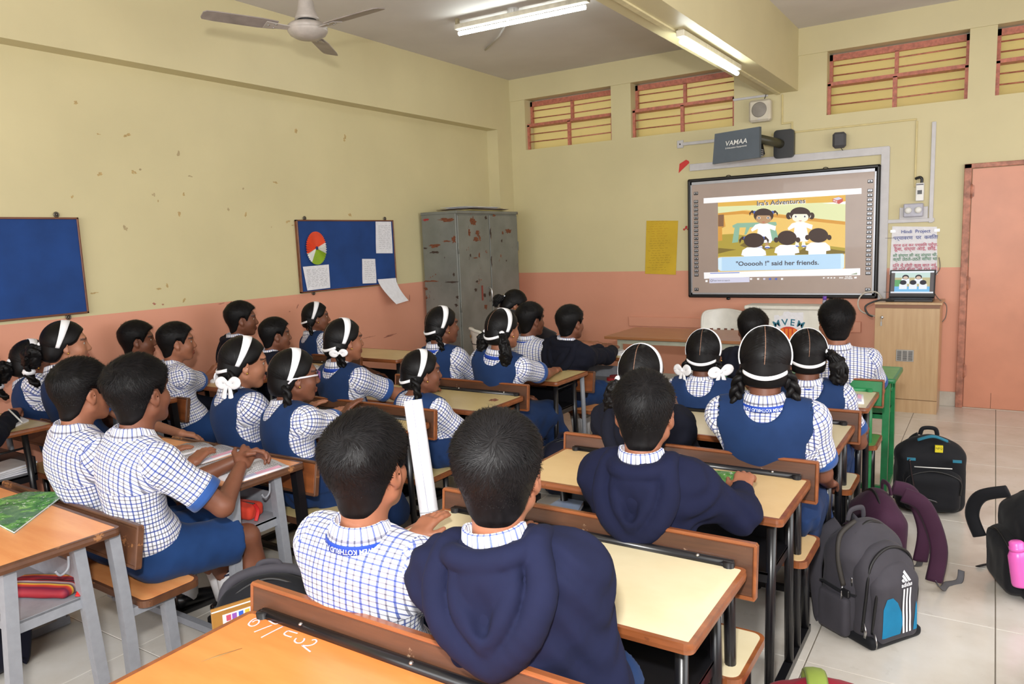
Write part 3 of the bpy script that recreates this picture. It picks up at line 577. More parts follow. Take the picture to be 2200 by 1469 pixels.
def girl_hair(h, seed=0, ear_cover=0.0):
    f = Field((-0.125, -0.15, -0.13), (0.125, 0.13, 0.16), h); X, Y, Z = f.grid(); e = elli(*HSK).fn(X, Y, Z)
    e2 = elli((0, -0.058, -0.042), (0.066, 0.052, 0.052)).fn(X, Y, Z); k = 0.03; hh = np.clip(0.5 + 0.5 * (e - e2) / k, 0, 1); e = e * (1 - hh) + e2 * hh - k * hh * (1 - hh)
    zl = np.interp(Y.ravel(), [-0.14, -0.06, -0.038, -0.022, 0.0, 0.02, 0.045, 0.07, 0.1], [-0.082, -0.082, -0.060, -0.034, 0.004, 0.004, 0.020, 0.062, 0.078]).reshape(Y.shape) + 0 * X
    m = np.clip((Z - zl) / 0.014, -1, 1); nz = smooth_noise(seed + 5, 45, 2)(X + 0 * Y + 0 * Z, Y + 0 * X + 0 * Z, Z + 0 * X + 0 * Y)
    th = np.where(m > 0, 0.0135 * np.minimum(m * 1.5, 1), 0.008 * m) + nz * 0.0012
    f.F = (e - th - 0.001).astype(f32); V, Q = f.mesh(); out = elli(*HSK).fn(V[:, 0], V[:, 1], V[:, 2]) > -0.004; keep = out[Q].all(1) | (V[Q][:, :, 2].mean(1) < -0.02); Q = Q[keep]
    used, inv = np.unique(Q, return_inverse=True); V = V[used]; Q = inv.reshape(Q.shape)
    def fl(p):
        s = np.where(p[:, 0] >= 0, 1, -1); return np.arctan2(p[:, 2] + 0.05, p[:, 1] + 0.075), np.abs(p[:, 0]) * 5 + s * 3
    UV = hair_uv(V, Q, fl); rs = np.random.RandomState(seed + 40); sv = []; sq = []; su = []; NS = 300 if h < 0.006 else 150; K = 9
    for sg in (-1, 1):      # fine locks drawn from the parting down to the bunch behind the ear
        B = np.array([sg * 0.074, -0.066, -0.020]) - HSK[0]
        for k in range(NS):
            ph = math.radians(rs.uniform(52, 205)); a0 = np.array([sg * rs.uniform(0.002, 0.012), math.cos(ph), math.sin(ph)]); a0 = a0 * 0.095; t1 = rs.uniform(0.75, 1.0); wd = rs.uniform(0.0014, 0.0034); ex = 0.0142 + rs.rand() * 0.0016; o = len(sv)
            for j in range(K):
                t = t1 * j / (K - 1); d = a0 * (1 - t) + B * t + np.array([sg * 0.045 * math.sin(PI * t), 0, 0]); p = ell_hit(d, ex + 0.0008 * math.sin(PI * t)); tg = B - a0; w_ = np.cross(p - HSK[0], tg); w_ /= max(np.linalg.norm(w_), 1e-9); w2 = wd * (0.35 + math.sin(PI * (0.1 + 0.85 * j / (K - 1))))
                n_ = (p - HSK[0]) / np.linalg.norm(p - HSK[0]); sv += [p - w_ * w2 - n_ * 0.0012, p + n_ * 0.0006, p + w_ * w2 - n_ * 0.0012]
            for j in range(K - 1):
                for q_ in (0, 1): sq.append((o + 3 * j + q_, o + 3 * j + q_ + 1, o + 3 * j + q_ + 4, o + 3 * j + q_ + 3)); su += [(k * 0.37 + 0.004 * q_, j * 0.05), (k * 0.37 + 0.004 * (q_ + 1), j * 0.05), (k * 0.37 + 0.004 * (q_ + 1), (j + 1) * 0.05), (k * 0.37 + 0.004 * q_, (j + 1) * 0.05)]
    return np_mesh('hair', np.concatenate([V, np.array(sv)]), np.concatenate([Q, np.array(sq) + len(V)]), HAIRG, np.concatenate([UV, np.array(su)]))
HAIRS = {('boy', 'hi'): boy_hair(0.0052, 1, 0.026, 9000), ('boy', 'hi2'): boy_hair(0.0052, 3, 0.024, 9000, -0.082), ('boy', 'hi3'): boy_hair(0.0052, 5, 0.021, 7000, -0.094), ('boy', 'lo'): boy_hair(0.0066, 2, 0.024, 2600), ('boy', 'lo2'): boy_hair(0.0066, 4, 0.021, 2600, -0.084), ('girl', 'hi'): girl_hair(0.0052, 1), ('girl', 'lo'): girl_hair(0.0066, 2)}
def eye_mesh():
    mb = MB(); mb.ell((0, 0, 0), (0.0102,) * 3, nu=12, nv=8); mb.ell((0, 0.0052, 0), (0.0060, 0.0056, 0.0060), nu=10, nv=6, mi=1); o = mb.build('eye', [EYEW, IRIS]); me = o.data; bpy.data.objects.remove(o); return me
EYE = eye_mesh()
def strip(mb, ring_a, ring_b, th=0.0018, out=None):
    """ribbon between two polylines with a little thickness (outwards = out(p))"""
    n = len(ring_a); vs = []; 
    for a, b in zip(ring_a, ring_b):
        a = Vector(a); b = Vector(b); na = (a - Vector(out)).normalized() * th if out is not None else Vector((0, 0, th)); m = (a + b) / 2 + na * 0.8
        vs += [a, m, b, b + na, m + na, a + na]
    fs = []
    for i in range(n - 1):
        for k in range(6): fs.append((i * 6 + k, i * 6 + (k + 1) % 6, (i + 1) * 6 + (k + 1) % 6, (i + 1) * 6 + k))
    fs.append((0, 1, 2, 3, 4, 5)); fs.append(tuple(range((n - 1) * 6, n * 6))[::-1]); mb.add(vs, fs, 0, True)
def band_mesh(width=0.032, tilt=0.16, amax=108, back=-0.0):
    mb = MB(); A = []; B = []; t = np.array([0, tilt, 1.0]); nrm = np.array([0, 1.0, -tilt]); nrm /= np.linalg.norm(nrm)
    for k in range(33):
        th = math.radians(-amax + 2 * amax * k / 32); w = width * (0.55 + 0.45 * math.cos(math.radians(-amax + 2 * amax * k / 32) * 0.8)); d = math.sin(th) * np.array([1, 0, 0]) + math.cos(th) * t; d = d - nrm * 0.25 * (1 - math.cos(th))
        A.append(ell_hit(d + nrm * w / 0.22, 0.0165)); B.append(ell_hit(d - nrm * w / 0.22, 0.0165))
    strip(mb, A, B, 0.002, HSK[0]); o = mb.build('headband', WHITE_RIB); me = o.data; bpy.data.objects.remove(o); return me
BAND = band_mesh(0.042); BAND_THIN = band_mesh(0.02, 0.2)
def nape_mesh():
    mb = MB(); A = []; B = []
    for k in range(17):
        a = math.radians(-62 + 124 * k / 16); s = math.sin(a); c = math.cos(a); z = -0.040 + 0.022 * s * s; p = np.array([0.083 * s, -0.052 - 0.0755 * c, z]); A.append(p + (0, 0, 0.0075)); B.append(p - (0, 0, 0.0075))
    strip(mb, A, B, 0.003, (0, -0.04, -0.06)); o = mb.build('nape_ribbon', WHITE_RIB); me = o.data; bpy.data.objects.remove(o); return me
NAPE = nape_mesh()
def parting_mesh():
    mb = MB(); A = []; B = []
    for k in range(29):
        ph = math.radians(52 + 148 * k / 28); d = np.array([0.02 * math.sin(3 * ph), math.cos(ph), math.sin(ph)])
        p = ell_hit(d, 0.0152); A.append(p + (0.0014, 0, 0)); B.append(p - (0.0014, 0, 0))
    strip(mb, A, B, 0.0004, HSK[0]); o = mb.build('parting', SCALP); me = o.data; bpy.data.objects.remove(o); return me
PARTING = parting_mesh()
def braid_bm(pts, r=0.0125, n=9, taper=0.75):
    """three-strand plait along a path"""
    P = bez(pts, 10); L = [0.0]
    for a, b in zip(P, P[1:]): L.append(L[-1] + (b - a).length)
    mb = MB(); tot = L[-1]; u = None; fr = []
    for i, p in enumerate(P):
        t = (P[min(i + 1, len(P) - 1)] - P[max(i - 1, 0)]).normalized()
        if u is None: u = Vector((1, 0, 0)) if abs(t.x) < 0.8 else Vector((0, 1, 0))
        u = (u - t * u.dot(t)).normalized(); fr.append((u.copy(), t.cross(u)))
    N = max(24, int(tot / 0.0065))
    for s in range(3):
        q = []; rr = []
        for j in range(N + 1):
            l = tot * j / N; i = min(len(L) - 2, max(0, next((k for k in range(len(L) - 1) if L[k + 1] >= l), len(L) - 2))); f = (l - L[i]) / max(L[i + 1] - L[i], 1e-6); c = P[i].lerp(P[i + 1], f); uu, vv = fr[i]
            ph = l / (r * 4.4) * 2 * PI / 1.5 + s * 2 * PI / 3; tp = 1 - (1 - taper) * j / N
            q.append(c + uu * math.sin(ph) * r * 0.95 * tp + vv * math.sin(2 * ph) * r * 0.5 * tp); rr.append(r * 0.82 * tp * (0.9 + 0.1 * math.cos(2 * ph)))
        mb.tube(q, rr, 7, smooth=True)
    return mb
def tail_bm(pts, r0, r1, n=14, seed=0):
    """loose hair hank: a bundle of tapering wavy locks"""
    rs = random.Random(seed); P = bez(pts, 8); mb = MB()
    for k in range(2 * n):
        a = rs.random() * 2 * PI; d = math.sqrt(rs.random()); q = []; rr = []; ph = rs.random() * 6; cut = rs.uniform(0.86, 1.0); m = max(3, int(len(P) * cut))
        for i in range(m):
            f = i / (len(P) - 1); R = r0 + (r1 - r0) * f; bul = math.sin(PI * min(1, f * 1.15)) * 0.5 + 0.55
            q.append(P[i] + Vector((math.cos(a) * d * R * bul + 0.004 * math.sin(f * 16 + ph), math.sin(a) * d * R * bul + 0.004 * math.cos(f * 14 + ph), 0.006 * math.sin(f * 9 + ph))))
            rr.append(max(0.0010, R * 0.30 * bul * (1 - 0.75 * f ** 3)))
        mb.tube(q, rr, 6, smooth=True)
    return mb
def bow_bm(c, right, up, s=1.0, tails=True):
    c = Vector(c); r = Vector(right).normalized(); u = Vector(up).normalized(); o = r.cross(u); mb = MB()
    for sg in (-1, 1):
        pts = [c, c + r * sg * 0.03 * s + u * 0.016 * s, c + r * sg * 0.055 * s + u * 0.004 * s, c + r * sg * 0.03 * s - u * 0.012 * s, c]; mb.tube(bez(pts, 6), [0.0016 * s + 0.0026 * s * math.sin(PI * i / 24) for i in range(25)], 8, flat=4.2, up=o)
        if tails: mb.tube(bez([c, c + r * sg * 0.014 * s - u * 0.03 * s, c + r * sg * 0.020 * s - u * 0.066 * s], 6), [0.0014 * s + 0.0022 * s * i / 12 for i in range(13)], 8, flat=4.4, up=o)
    mb.ell(c, (0.009 * s,) * 3, nu=8, nv=6); return mb
# ------------------------------------------------------------------ clothing materials
def check_mat(name, blue=(40, 66, 142), dark=(52, 55, 80), p=0.0160, wl=0.25):
    t = NT(name); uv = t.n('ShaderNodeUVMap'); sp = t.n('ShaderNodeSeparateXYZ'); t.l(uv, 0, sp, 0); base = lin((232, 233, 240))
    nz = t.noise(t.coord(), 9, 3); base = t.ramp(nz, [(0.3, lin((222, 223, 231))), (0.7, lin((238, 239, 245)))])
    def line(ax, per, off, wd):
        f = t.math('FRACT', t.math('ADD', t.math('MULTIPLY', (sp, ax), 1.0 / per), off)); return t.math('LESS_THAN', t.math('ABSOLUTE', t.math('SUBTRACT', f, 0.5)), wd / 2)
    for ax in (0, 1):
        base = t.mixc(t.math('MULTIPLY', line(ax, p, 0.5, 0.06), 0.30), base, lin((150, 130, 150)))
        base = t.mixc(t.math('MULTIPLY', line(ax, p, 0.25, 0.05), 0.16), base, lin((150, 130, 150))); base = t.mixc(t.math('MULTIPLY', line(ax, p, 0.75, 0.05), 0.16), base, lin((150, 130, 150)))
    for ax in (0, 1):
        base = t.mixc(t.math('MULTIPLY', line(ax, 2 * p, 0.0, wl * 0.5), 0.72), base, lin(dark)); base = t.mixc(t.math('MULTIPLY', line(ax, 2 * p, 0.5, wl * 0.62), 0.86), base, lin(blue))
    t.set('Base Color', base); t.set('Roughness', 0.8); t.b.inputs['Specular IOR Level'].default_value = 0.2; t.b.inputs['Sheen Weight'].default_value = 0.1; t.bump(t.noise(t.coord(), 55, 4), 0.10, 0.006); return t.m
CHECK = check_mat('blue_check_cotton')
def cloth(name, rgb, rough=0.85, bump=0.14, sc=240, sheen=0.15):
    t = NT(name); co = t.coord(); f = t.noise(co, 7, 4); c = lin(rgb); t.set('Base Color', t.ramp(f, [(0.3, tuple(x * 0.86 for x in c[:3])), (0.7, tuple(min(1, x * 1.14) for x in c[:3]))]))
    t.set('Roughness', rough); t.b.inputs['Specular IOR Level'].default_value = 0.2; t.b.inputs['Sheen Weight'].default_value = sheen; t.bump(t.noise(co, sc, 3), bump, 0.003); return t.m
NAVY = cloth('blue_pinafore_cloth', (25, 48, 88), sheen=0.03); HOOD = cloth('dark_navy_fleece', (18, 22, 47), 0.9, 0.2, 200, 0.0); HOOD2 = cloth('blackish_navy_fleece', (18, 20, 32), 0.9, 0.2, 200, 0.0); SHORT = cloth('royal_navy_shorts_cloth', (24, 54, 100), sheen=0.05); CUFF = cloth('blue_cuff_cloth', (40, 74, 134))
MAGENTA = cloth('magenta_cloth', (170, 30, 80)); DARKTOP = cloth('black_cloth', (26, 22, 26))
LANY = plain('blue_lanyard_ribbon', (30, 68, 168), 0.45, var=0.04); LTXT = plain('pale_lettering', (205, 214, 236), 0.6, var=0); SHOE = plain('black_shoe_leather', (18, 18, 20), 0.3, var=0.05); SOCK = plain('white_ribbed_sock', (214, 214, 216), 0.85, var=0.05, bump=0.2, bscale=160); SOLE = plain('dark_sole', (30, 28, 28), 0.7)
SOCKB = plain('navy_sock_stripe', (26, 34, 64), 0.85); BELT = plain('pale_grey_belt', (176, 180, 186), 0.6); GOLD = plain('gold_stud', (230, 190, 90), 0.25, 1.0, 0)
# ------------------------------------------------------------------ hands (right hand, palm down: wrist at the origin, fingers +y, thumb -x)
def hand_mesh(curl, spread=0.10, h=0.0042, thumb=0.0):
    f = Field((-0.085, -0.05, -0.085), (0.06, 0.19, 0.04), h); f.add(cone((0, -0.045, 0), (0, 0.012, 0), 0.0225, 0.0225), 0); f.add(rbox((0, 0.045, 0), (0.036, 0.044, 0.0135), 0.013), 0.018)
    for x, L, y, c in ((-0.0275, 0.066, 0.083, 0.9), (-0.0095, 0.074, 0.087, 1.0), (0.0095, 0.069, 0.085, 1.05), (0.0275, 0.054, 0.077, 1.15)):
        p = np.array([x, y - 0.012, 0.0]); a = -0.06 * 0; ang = 0.12; sx = x * spread * 6
        for i, (fr, r0, r1) in enumerate(((0.46, 0.0098, 0.0088), (0.30, 0.0088, 0.0080), (0.24, 0.0080, 0.0066))):
            ang += curl * c * (0.75 if i == 0 else 1.0); q = p + (L + (0.012 if i == 0 else 0)) * fr * np.array([sx * math.cos(ang), math.cos(ang), -math.sin(ang)]); f.add(cone(p, q, r0, r1), 0.005 if i else 0.004); p = q
    t0 = np.array([-0.024, 0.018, -0.004]); t1 = np.array([-0.052 + thumb * 0.02, 0.046, -0.012 - thumb * 0.014]); t2 = np.array([-0.060 + thumb * 0.045, 0.074, -0.018 - thumb * 0.026]); f.add(cone(t0, t1, 0.0135, 0.0105), 0.012); f.add(cone(t1, t2, 0.0102, 0.0078), 0.004); return f.mesh()
HANDS = {'rest': hand_mesh(0.22), 'flat': hand_mesh(0.05, 0.2), 'grip': hand_mesh(0.72, 0.03, thumb=0.9), 'clasp': hand_mesh(0.62, 0.02, thumb=0.2), 'arch': hand_mesh(0.42, 0.22)}
def rotz(a): c, s = math.cos(a), math.sin(a); return np.array([[c, -s, 0], [s, c, 0], [0, 0, 1.0]])
def rotx(a): c, s = math.cos(a), math.sin(a); return np.array([[1.0, 0, 0], [0, c, -s], [0, s, c]])
def roty(a): c, s = math.cos(a), math.sin(a); return np.array([[c, 0, s], [0, 1.0, 0], [-s, 0, c]])
def unit(v): v = np.array(v, float); return v / max(np.linalg.norm(v), 1e-9)
def ring_loft(rings, closed=True):
    n = len(rings[0]); V = np.array([p for r in rings for p in r]); Q = []
    for i in range(len(rings) - 1):
        for k in range(n if closed else n - 1): Q.append((i * n + k, i * n + (k + 1) % n, (i + 1) * n + (k + 1) % n, (i + 1) * n + k))
    return V, np.array(Q)
SHOE_ME = None
PEOPLE = {}
def person(key, label, kind, outfit, hp, hy, hip, lod='lo', hair=None, skin=0, s=1.06, yaw_h=None, yaw_b=None, pitch=0.0, roll=0.0, handL=None, handR=None, poseL='rest', poseR='rest', dirL=None, dirR=None, elbL=None, elbR=None, knee=None, slump=0.03, wide=1.0, lany=False, ltext=None, flip=False, hairdo='braids', glasses=False, belt=False, legs=True, z_top=None, lw=1.0, elder=False, seat=0.42, shoulder_dz=0.0, bands=True, fat=1.0, cuff=0.93, al=1.0):
    """seated figure; hp = head pixel (x centre, y top of hair) at depth hy; hip = (x, y) on the bench"""
    top = at(hp[0], hp[1], 1, hy); Hd = np.array(top) - np.array([0, 0, 0.133 * s])
    look = math.atan2(3.1 - Hd[0], 0 - Hd[1]); yh = look if yaw_h is None else math.radians(yaw_h); yb = 0.5 * yh if yaw_b is None else math.radians(yaw_b)
    RH = rotz(-yh) @ rotx(math.radians(pitch)) @ roty(math.radians(roll)); fb = np.array([math.sin(yb), math.cos(yb), 0]); rb = np.array([math.cos(yb), -math.sin(yb), 0])
    root = thing('person', label, 'person', (hip[0], hip[1], 0.0)); O = np.array([hip[0], hip[1], 0.0]); h = 0.0078 if lod == 'hi' else 0.0112
    P = np.array([hip[0], hip[1], seat + 0.105]); HN = RH @ np.array([0, -0.050, -0.122]) * s; N = Hd + HN; N[2] -= 0.01
    u = unit(N - P); rb = unit(rb - u * (rb @ u)); fw = np.cross(u, rb); T = np.stack([rb, fw, u], 1); tl = np.linalg.norm(N - P)
    C = P + (N - P) * 0.66 - fw * slump; Wst = P + (N - P) * 0.30 - fw * slump * 0.7; ws = wide; d_ = fat
    torso = [(elli(P, (0.150 * ws, 0.104 * d_, 0.112), T), 0.0), (elli(Wst, (0.128 * ws, 0.084 * d_, 0.15), T), 0.06), (elli(C, (0.150 * ws, 0.090 * d_, max(0.15, tl * 0.34)), T), 0.06)]
    Sh = [N + rb * sg * 0.138 * ws * s - u * (0.088 + shoulder_dz) + fw * 0.012 for sg in (-1, 1)]
    torso += [(cone(Sh[0], Sh[1], 0.056 * s, 0.056 * s), 0.06)] + [(cone(N + rb * sg * 0.012 - u * 0.044, Sh[i] + u * 0.010, 0.046, 0.044), 0.04) for i, sg in enumerate((-1, 1))]
    neck = cone(N - u * 0.03, Hd + RH @ np.array([0, -0.030, -0.07]) * s, 0.054 * s, 0.051 * s)
    # arms
    L1, L2 = 0.262 * s * al, 0.222 * s * al; arms = []
    dh = DESKH.get(key, 0.72)
    for i, (sg, tgt, el, hd) in enumerate(((-1, handL, elbL, dirL), (1, handR, elbR, dirR))):
        S = Sh[i]; tg = np.array(tgt, float) if tgt is not None else np.array([hip[0], hip[1], 0]) + rb * sg * 0.10 + fb * 0.36 + np.array([0, 0, 0.565])
        v = tg - S; dist = np.linalg.norm(v); k = max(1.0, dist / (0.985 * (L1 + L2))); l1, l2 = L1 * k, L2 * k; e = unit(v)
        a = (l1 * l1 - l2 * l2 + dist * dist) / (2 * dist); hh = math.sqrt(max(l1 * l1 - a * a, 0)); hint = np.array(el, float) if el is not None else -np.array([0, 0, 0.9]) + rb * sg * 0.32 - fb * 0.35
        hint = unit(hint - e * (hint @ e)); E = S + e * a + hint * hh; arms.append((S, E, tg, unit(hd) if hd is not None else unit(unit(tg - E) + np.array([0, 0, 0.25 if tg[2] > E[2] else 0.15])), k))
    # legs
    hips = [P + rb * sg * 0.078 * ws - np.array([0, 0, 0.012]) for sg in (-1, 1)]; kn = knee or (0.34, 0.0)
    K = [hips[i] + fb * kn[0] + rb * (sg * (0.03 + kn[1])) + np.array([0, 0, 0.462 - hips[i][2] + (0.012 if sg > 0 else 0)]) for i, sg in enumerate((-1, 1))]
    A = [K[i] + fb * (0.02 + 0.06 * i) + np.array([0, 0, 0.085 - K[i][2]]) for i in range(2)]
    lo = np.minimum.reduce([P - 0.26, N - 0.30] + [x - 0.1 for a in arms for x in a[1:3]] + [k - 0.1 for k in K] + [a - 0.1 for a in A]); hi = np.maximum.reduce([P + 0.26, N + 0.30] + [x + 0.1 for a in arms for x in a[1:3]] + [k + 0.12 for k in K])
    hi[2] = N[2] + 0.16
    # ---- body: one mesh (trunk, limbs, neck, head, hands)
    f = Field(lo, hi, 0.0095 if lod == 'hi' else 0.0125)
    for p, k in torso: f.add(p, max(k, 0.01) if k else 0.0, -0.006)
    f.add(neck, 0.03)
    for S, E, Tg, hd, k in arms: f.add(cone(S, E, 0.047 * s * lw, 0.0375 * s * lw), 0.03); f.add(cone(E, Tg, 0.0385 * s * lw, 0.0225 * s), 0.012)
    if legs:
        for i in range(2): f.add(cone(hips[i], K[i], 0.080 * lw, 0.056 * lw), 0.03); f.add(cone(K[i], A[i], 0.053 * lw, 0.033), 0.012); f.add(elli(K[i] * 0.62 + A[i] * 0.38 - fb * 0.018, (0.046, 0.05, 0.09)), 0.02)
    blocks = [f.mesh()]; hv, hq, ht = HEADS[lod]; blocks.append(((hv * s) @ RH.T + Hd, hq))
    for i, (S, E, Tg, hd, k) in enumerate(arms):
        pose = (poseL, poseR)[i]; v, q = HANDS[pose]; v = v * 0.93 * s
        if i == 0: v = v * (-1, 1, 1); q = q[:, ::-1]
        zz = np.array([0, 0, 1.0]); 
        if pose == 'clasp': zz = unit(rb * (1 if i == 1 else -1) * 1.0 + np.array([0, 0, 0.8]))
        zz = unit(zz - hd * (zz @ hd)); xx = np.cross(hd, zz); blocks.append((v @ np.stack([xx, hd, zz], 1).T + Tg, q))
    V, Q = weld(blocks); tint = np.zeros(len(V)); o = len(blocks[0][0]); tint[o:o + len(ht)] = ht; link('body', np_mesh('body', V - O, Q, SKINS[skin], tint=tint), root)
    # ---- clothes
    wr = smooth_noise(hash(key) % 1000 if False else sum(map(ord, key)), 34, 3); amp = 0.0058 if outfit != 'hood' else 0.0075
    sleeve = []
    for i, (S, E, Tg, hd, k) in enumerate(arms):
        Se = S + (E - S) * (0.74 if outfit in ('shirt', 'vest') else 1.0); sleeve.append(Se)
    def finish(name, fld, mats, uv=False, sub=None, disp=amp):
        if disp: fld.band(lambda x, y, z: wr(x, y, z) * disp)
        v, q = fld.mesh(); UV = None
        if uv:
            pc = v - P; xr, yf, zu = pc @ rb, pc @ fw, pc @ u; tu = np.arctan2(xr / (0.16 * ws), -yf / 0.10) * 0.135 * ws; per = 0.27 * PI * ws; seam = tl * 0.62
            dt = np.minimum.reduce([p.fn(v[:, 0], v[:, 1], v[:, 2]) for p, k in torso[:3]]); dd = [dt - 0.012]; frames = [None]
            for i, (S, E, Tg, hd, k) in enumerate(arms):
                w = v - S; out = w @ (rb * (-1, 1)[i]); dd.append(cone(S, E, 0.05, 0.05).fn(v[:, 0], v[:, 1], v[:, 2]) + np.where(out < -0.005, 0.2, 0)); frames.append((S, unit(E - S), i))
            nf = np.cross(v[q[:, 2]] - v[q[:, 0]], v[q[:, 3]] - v[q[:, 1]]); nf /= np.maximum(np.linalg.norm(nf, axis=1, keepdims=True), 1e-9); cz = zu[q].mean(1)
            rg = np.round(np.median(np.argmin(np.stack(dd), 0)[q], 1)).astype(int); uvs = np.zeros((len(q), 4, 2))
            mk = rg == 0; uu = tu[q[mk]]; bad = uu.max(1) - uu.min(1) > per * 0.6; uu[bad] = np.where(uu[bad] < 0, uu[bad] + per, uu[bad]); uvs[mk, :, 0] = uu; uvs[mk, :, 1] = zu[q[mk]]
            mk = (rg == 0) & (cz > seam); uvs[mk, :, 0] = 0.84 * xr[q[mk]] + 0.006; uvs[mk, :, 1] = (zu + 0.9 * yf)[q[mk]]          # yoke, laid over the shoulders
            for r in (1, 2):
                S, ax, i_ = frames[r]; w = v - S; sd = unit(np.cross(ax, u)); s2 = np.cross(ax, sd); A_, B_, C_ = w @ ax, w @ sd, w @ s2; nb, nc, na = np.abs(nf @ sd), np.abs(nf @ s2), np.abs(nf @ ax); m1 = rg == r
                an = np.arctan2(B_, -C_) * 0.064; pr = 0.128 * PI; mk = m1 & (na < 0.8); uu = an[q[mk]]; bad = uu.max(1) - uu.min(1) > pr * 0.6; uu[bad] = np.where(uu[bad] < 0, uu[bad] + pr, uu[bad]); uvs[mk, :, 0] = uu; uvs[mk, :, 1] = A_[q[mk]] + 0.004; mk = m1 & (na >= 0.8); uvs[mk, :, 0] = B_[q[mk]]; uvs[mk, :, 1] = C_[q[mk]]
            UV = uvs.reshape(-1, 2)
        return link(name, np_mesh(name, v - O, q, mats, UV), sub or root)
    if outfit in ('shirt', 'vest', 'dark'):
        f = Field(np.minimum.reduce([P - 0.25, N - 0.26] + [x - 0.09 for x in sleeve]), np.maximum.reduce([P + 0.25, N + 0.26] + [x + 0.09 for x in sleeve]), h)
        for p, k in torso: f.add(p, max(k, 0.01) if k else 0.0, 0.013)
        f.add(elli(P + (N - P) * 0.17 - fw * slump * 0.5, (0.162 * ws, 0.118 * d_, 0.075), T), 0.04)
        for i, (S, E, Tg, hd, k) in enumerate(arms): f.add(cone(S, sleeve[i], 0.060 * s * lw, 0.066 * s * lw, capb=True), 0.035)
        f.sub(cone(N - u * 0.005, N + u * 0.16, 0.052 * s, 0.070 * s), 0.012); f.cut(P - u * 0.03, -u)
        finish('shirt', f, CHECK if outfit != 'dark' else DARKTOP, True)
        if outfit != 'dark':
            for i, (S, E, Tg, hd, k) in enumerate(arms):
                ax = unit(E - S); a0 = sleeve[i] - ax * 0.034; rr = 0.0685 * s * lw; m_ = MB(); pts = [a0 + ax * x for x in (0, 0.012, 0.024, 0.036)]; m_.tube([p - O for p in pts], [rr - 0.001, rr, rr + 0.0005, rr], 22); m_.build('sleeve_cuff', CUFF, root)
        # collar: stand and turned-down leaf
        ax = unit(u * 0.86 + fw * -0.02 + unit(Hd - N) * 0.35); cx = unit(rb - ax * (rb @ ax)); cy = np.cross(ax, cx); rings = []
        for r_, z_ in ((0.0565, 0.012), (0.0575, 0.040), (0.0605, 0.045), (0.066, 0.043), (0.078, 0.016), (0.0825, 0.002), (0.077, 0.0)):
            rings.append([N + (cx * math.cos(a) * r_ * s * 1.0 + cy * math.sin(a) * r_ * s * 0.96) + ax * (z_ * s - 0.012 - 0.020 * max(0, math.sin(a)) * 1.4) for a in [2 * PI * (j + 0.0) / 36 for j in range(36)]])
        if outfit != 'dark':
            V, Q = ring_loft(rings); n = len(rings); uq = np.array([[(j * 0.0135, i * 0.012), ((j + 1) * 0.0135, i * 0.012), ((j + 1) * 0.0135, (i + 1) * 0.012), (j * 0.0135, (i + 1) * 0.012)] for i in range(n - 1) for j in range(36)]); link('collar', np_mesh('collar', V - O, Q, CHECK, uq.reshape(-1, 2)), root)
        if lany:
            rg = []; F0 = lambda a, r_, z_: N + (cx * math.cos(a) * r_ * s + cy * math.sin(a) * r_ * s * 0.97) + ax * (z_ * s - 0.012 - 0.020 * max(0, math.sin(a)) * 1.4)
            for r_, z_ in ((0.0835, 0.010), (0.0885, -0.010), (0.0865, -0.0105), (0.0815, 0.010)): rg.append([F0(2 * PI * j / 36, r_, z_) for j in range(36)])
            rg.append(rg[0]); V, Q = ring_loft(rg); lo_ = link('lanyard', np_mesh('lanyard', V - O, Q, LANY), root)
            if ltext:
                me = text_mesh(ltext, 0.0155, 0.0002); 
                for vt in me.vertices:
                    x, y = (-vt.co.x, -vt.co.y) if flip else (vt.co.x, vt.co.y); a = -PI / 2 + x / (0.0885 * s); q_ = 0.5 + y / 0.0205; p = F0(a, 0.0889 + -0.005 * (q_ - 0.5) + 0.0004, -0.0105 + 0.0205 * q_) - O; vt.co = p
                me.materials.clear(); me.materials.append(LTXT); link('lettering', me, lo_)
    if outfit == 'vest':
        f = Field(P - (0.32, 0.30, 0.30), np.maximum(N + 0.2, np.maximum(P + 0.28, np.maximum(K[0] + 0.14, K[1] + 0.14))), h); f.lo[2] = f.lo[2]
        for p, k in torso: f.add(p, max(k, 0.01) if k else 0.0, 0.0205)
        f.add(elli(P + (N - P) * 0.17 - fw * slump * 0.5, (0.166 * ws, 0.124 * d_, 0.09), T), 0.04)
        for i, sg in enumerate((-1, 1)): f.sub(cone(Sh[i] + rb * sg * 0.012 - u * 0.075 + fw * 0.0, Sh[i] + rb * sg * 0.10 - u * 0.06, 0.092 * s, 0.13 * s), 0.008); f.sub(cone(Sh[i] + rb * sg * 0.02, Sh[i] + rb * sg * 0.1, 0.075 * s, 0.10 * s), 0.008)
        f.sub(elli(N + u * 0.012, (0.070 * s, 0.30, 0.056 * s), T), 0.006)
        # pleated skirt over the thighs
        for i, sg in enumerate((-1, 1)):
            f.add(cone(hips[i], K[i], 0.112, 0.092), 0.05); f.add(cone(K[i] + fb * 0.0, K[i] * 0.5 + A[i] * 0.5 + rb * sg * 0.02 + fb * 0.02, 0.085, 0.10), 0.05)
        f.add(cone((hips[0] + hips[1]) / 2, (K[0] + K[1]) / 2, 0.11, 0.085), 0.06); f.add(rbox((hips[1] + K[1]) / 2 + rb * 0.035 - np.array([0, 0, 0.06]), (0.055, 0.15, 0.09), 0.04, np.stack([rb, fb, [0, 0, 1]], 1)), 0.05)
        f.cut((P[0], P[1], 0.24), (0, 0, -1)); pl = lambda x, y, z: np.where(z < P[2] - 0.02, 0.006 * np.sin(((x - P[0]) * rb[0] + (y - P[1]) * rb[1]) * 90 + 3 * np.sin(y * 20)), 0)
        f.band(pl); finish('pinafore', f, NAVY, disp=0.003)
    elif legs:
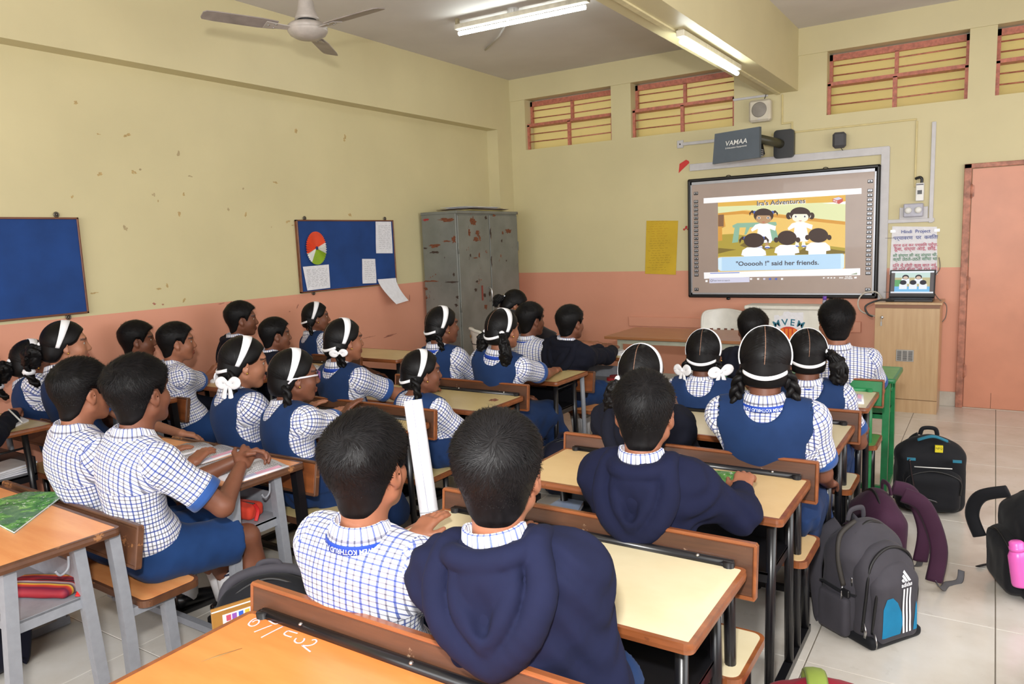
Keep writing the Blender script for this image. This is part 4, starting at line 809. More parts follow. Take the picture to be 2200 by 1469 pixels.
        f = Field(P - (0.30, 0.30, 0.26), np.maximum(P + 0.28, np.maximum(K[0] + 0.12, K[1] + 0.12)), h); f.add(torso[0][0], 0, 0.018); f.add(elli(P + u * 0.05, (0.140 * ws, 0.104, 0.07), T), 0.03)
        for i, sg in enumerate((-1, 1)): f.add(cone(hips[i], hips[i] + (K[i] - hips[i]) * 0.86, 0.102 * lw, 0.096 * lw, capb=True), 0.03)
        f.cut(P + u * 0.085, u); finish('shorts', f, SHORT, disp=0.006)
    if outfit == 'hood':
        hm = HOOD if lod == 'hi' else HOOD2
        f = Field(np.minimum.reduce([P - 0.26, N - 0.28] + [x - 0.09 for a in arms for x in a[1:3]]), np.maximum.reduce([P + 0.26, N + 0.26] + [x + 0.09 for a in arms for x in a[1:3]]), h)
        for p, k in torso: f.add(p, max(k, 0.01) if k else 0.0, 0.026)
        f.add(elli(P + (N - P) * 0.22 - fw * slump * 0.6, (0.186 * ws, 0.130 * d_, 0.12), T), 0.06); f.add(elli(P + u * 0.02, (0.170 * ws, 0.125, 0.05), T), 0.03)
        for i, (S, E, Tg, hd, k) in enumerate(arms):
            We = E + (Tg - E) * cuff; f.add(cone(S, E, 0.068 * s * lw, 0.060 * s * lw), 0.05); f.add(cone(E, We, 0.060 * s * lw, 0.040 * s, capb=True), 0.03); f.add(cone(E + (We - E) * 0.80, We, 0.045 * s, 0.041 * s, capb=True), 0.008)
        f.band(lambda x, y, z: wr(x, y, z) * amp + 0.0035 * np.sin(70 * z + 30 * x + 4 * np.sin(25 * y)))
        f.sub(cone(N + fw * 0.01 - u * 0.02, N + fw * 0.02 + u * 0.16, 0.060 * s, 0.084 * s), 0.012); f.cut(P - u * 0.05, -u)
        finish('hooded_sweatshirt', f, hm, disp=0)
        bk = -fw; q = lambda r_, b_, u_: N + rb * r_ * s * ws + bk * (b_ * d_ + 0.4 * slump * min(1, max(0, -u_) / 0.1)) * s + u * u_ * s
        f = Field(q(0, 0.06, -0.13) - 0.24, q(0, 0.06, -0.08) + 0.24, h * 0.85)   # hood: lapels fall from the neck to a point, sunken between
        def path(pts, r0, r1, k):
            pp = bez(pts, 4)
            for n_, (a, b) in enumerate(zip(pp, pp[1:])): f.add(cone(a, b, (r0 + (r1 - r0) * n_ / (len(pp) - 1)) * s, (r0 + (r1 - r0) * (n_ + 1) / (len(pp) - 1)) * s), 0.006 if n_ else k)
        f.add(elli(q(0, 0.088, -0.09), (0.092 * s, 0.036, 0.10 * s), T), 0)
        for sg in (-1, 1):
            path([q(sg * 0.058, -0.085, -0.07), q(sg * 0.092, -0.04, -0.015), q(sg * 0.098, 0.03, 0.008), q(sg * 0.112, 0.082, -0.055), q(sg * 0.078, 0.118, -0.125), q(sg * 0.004, 0.128, -0.185)], 0.024, 0.036, 0.01)
            path([q(sg * 0.058, 0.060, 0.006), q(sg * 0.056, 0.104, -0.05), q(sg * 0.034, 0.124, -0.095), q(sg * 0.0, 0.136, -0.135)], 0.020, 0.024, 0.008)
        path([q(-0.098, 0.02, 0.004), q(-0.06, 0.074, 0.012), q(0.0, 0.088, 0.008), q(0.06, 0.074, 0.012), q(0.098, 0.02, 0.004)], 0.024, 0.024, 0.012)
        f.add(elli(q(0.0, 0.114, -0.172), (0.075 * s, 0.040, 0.045 * s), T), 0.012); f.sub(elli(q(0.0, 0.148, -0.050), (0.026 * s, 0.030, 0.062 * s), T), 0.010)
        f.sub(cone(q(0.008, 0.172, -0.135), q(-0.010, 0.172, -0.160), 0.016, 0.012), 0.010); f.sub(cone(N + fw * 0.01 - u * 0.03, N + fw * 0.02 + u * 0.16, 0.060 * s, 0.084 * s), 0.010)
        finish('hood', f, hm, disp=0.0032)
        ax = unit(u + unit(Hd - N) * 0.3); cx = unit(rb - ax * (rb @ ax)); cy = np.cross(ax, cx); rings = []
        for r_, z_ in ((0.0565, 0.0), (0.0575, 0.044), (0.0605, 0.049), (0.067, 0.046), (0.073, 0.016), (0.071, 0.004)):
            rings.append([N + (cx * math.cos(a) * r_ * s + cy * math.sin(a) * r_ * s * 0.96) + ax * (z_ * s - 0.004 - 0.022 * max(0, math.sin(a))) for a in [2 * PI * j / 36 for j in range(36)]])
        V, Q = ring_loft(rings); uq = np.array([[(j * 0.0135, i * 0.012), ((j + 1) * 0.0135, i * 0.012), ((j + 1) * 0.0135, (i + 1) * 0.012), (j * 0.0135, (i + 1) * 0.012)] for i in range(len(rings) - 1) for j in range(36)]); link('collar', np_mesh('collar', V - O, Q, CHECK, uq.reshape(-1, 2)), root)
    if legs:
        for i, sg in enumerate((-1, 1)):
            a, k = A[i] - O, K[i] - O; m_ = MB(); p0 = k + (a - k) * 0.45; m_.tube([p0, p0 + (a - p0) * 0.5, a + np.array([0, 0, -0.03])], [0.049 * lw, 0.043, 0.037], 14); so = m_.build('sock', SOCK, root)
            for q_ in (0.06, 0.14): m_ = MB(); m_.tube([p0 + (a - p0) * q_, p0 + (a - p0) * (q_ + 0.04)], [0.0497 * lw, 0.0490 * lw], 14); m_.build('sock_stripe', SOCKB, so)
            m_ = MB(); c = A[i] - O; c[2] = 0; R4 = Matrix([[rb[0], fb[0], 0, c[0]], [rb[1], fb[1], 0, c[1]], [0, 0, 1, 0], [0, 0, 0, 1]])
            pts = [(0, -0.065, 0.052), (0, -0.03, 0.055), (0, 0.04, 0.046), (0, 0.10, 0.034), (0, 0.150, 0.026)]; m_.tube([R4 @ Vector(p) for p in pts], [0.030, 0.038, 0.037, 0.034, 0.020], 12, flat=1.0); sh_ = m_.build('shoe', SHOE, root)
            m_ = MB(); rounded_slab(m_, -0.040, 0.040, -0.090, 0.172, 0.002, 0.020, 0.036); m_.v = [tuple(R4 @ Vector(p)) for p in m_.v]; m_.build('sole', SOLE, sh_)
    if belt:
        m_ = MB(); B0 = P + (N - P) * 0.12 - fw * slump * 0.4; pts = [B0 - O + rb * math.cos(a) * 0.172 * ws + fw * math.sin(a) * 0.132 for a in [2 * PI * j / 30 for j in range(31)]]; m_.tube(pts, 0.017, 8, cap=False, flat=0.22, up=u); m_.build('belt', BELT, root)
    # ---- hair, ribbons, eyes
    HM = Matrix([[RH[i][0] * s, RH[i][1] * s, RH[i][2] * s, Hd[i] - O[i]] for i in range(3)] + [[0, 0, 0, 1]])
    def hp_obj(name, me, par=None):
        o = link(name, me, par or root)
        if par is None: o.matrix_local = HM
        return o
    hk = hair or lod; ho = hp_obj('hair', HAIRS[(kind, hk)])
    for sg in (-1, 1): o = link('eye', EYE, root); o.matrix_local = HM @ Matrix.Translation((sg * 0.0315, 0.0725, 0.006))
    def add_mb(name, mb, mat_, par=None): mb.v = [tuple(HM @ Vector(p)) for p in mb.v]; return mb.build(name, mat_, par or root)
    if kind == 'girl':
        if hairdo != 'bun':
            hp_obj('headband', BAND)
            if bands: hp_obj('nape_ribbon', NAPE)
            hp_obj('parting', PARTING, ho)
        for sg in (-1, 1): add_mb('earring', MB().ell((sg * 0.088, 0.000, -0.036), (0.0045, 0.0045, 0.0045), nu=8, nv=6), GOLD)
        if hairdo == 'braids':
            for sg in (-1, 1): add_mb('braid', braid_bm([(sg * 0.062, -0.075, -0.045), (sg * 0.088, -0.072, -0.075), (sg * 0.098, -0.062, -0.125), (sg * 0.092, -0.050, -0.20)], 0.0165), HAIRG); add_mb('hair_tie', MB().lathe([(0.014, -0.007), (0.017, 0), (0.014, 0.007)], 12, c=(sg * 0.092, -0.050, -0.198)), WHITE_RIB); add_mb('hair_tail', tail_bm([(sg * 0.092, -0.05, -0.20), (sg * 0.092, -0.045, -0.225), (sg * 0.088, -0.04, -0.25)], 0.013, 0.01, 8, 3), HAIRG)
        if hairdo == 'longbraids':
            for sg in (-1, 1): add_mb('braid', braid_bm([(sg * 0.066, -0.060, -0.030), (sg * 0.092, -0.058, -0.075), (sg * 0.100, -0.058, -0.14), (sg * (0.102 + 0.02 * sg), -0.035, -0.26)], 0.0185), HAIRG)
        if hairdo in ('loops', 'bows'):
            for sg in (-1, 1):
                add_mb('braid', braid_bm([(sg * 0.060, -0.070, -0.030), (sg * 0.086, -0.070, -0.055), (sg * 0.094, -0.060, -0.10), (sg * 0.088, -0.056, -0.135), (sg * 0.076, -0.070, -0.11), (sg * 0.070, -0.076, -0.065)], 0.0145), HAIRG)
                if hairdo == 'bows': add_mb('bow', bow_bm((sg * 0.100, -0.086, -0.080), (0.74, 0.66 * sg, 0.10), (0, 0, 1), 1.08), WHITE_RIB)
                else: add_mb('bow', bow_bm((sg * 0.096, -0.084, -0.052), (0.74, 0.66 * sg, 0.06), (0, -0.1, 1), 0.80, False), WHITE_RIB)
        if hairdo == 'pigtails':   # short doubled plaits with loose ends
            for sg in (-1, 1): add_mb('braid', braid_bm([(sg * 0.058, -0.072, -0.020), (sg * 0.084, -0.066, -0.050), (sg * 0.090, -0.060, -0.10), (sg * 0.080, -0.06, -0.14)], 0.021), HAIRG); add_mb('hair_tie', MB().lathe([(0.016, -0.006), (0.019, 0), (0.016, 0.006)], 12, c=(sg * 0.080, -0.06, -0.138)), WHITE_RIB); add_mb('hair_tail', tail_bm([(sg * 0.080, -0.06, -0.14), (sg * 0.080, -0.058, -0.185), (sg * 0.078, -0.05, -0.225)], 0.018, 0.022, 12, 5), HAIRG)
        def puff(pts, r0, r1, seed):
            """bushy bunch of hair: a lumpy mass with loose locks round it"""
            P_ = [np.array(p) for p in bez(pts, 5)]; lo_, hi_ = np.min(P_, 0) - 0.075, np.max(P_, 0) + 0.075; f_ = Field(lo_, hi_, 0.0055)
            for n_, (a, b) in enumerate(zip(P_, P_[1:])):
                g = lambda t_: r0 + (r1 - r0) * math.sin(min(1, t_ * 1.1) * PI * 0.62); f_.add(cone(a, b, g(n_ / len(P_)), g((n_ + 1) / len(P_))), 0.01)
            n1 = smooth_noise(seed, 75, 3); n2 = smooth_noise(seed + 1, 190, 2); f_.band(lambda x, y, z: n1(x, y, z) * 0.016 + n2(x, y, z) * 0.006); v_, q_ = f_.mesh(); hh_ = np_mesh('hair_tail', v_, q_, HAIRG, np.stack([v_[q_.ravel()][:, 0] * 9 + v_[q_.ravel()][:, 2] * 5, v_[q_.ravel()][:, 1] * 6], 1)); hp_obj('hair_tail', hh_)
        if hairdo == 'ponies':     # loose wavy bunches tied high at the sides
            for sg in (-1, 1): puff([(sg * 0.074, -0.074, -0.014), (sg * 0.098, -0.088, -0.05), (sg * 0.102, -0.082, -0.12), (sg * 0.092, -0.065, -0.19), (sg * 0.087, -0.06, -0.215)], 0.015, 0.036, 30 + sg); add_mb('hair_tail', tail_bm([(sg * 0.070, -0.072, -0.010), (sg * 0.098, -0.088, -0.045), (sg * 0.104, -0.082, -0.12), (sg * 0.092, -0.065, -0.20), (sg * 0.086, -0.06, -0.235)], 0.018, 0.036, 34, 9 + sg), HAIRG); add_mb('hair_tie', MB().ell((sg * 0.076, -0.080, -0.006), (0.017, 0.017, 0.015)), WHITE_RIB)
        if hairdo == 'puffs':      # short bushy bunches standing out at the sides
            for sg in (-1, 1): puff([(sg * 0.078, -0.062, 0.018), (sg * 0.112, -0.072, 0.004), (sg * 0.132, -0.076, -0.045), (sg * 0.136, -0.072, -0.105)], 0.014, 0.032, 4 + sg); add_mb('hair_tail', tail_bm([(sg * 0.074, -0.060, 0.020), (sg * 0.115, -0.075, 0.005), (sg * 0.142, -0.078, -0.045), (sg * 0.148, -0.072, -0.105), (sg * 0.142, -0.07, -0.14)], 0.016, 0.040, 20, 4 + sg), HAIRG); add_mb('hair_tie', MB().ell((sg * 0.084, -0.064, 0.024), (0.016, 0.016, 0.016)), WHITE_RIB)
        if hairdo == 'curly':      # bushy curls gathered behind, ending in a tied plait
            puff([(0.0, -0.118, -0.012), (0.0, -0.150, -0.025), (-0.015, -0.165, -0.055)], 0.030, 0.050, 2); add_mb('braid', braid_bm([(-0.015, -0.175, -0.075), (-0.03, -0.188, -0.12), (-0.03, -0.175, -0.17), (-0.02, -0.150, -0.20)], 0.021), HAIRG); add_mb('hair_tie', MB().ell((0, -0.118, 0.012), (0.024, 0.018, 0.02)), WHITE_RIB); add_mb('ribbon', MB().lathe([(0.026, -0.014), (0.032, 0), (0.026, 0.014)], 14, c=(-0.03, -0.186, -0.125)), WHITE_RIB)
        if hairdo == 'bun':
            add_mb('hair_tail', tail_bm([(0.0, -0.10, 0.02), (0.0, -0.14, 0.015), (0.01, -0.165, -0.03), (0.02, -0.155, -0.09)], 0.03, 0.036, 40, 6), HAIRG); add_mb('hair_clip', MB().tube([(-0.03, -0.118, 0.03), (0.0, -0.128, 0.045), (0.03, -0.118, 0.03)], 0.008, 8), plain('silver_hair_clip', (200, 200, 206), 0.2, 1.0, 0))
    if glasses:
        gm = plain('white_spectacle_arm', (226, 222, 230), 0.3, var=0); pm = plain('purple_spectacle_rim', (110, 70, 120), 0.3, var=0); sp = add_mb('spectacles', MB().tube([(-0.062, 0.088, 0.010), (-0.030, 0.104, 0.016), (-0.008, 0.108, 0.012), (0.008, 0.108, 0.012), (0.030, 0.104, 0.016), (0.062, 0.088, 0.010)], 0.0032, 8), pm)
        for sg in (-1, 1):
            add_mb('temple_arm', MB().tube([(sg * 0.064, 0.088, 0.010), (sg * 0.083, 0.03, 0.008), (sg * 0.090, -0.03, 0.004), (sg * 0.088, -0.05, -0.016)], 0.0042, 8), gm, sp)
            add_mb('rim', MB().tube([(sg * (0.034 + 0.024 * math.cos(a)), 0.104 - 0.006 * math.cos(a), 0.004 + 0.017 * math.sin(a)) for a in [2 * PI * j / 20 for j in range(21)]], 0.0028, 6, cap=False), pm, sp)
    PEOPLE[key] = dict(root=root, N=N, P=P, Hd=Hd, Sh=Sh, RH=RH, arms=arms); return root
DESKH = {}
# ------------------------------------------------------------------ the class
def tp(px, py, z): return tuple(at(px, py, 2, z))
G = 'pupils on the benches'
person('A0check', 'boy in checked shirt with blue lettered lanyard, on nearest bench, back to camera', 'boy', 'shirt', (783, 888), -6.47, (3.60, -6.415), 'hi', 'hi', 0, 1.06, yaw_h=-8, yaw_b=-4, lany=True, ltext='MVEM KOTHRUD PUNE - 38', flip=True, pitch=4, handL=(3.45, -6.10, 0.745), handR=(3.80, -6.05, 0.745), wide=1.02)
person('A0hood', 'boy in dark navy hooded sweatshirt nearest the camera', 'boy', 'hood', (1066, 886), -6.47, (4.095, -6.425), 'hi', 'hi2', 0, 1.05, yaw_h=-21, yaw_b=-14, pitch=2, wide=1.02, handL=(3.95, -6.08, 0.745), handR=(4.16, -6.22, 0.58))
person('A1hood', 'boy in navy hooded sweatshirt with one hand spread on a green textbook', 'boy', 'hood', (1383, 798), -5.62, (4.02, -5.555), 'hi', 'hi3', 0, 1.04, yaw_h=-13, yaw_b=-6, pitch=-4, handL=tp(1440, 1010, 0.757), handR=tp(1592, 1052, 0.768), poseR='arch', al=0.85, dirL=(-0.35, 1, 0.12), dirR=(-0.10, 1, 0.42), elbL=(-0.8, -0.3, -0.4), elbR=(0.6, -0.5, -0.4), wide=0.90, cuff=0.84)
person('A2hoodgirl', 'girl in dark sweatshirt and white headband, half hidden behind a hooded boy', 'girl', 'hood', (1378, 738), -4.79, (3.66, -4.715), 'lo', 'hi', 0, 1.04, hairdo='ponies', bands=False)
person('A2girl', 'girl in blue pinafore with two long plaits and lettered lanyard, seen squarely from behind', 'girl', 'vest', (1645, 700), -4.79, (4.19, -4.705), 'hi', 'hi', 1, 1.08, lany=True, ltext='MVEM KOTHRUD PUNE', flip=True, hairdo='longbraids', wide=1.08, handR=(4.37, -4.44, 0.56), handL=(4.0, -4.34, 0.745), elbR=(0.3, -0.7, -1))
person('A3bow', 'girl in pinafore with two large white ribbon bows at her neck', 'girl', 'vest', (1513, 706), -3.86, (3.63, -3.805), 'lo', 'hi', 1, 1.02, lany=True, ltext='MVEM KOTHRUD PUNE - 38', hairdo='bows', handR=(3.78, -3.44, 0.745), handL=(3.50, -3.44, 0.745), wide=1.02)
person('A3pony', 'girl in pinafore with short bushy bunches tied in white at the right end of bench', 'girl', 'vest', (1735, 705), -3.86, (4.17, -3.785), 'lo', 'hi', 1, 1.02, lany=True, ltext='MVEM KOTHRUD', flip=True, hairdo='puffs', handR=(4.38, -3.54, 0.57), handL=(4.05, -3.45, 0.745), wide=1.02)
person('A4navy', 'boy in dark sweatshirt in front of the white signboard, head seen from behind', 'boy', 'hood', (1618, 664), -3.03, (3.66, -2.975), 'lo', 'lo', 1, 1.0)
person('A4check', 'stout boy in checked shirt at green desk by the wooden cabinet', 'boy', 'shirt', (1797, 645), -3.03, (4.16, -2.955), 'lo', 'hi2', 0, 1.06, wide=1.14, handR=(4.24, -2.66, 0.755), elbR=(0.6, -0.3, -0.8), handL=(4.0, -2.65, 0.745), fat=1.15)
B0c = tp(540, 985, 0.80)
person('B0check', 'boy in checked shirt clasping his hands over open textbook', 'boy', 'shirt', (293, 765), -6.22, (2.20, -6.225), 'hi', 'hi', 1, 1.08, yaw_h=-7, yaw_b=8, handL=(B0c[0] - 0.045, B0c[1] - 0.02, B0c[2]), handR=(B0c[0] + 0.005, B0c[1] - 0.055, B0c[2] - 0.01), poseL='clasp', poseR='clasp', dirL=(0.8, 0.75, 0.30), dirR=(-0.35, 0.8, 0.45), elbR=(0.7, -0.3, -0.8), pitch=4, slump=0.045, wide=1.02)
person('B0boy', 'boy in checked shirt at far side of the grey-framed bench, close behind classmate', 'boy', 'shirt', (170, 770), -6.27, (1.88, -6.215), 'hi', 'hi3', 0, 1.02, yaw_h=2, yaw_b=8, handL=(1.82, -5.92, 0.745), handR=(2.02, -5.90, 0.745))
person('B1bow', 'girl in pinafore with white bows beside her neck and hairclips, in the middle column', 'girl', 'vest', (522, 722), -5.38, (1.78, -5.385), 'hi', 'hi', 2, 1.06, yaw_h=32, yaw_b=16, pitch=-6, hairdo='bows', handR=(1.95, -5.02, 0.745), handL=(1.72, -5.0, 0.745))
person('B1glass', 'girl wearing white-armed spectacles, leaning on the desk', 'girl', 'vest', (630, 748), -5.34, (2.12, -5.375), 'hi', 'hi', 1, 1.06, yaw_h=30, yaw_b=16, pitch=-2, glasses=True, hairdo='longbraids', handR=tp(775, 888, 0.755), handL=(2.0, -4.98, 0.745), elbR=(0.7, -0.3, -0.5), bands=False)
person('B2left', 'girl with neat white bow under her ear and lanyard, before the empty corner desk', 'girl', 'vest', (738, 683), -4.64, (1.72, -4.585), 'lo', 'hi', 0, 1.04, yaw_h=22, yaw_b=10, lany=True, hairdo='loops', handR=(1.95, -4.22, 0.745), wide=1.02)
person('B2right', 'small girl with doubled plaits tied low, beside the white paper roll', 'girl', 'vest', (905, 750), -4.64, (2.30, -4.575), 'lo', 'hi', 1, 1.0, yaw_h=34, yaw_b=10, lany=True, hairdo='pigtails', belt=True, handR=(2.48, -4.3, 0.66), wide=0.9)
person('B3left', 'girl with plaits and pink-tinged headband in front of the steel cupboard', 'girl', 'vest', (950, 657), -3.88, (1.88, -3.815), 'lo', 'lo', 1, 1.02, yaw_h=28, yaw_b=8, lany=True, hairdo='braids', handR=(2.1, -3.5, 0.745))
person('B3pony', 'girl with two loose wavy ponytails and her elbow on yellow desk', 'girl', 'vest', (1080, 662), -3.88, (2.28, -3.805), 'lo', 'hi', 0, 1.04, yaw_h=16, yaw_b=4, lany=True, hairdo='ponies', handR=tp(1190, 797, 0.75), elbR=(0.9, 0.0, -0.5), wide=1.04)
person('B4check', 'boy in checked shirt and lanyard behind girl with loose ponytails', 'boy', 'shirt', (1140, 650), -2.97, (1.98, -2.905), 'lo', 'lo', 1, 1.02, yaw_h=26, yaw_b=4, lany=True)
person('B4hood', 'boy in blackish sweatshirt reaching over his notebook near the teacher table', 'boy', 'hood', (1225, 655), -2.97, (2.28, -2.95), 'lo', 'lo2', 1, 1.02, yaw_h=18, yaw_b=10, handL=tp(1292, 748, 0.755), handR=tp(1318, 752, 0.755), elbR=(0.9, -0.1, -0.4), elbL=(0.2, -0.1, -0.9), wide=1.02)
person('C0girl', 'girl in profile with white headband and bushy tail, by the left wall', 'girl', 'vest', (138, 688), -5.64, (0.72, -5.615), 'lo', 'hi', 2, 1.06, yaw_h=26, yaw_b=14, hairdo='curly', belt=True, handR=(0.98, -5.28, 0.62), bands=False)
person('C0back', 'girl with dark curls bent forward behind another girl at left wall', 'girl', 'vest', (66, 728), -5.64, (0.42, -5.595), 'lo', 'lo', 1, 1.0, yaw_h=10, yaw_b=10, hairdo='curly', bands=False)
person('C1navy', 'boy in dark sweatshirt against the peach wall below big blue board, in profile', 'boy', 'hood', (293, 690), -4.97, (0.22, -4.905), 'lo', 'lo', 1, 1.0, yaw_h=34, yaw_b=20)
person('C1check', 'boy in checked shirt writing in a notebook by the peach wall', 'boy', 'shirt', (377, 692), -4.92, (0.52, -4.885), 'lo', 'lo2', 0, 1.02, yaw_h=30, yaw_b=22, lany=True, handR=tp(466, 800, 0.80), handL=tp(448, 806, 0.80), elbR=(0.4, -0.4, -0.9))
person('C2navy', 'tall boy in dark sweatshirt beside the peach wall', 'boy', 'hood', (517, 648), -4.24, (0.26, -4.175), 'lo', 'lo', 1, 1.02, yaw_h=36, yaw_b=20)
person('C2small', 'short boy in dark sweatshirt, low behind girl with hairclips', 'boy', 'hood', (590, 682), -4.22, (0.60, -4.155), 'lo', 'lo2', 1, 0.98, yaw_h=30, yaw_b=20)
person('C3girl', 'girl smiling in profile below the pinboard with tricolour rosette', 'girl', 'vest', (678, 648), -3.52, (0.34, -3.455), 'lo', 'lo', 1, 0.98, yaw_h=36, yaw_b=16, hairdo='braids')
person('Cm1', 'pupil in dark sleeve holding a pen at the cream desk, mostly out of frame', 'boy', 'hood', (-75, 700), -6.36, (0.44, -6.48), 'lo', 'lo', 0, 1.0, yaw_h=10, yaw_b=6, handR=tp(28, 893, 0.795), handL=(0.30, -6.0, 0.79), poseR='grip', elbR=(0.6, -0.5, -0.5))
person('teacher', 'woman bending forward with tied-back hair and ear studs, beside the cupboard', 'girl', 'dark', (1105, 622), -2.05, (1.66, -2.02), 'lo', 'lo', 0, 1.04, yaw_h=48, yaw_b=40, pitch=-26, hairdo='bun', slump=0.05, handR=(1.95, -1.85, 0.70), handL=(1.85, -1.72, 0.70))
# ------------------------------------------------------------------ things on the front wall
def FW(px, py, y=0.0): return at(px, py, 1, y)
BLK = plain('black_plastic', (24, 24, 26), 0.35, var=0.03); SILV = plain('silver_frame', (172, 174, 180), 0.35, 0.5, 0.03); GREYP = plain('grey_pvc_trunking', (196, 194, 196), 0.4, var=0.03); WHITEP = plain('white_plastic', (226, 226, 222), 0.35, var=0.03); PAPER = plain('white_paper', (230, 230, 236), 0.7, var=0.03, scale=30); INK = plain('grey_ink', (110, 110, 122), 0.8, var=0); CREAMP = plain('cream_speaker_plastic', (208, 200, 182), 0.45, var=0.04); YCOND = plain('yellow_painted_conduit', (206, 190, 134), 0.45, var=0.04)
def emis(name, rgb, es=0.6, base=0.5):
    if name in MATS: return MATS[name]
    t = NT(name); c = lin(rgb); t.set('Base Color', tuple(x * base for x in c[:3]) + (1,)); t.set('Roughness', 0.5); t.b.inputs['Emission Color'].default_value = c; t.b.inputs['Emission Strength'].default_value = es; MATS[name] = t.m; return t.m
# interactive whiteboard
wb = thing('whiteboard', 'interactive whiteboard with black rim showing a projected cartoon lesson', 'whiteboard', (3.115, 0, 0.985)); O = Vector((3.115, 0, 0.985))
x0, x1, zb, zt = 2.195, 4.03, 0.985, 2.224
MB().box((x0 + 0.03 - O.x, -0.042, 0.03), (x1 - 0.03 - O.x, -0.006, zt - zb - 0.03)).build('board_surface', plain('grey_board_surface', (176, 158, 148), 0.35, var=0.03, scale=2, coat=0.15), wb)
m = MB()
for a, b in (((x0, zb), (x0 + 0.034, zt)), ((x1 - 0.034, zb), (x1, zt)), ((x0, zb), (x1, zb + 0.034)), ((x0, zt - 0.034), (x1, zt))): m.box((a[0] - O.x, -0.055, a[1] - O.z), (b[0] - O.x, -0.004, b[1] - O.z), bev=0.012)
m.build('rim', BLK, wb)
m = MB()
for a, b in (((x0 + 0.034, zb + 0.034), (x0 + 0.046, zt - 0.034)), ((x1 - 0.048, zb + 0.034), (x1 - 0.034, zt - 0.034)), ((x0 + 0.034, zt - 0.062), (x1 - 0.034, zt - 0.034)), ((x0 + 0.034, zb + 0.034), (x1 - 0.034, zb + 0.05))): m.box((a[0] - O.x, -0.048, a[1] - O.z), (b[0] - O.x, -0.04, b[1] - O.z))
m.build('inner_frame', SILV, wb)
for k, x in enumerate((2.62, 3.55)): MB().tube([(x - O.x + 0.022 * math.cos(t), -0.02, zt - zb + 0.012 * math.sin(t)) for t in [PI * i / 8 for i in range(9)]], 0.004, 6).build('hanging_loop', BLK, wb)
for x in (2.62, 3.62): MB().ell((x - O.x, -0.03, -0.012), (0.022, 0.012, 0.014)).build('clip', BLK, wb)
bw, bh = 0.046, 0.032
ys = [0.885 - 0.0425 * k for k in range(20)]; ys = [zt - zb - 0.15] + [zt - zb - 0.235 - 0.0425 * k for k in range(19)] + [0.085]
for xx in (2.285, 3.945):
    for i, z in enumerate(ys):
        g = [( -bw / 2, -bh / 2), (bw / 2, -bh / 2), (bw / 2, bh / 2), (-bw / 2, bh / 2)]
        b_ = MB().box((xx - O.x - bw / 2, -0.0445, z - bh / 2), (xx - O.x + bw / 2, -0.0415, z + bh / 2), bev=0.0014).build('button', BLK, wb)
        MB().box((xx - O.x - bw / 2 + 0.005, -0.0452, z - bh / 2 + 0.010), (xx - O.x + bw / 2 - 0.005, -0.0443, z + bh / 2 - 0.004)).build('button_face', SILV, b_)
        m = MB(); s_ = i % 5
        if s_ == 0: m.box((xx - O.x - 0.007, -0.0458, z - 0.004), (xx - O.x + 0.007, -0.0451, z + 0.007))
        elif s_ == 1: m.tube([(xx - O.x - 0.008, -0.0455, z - 0.004), (xx - O.x + 0.008, -0.0455, z + 0.008)], 0.0016, 4)
        elif s_ == 2: m.ell((xx - O.x, -0.0455, z + 0.002), (0.006, 0.0006, 0.006), nu=8, nv=4)
        elif s_ == 3: m.poly([(xx - O.x - 0.006, -0.0458, z - 0.004), (xx - O.x + 0.006, -0.0458, z - 0.004), (xx - O.x, -0.0458, z + 0.008)], (0, 0.0006, 0))
        else: m.box((xx - O.x - 0.008, -0.0458, z), (xx - O.x + 0.008, -0.0451, z + 0.003))
        m.build('icon', BLK, b_)
# the projected picture, drawn as flat shapes on the board
LAY = [0]
def pic(pts, mat_, name='picture_shape', par=None):
    LAY[0] += 1; y = -0.0425 - 0.00012 * LAY[0]; P = [FW(1490 + u / 5.641, 380 + v / 5.641, -0.043) for u, v in pts]; P = [Vector((p.x - O.x, y, p.z - O.z)) for p in P]
    m = MB(); m.add(P, [tuple(range(len(P)))]); o = m.build(name, mat_, par or wb); return o
def oval(cx, cy, rx, ry, n=28, a0=0, a1=360): return [(cx + rx * math.cos(math.radians(a0 + (a1 - a0) * i / n)), cy + ry * math.sin(math.radians(a0 + (a1 - a0) * i / n))) for i in range(n + (0 if a1 - a0 == 360 else 1))]
pW = emis('projected_white', (250, 250, 252), 0.62); pY = emis('projected_amber', (232, 186, 84), 0.55); pYl = emis('projected_sand', (238, 200, 112), 0.6); pG = emis('projected_pale_green', (226, 232, 180), 0.6); pOl = emis('projected_olive', (186, 166, 66), 0.5); pOd = emis('projected_dark_olive', (140, 120, 52), 0.4); pOr = emis('projected_orange', (226, 164, 70), 0.5); pT = emis('projected_teal', (150, 196, 170), 0.5); pB = emis('projected_sky_blue', (186, 220, 248), 0.62); pB2 = emis('projected_light_blue', (210, 234, 250), 0.65); pBr = emis('projected_brown', (96, 72, 64), 0.22, 0.3); pBr2 = emis('projected_tan_skin', (198, 158, 118), 0.5); pSk = emis('projected_pale_skin', (248, 244, 224), 0.62); pTx = emis('projected_grey_text', (106, 104, 112), 0.25, 0.3); pBl = emis('projected_blue', (84, 116, 214), 0.45); pRd = emis('projected_red', (216, 100, 90), 0.45); pCl = emis('projected_pale_screen', (214, 214, 236), 0.6)
scr = pic([(295, 300), (1842, 215), (1835, 1118), (298, 1150)], pYl, 'projected_picture'); S = lambda pts, m_: pic(pts, m_, par=scr)
pic([(122, 258), (2036, 135), (2036, 205), (122, 322)], pW, 'window_bar'); pic([(125, 1158), (2020, 1106), (2020, 1190), (680, 1212), (128, 1234)], pW, 'player_bar'); pic([(192, 1222), (678, 1214), (678, 1274), (192, 1288)], pCl, 'search_box')
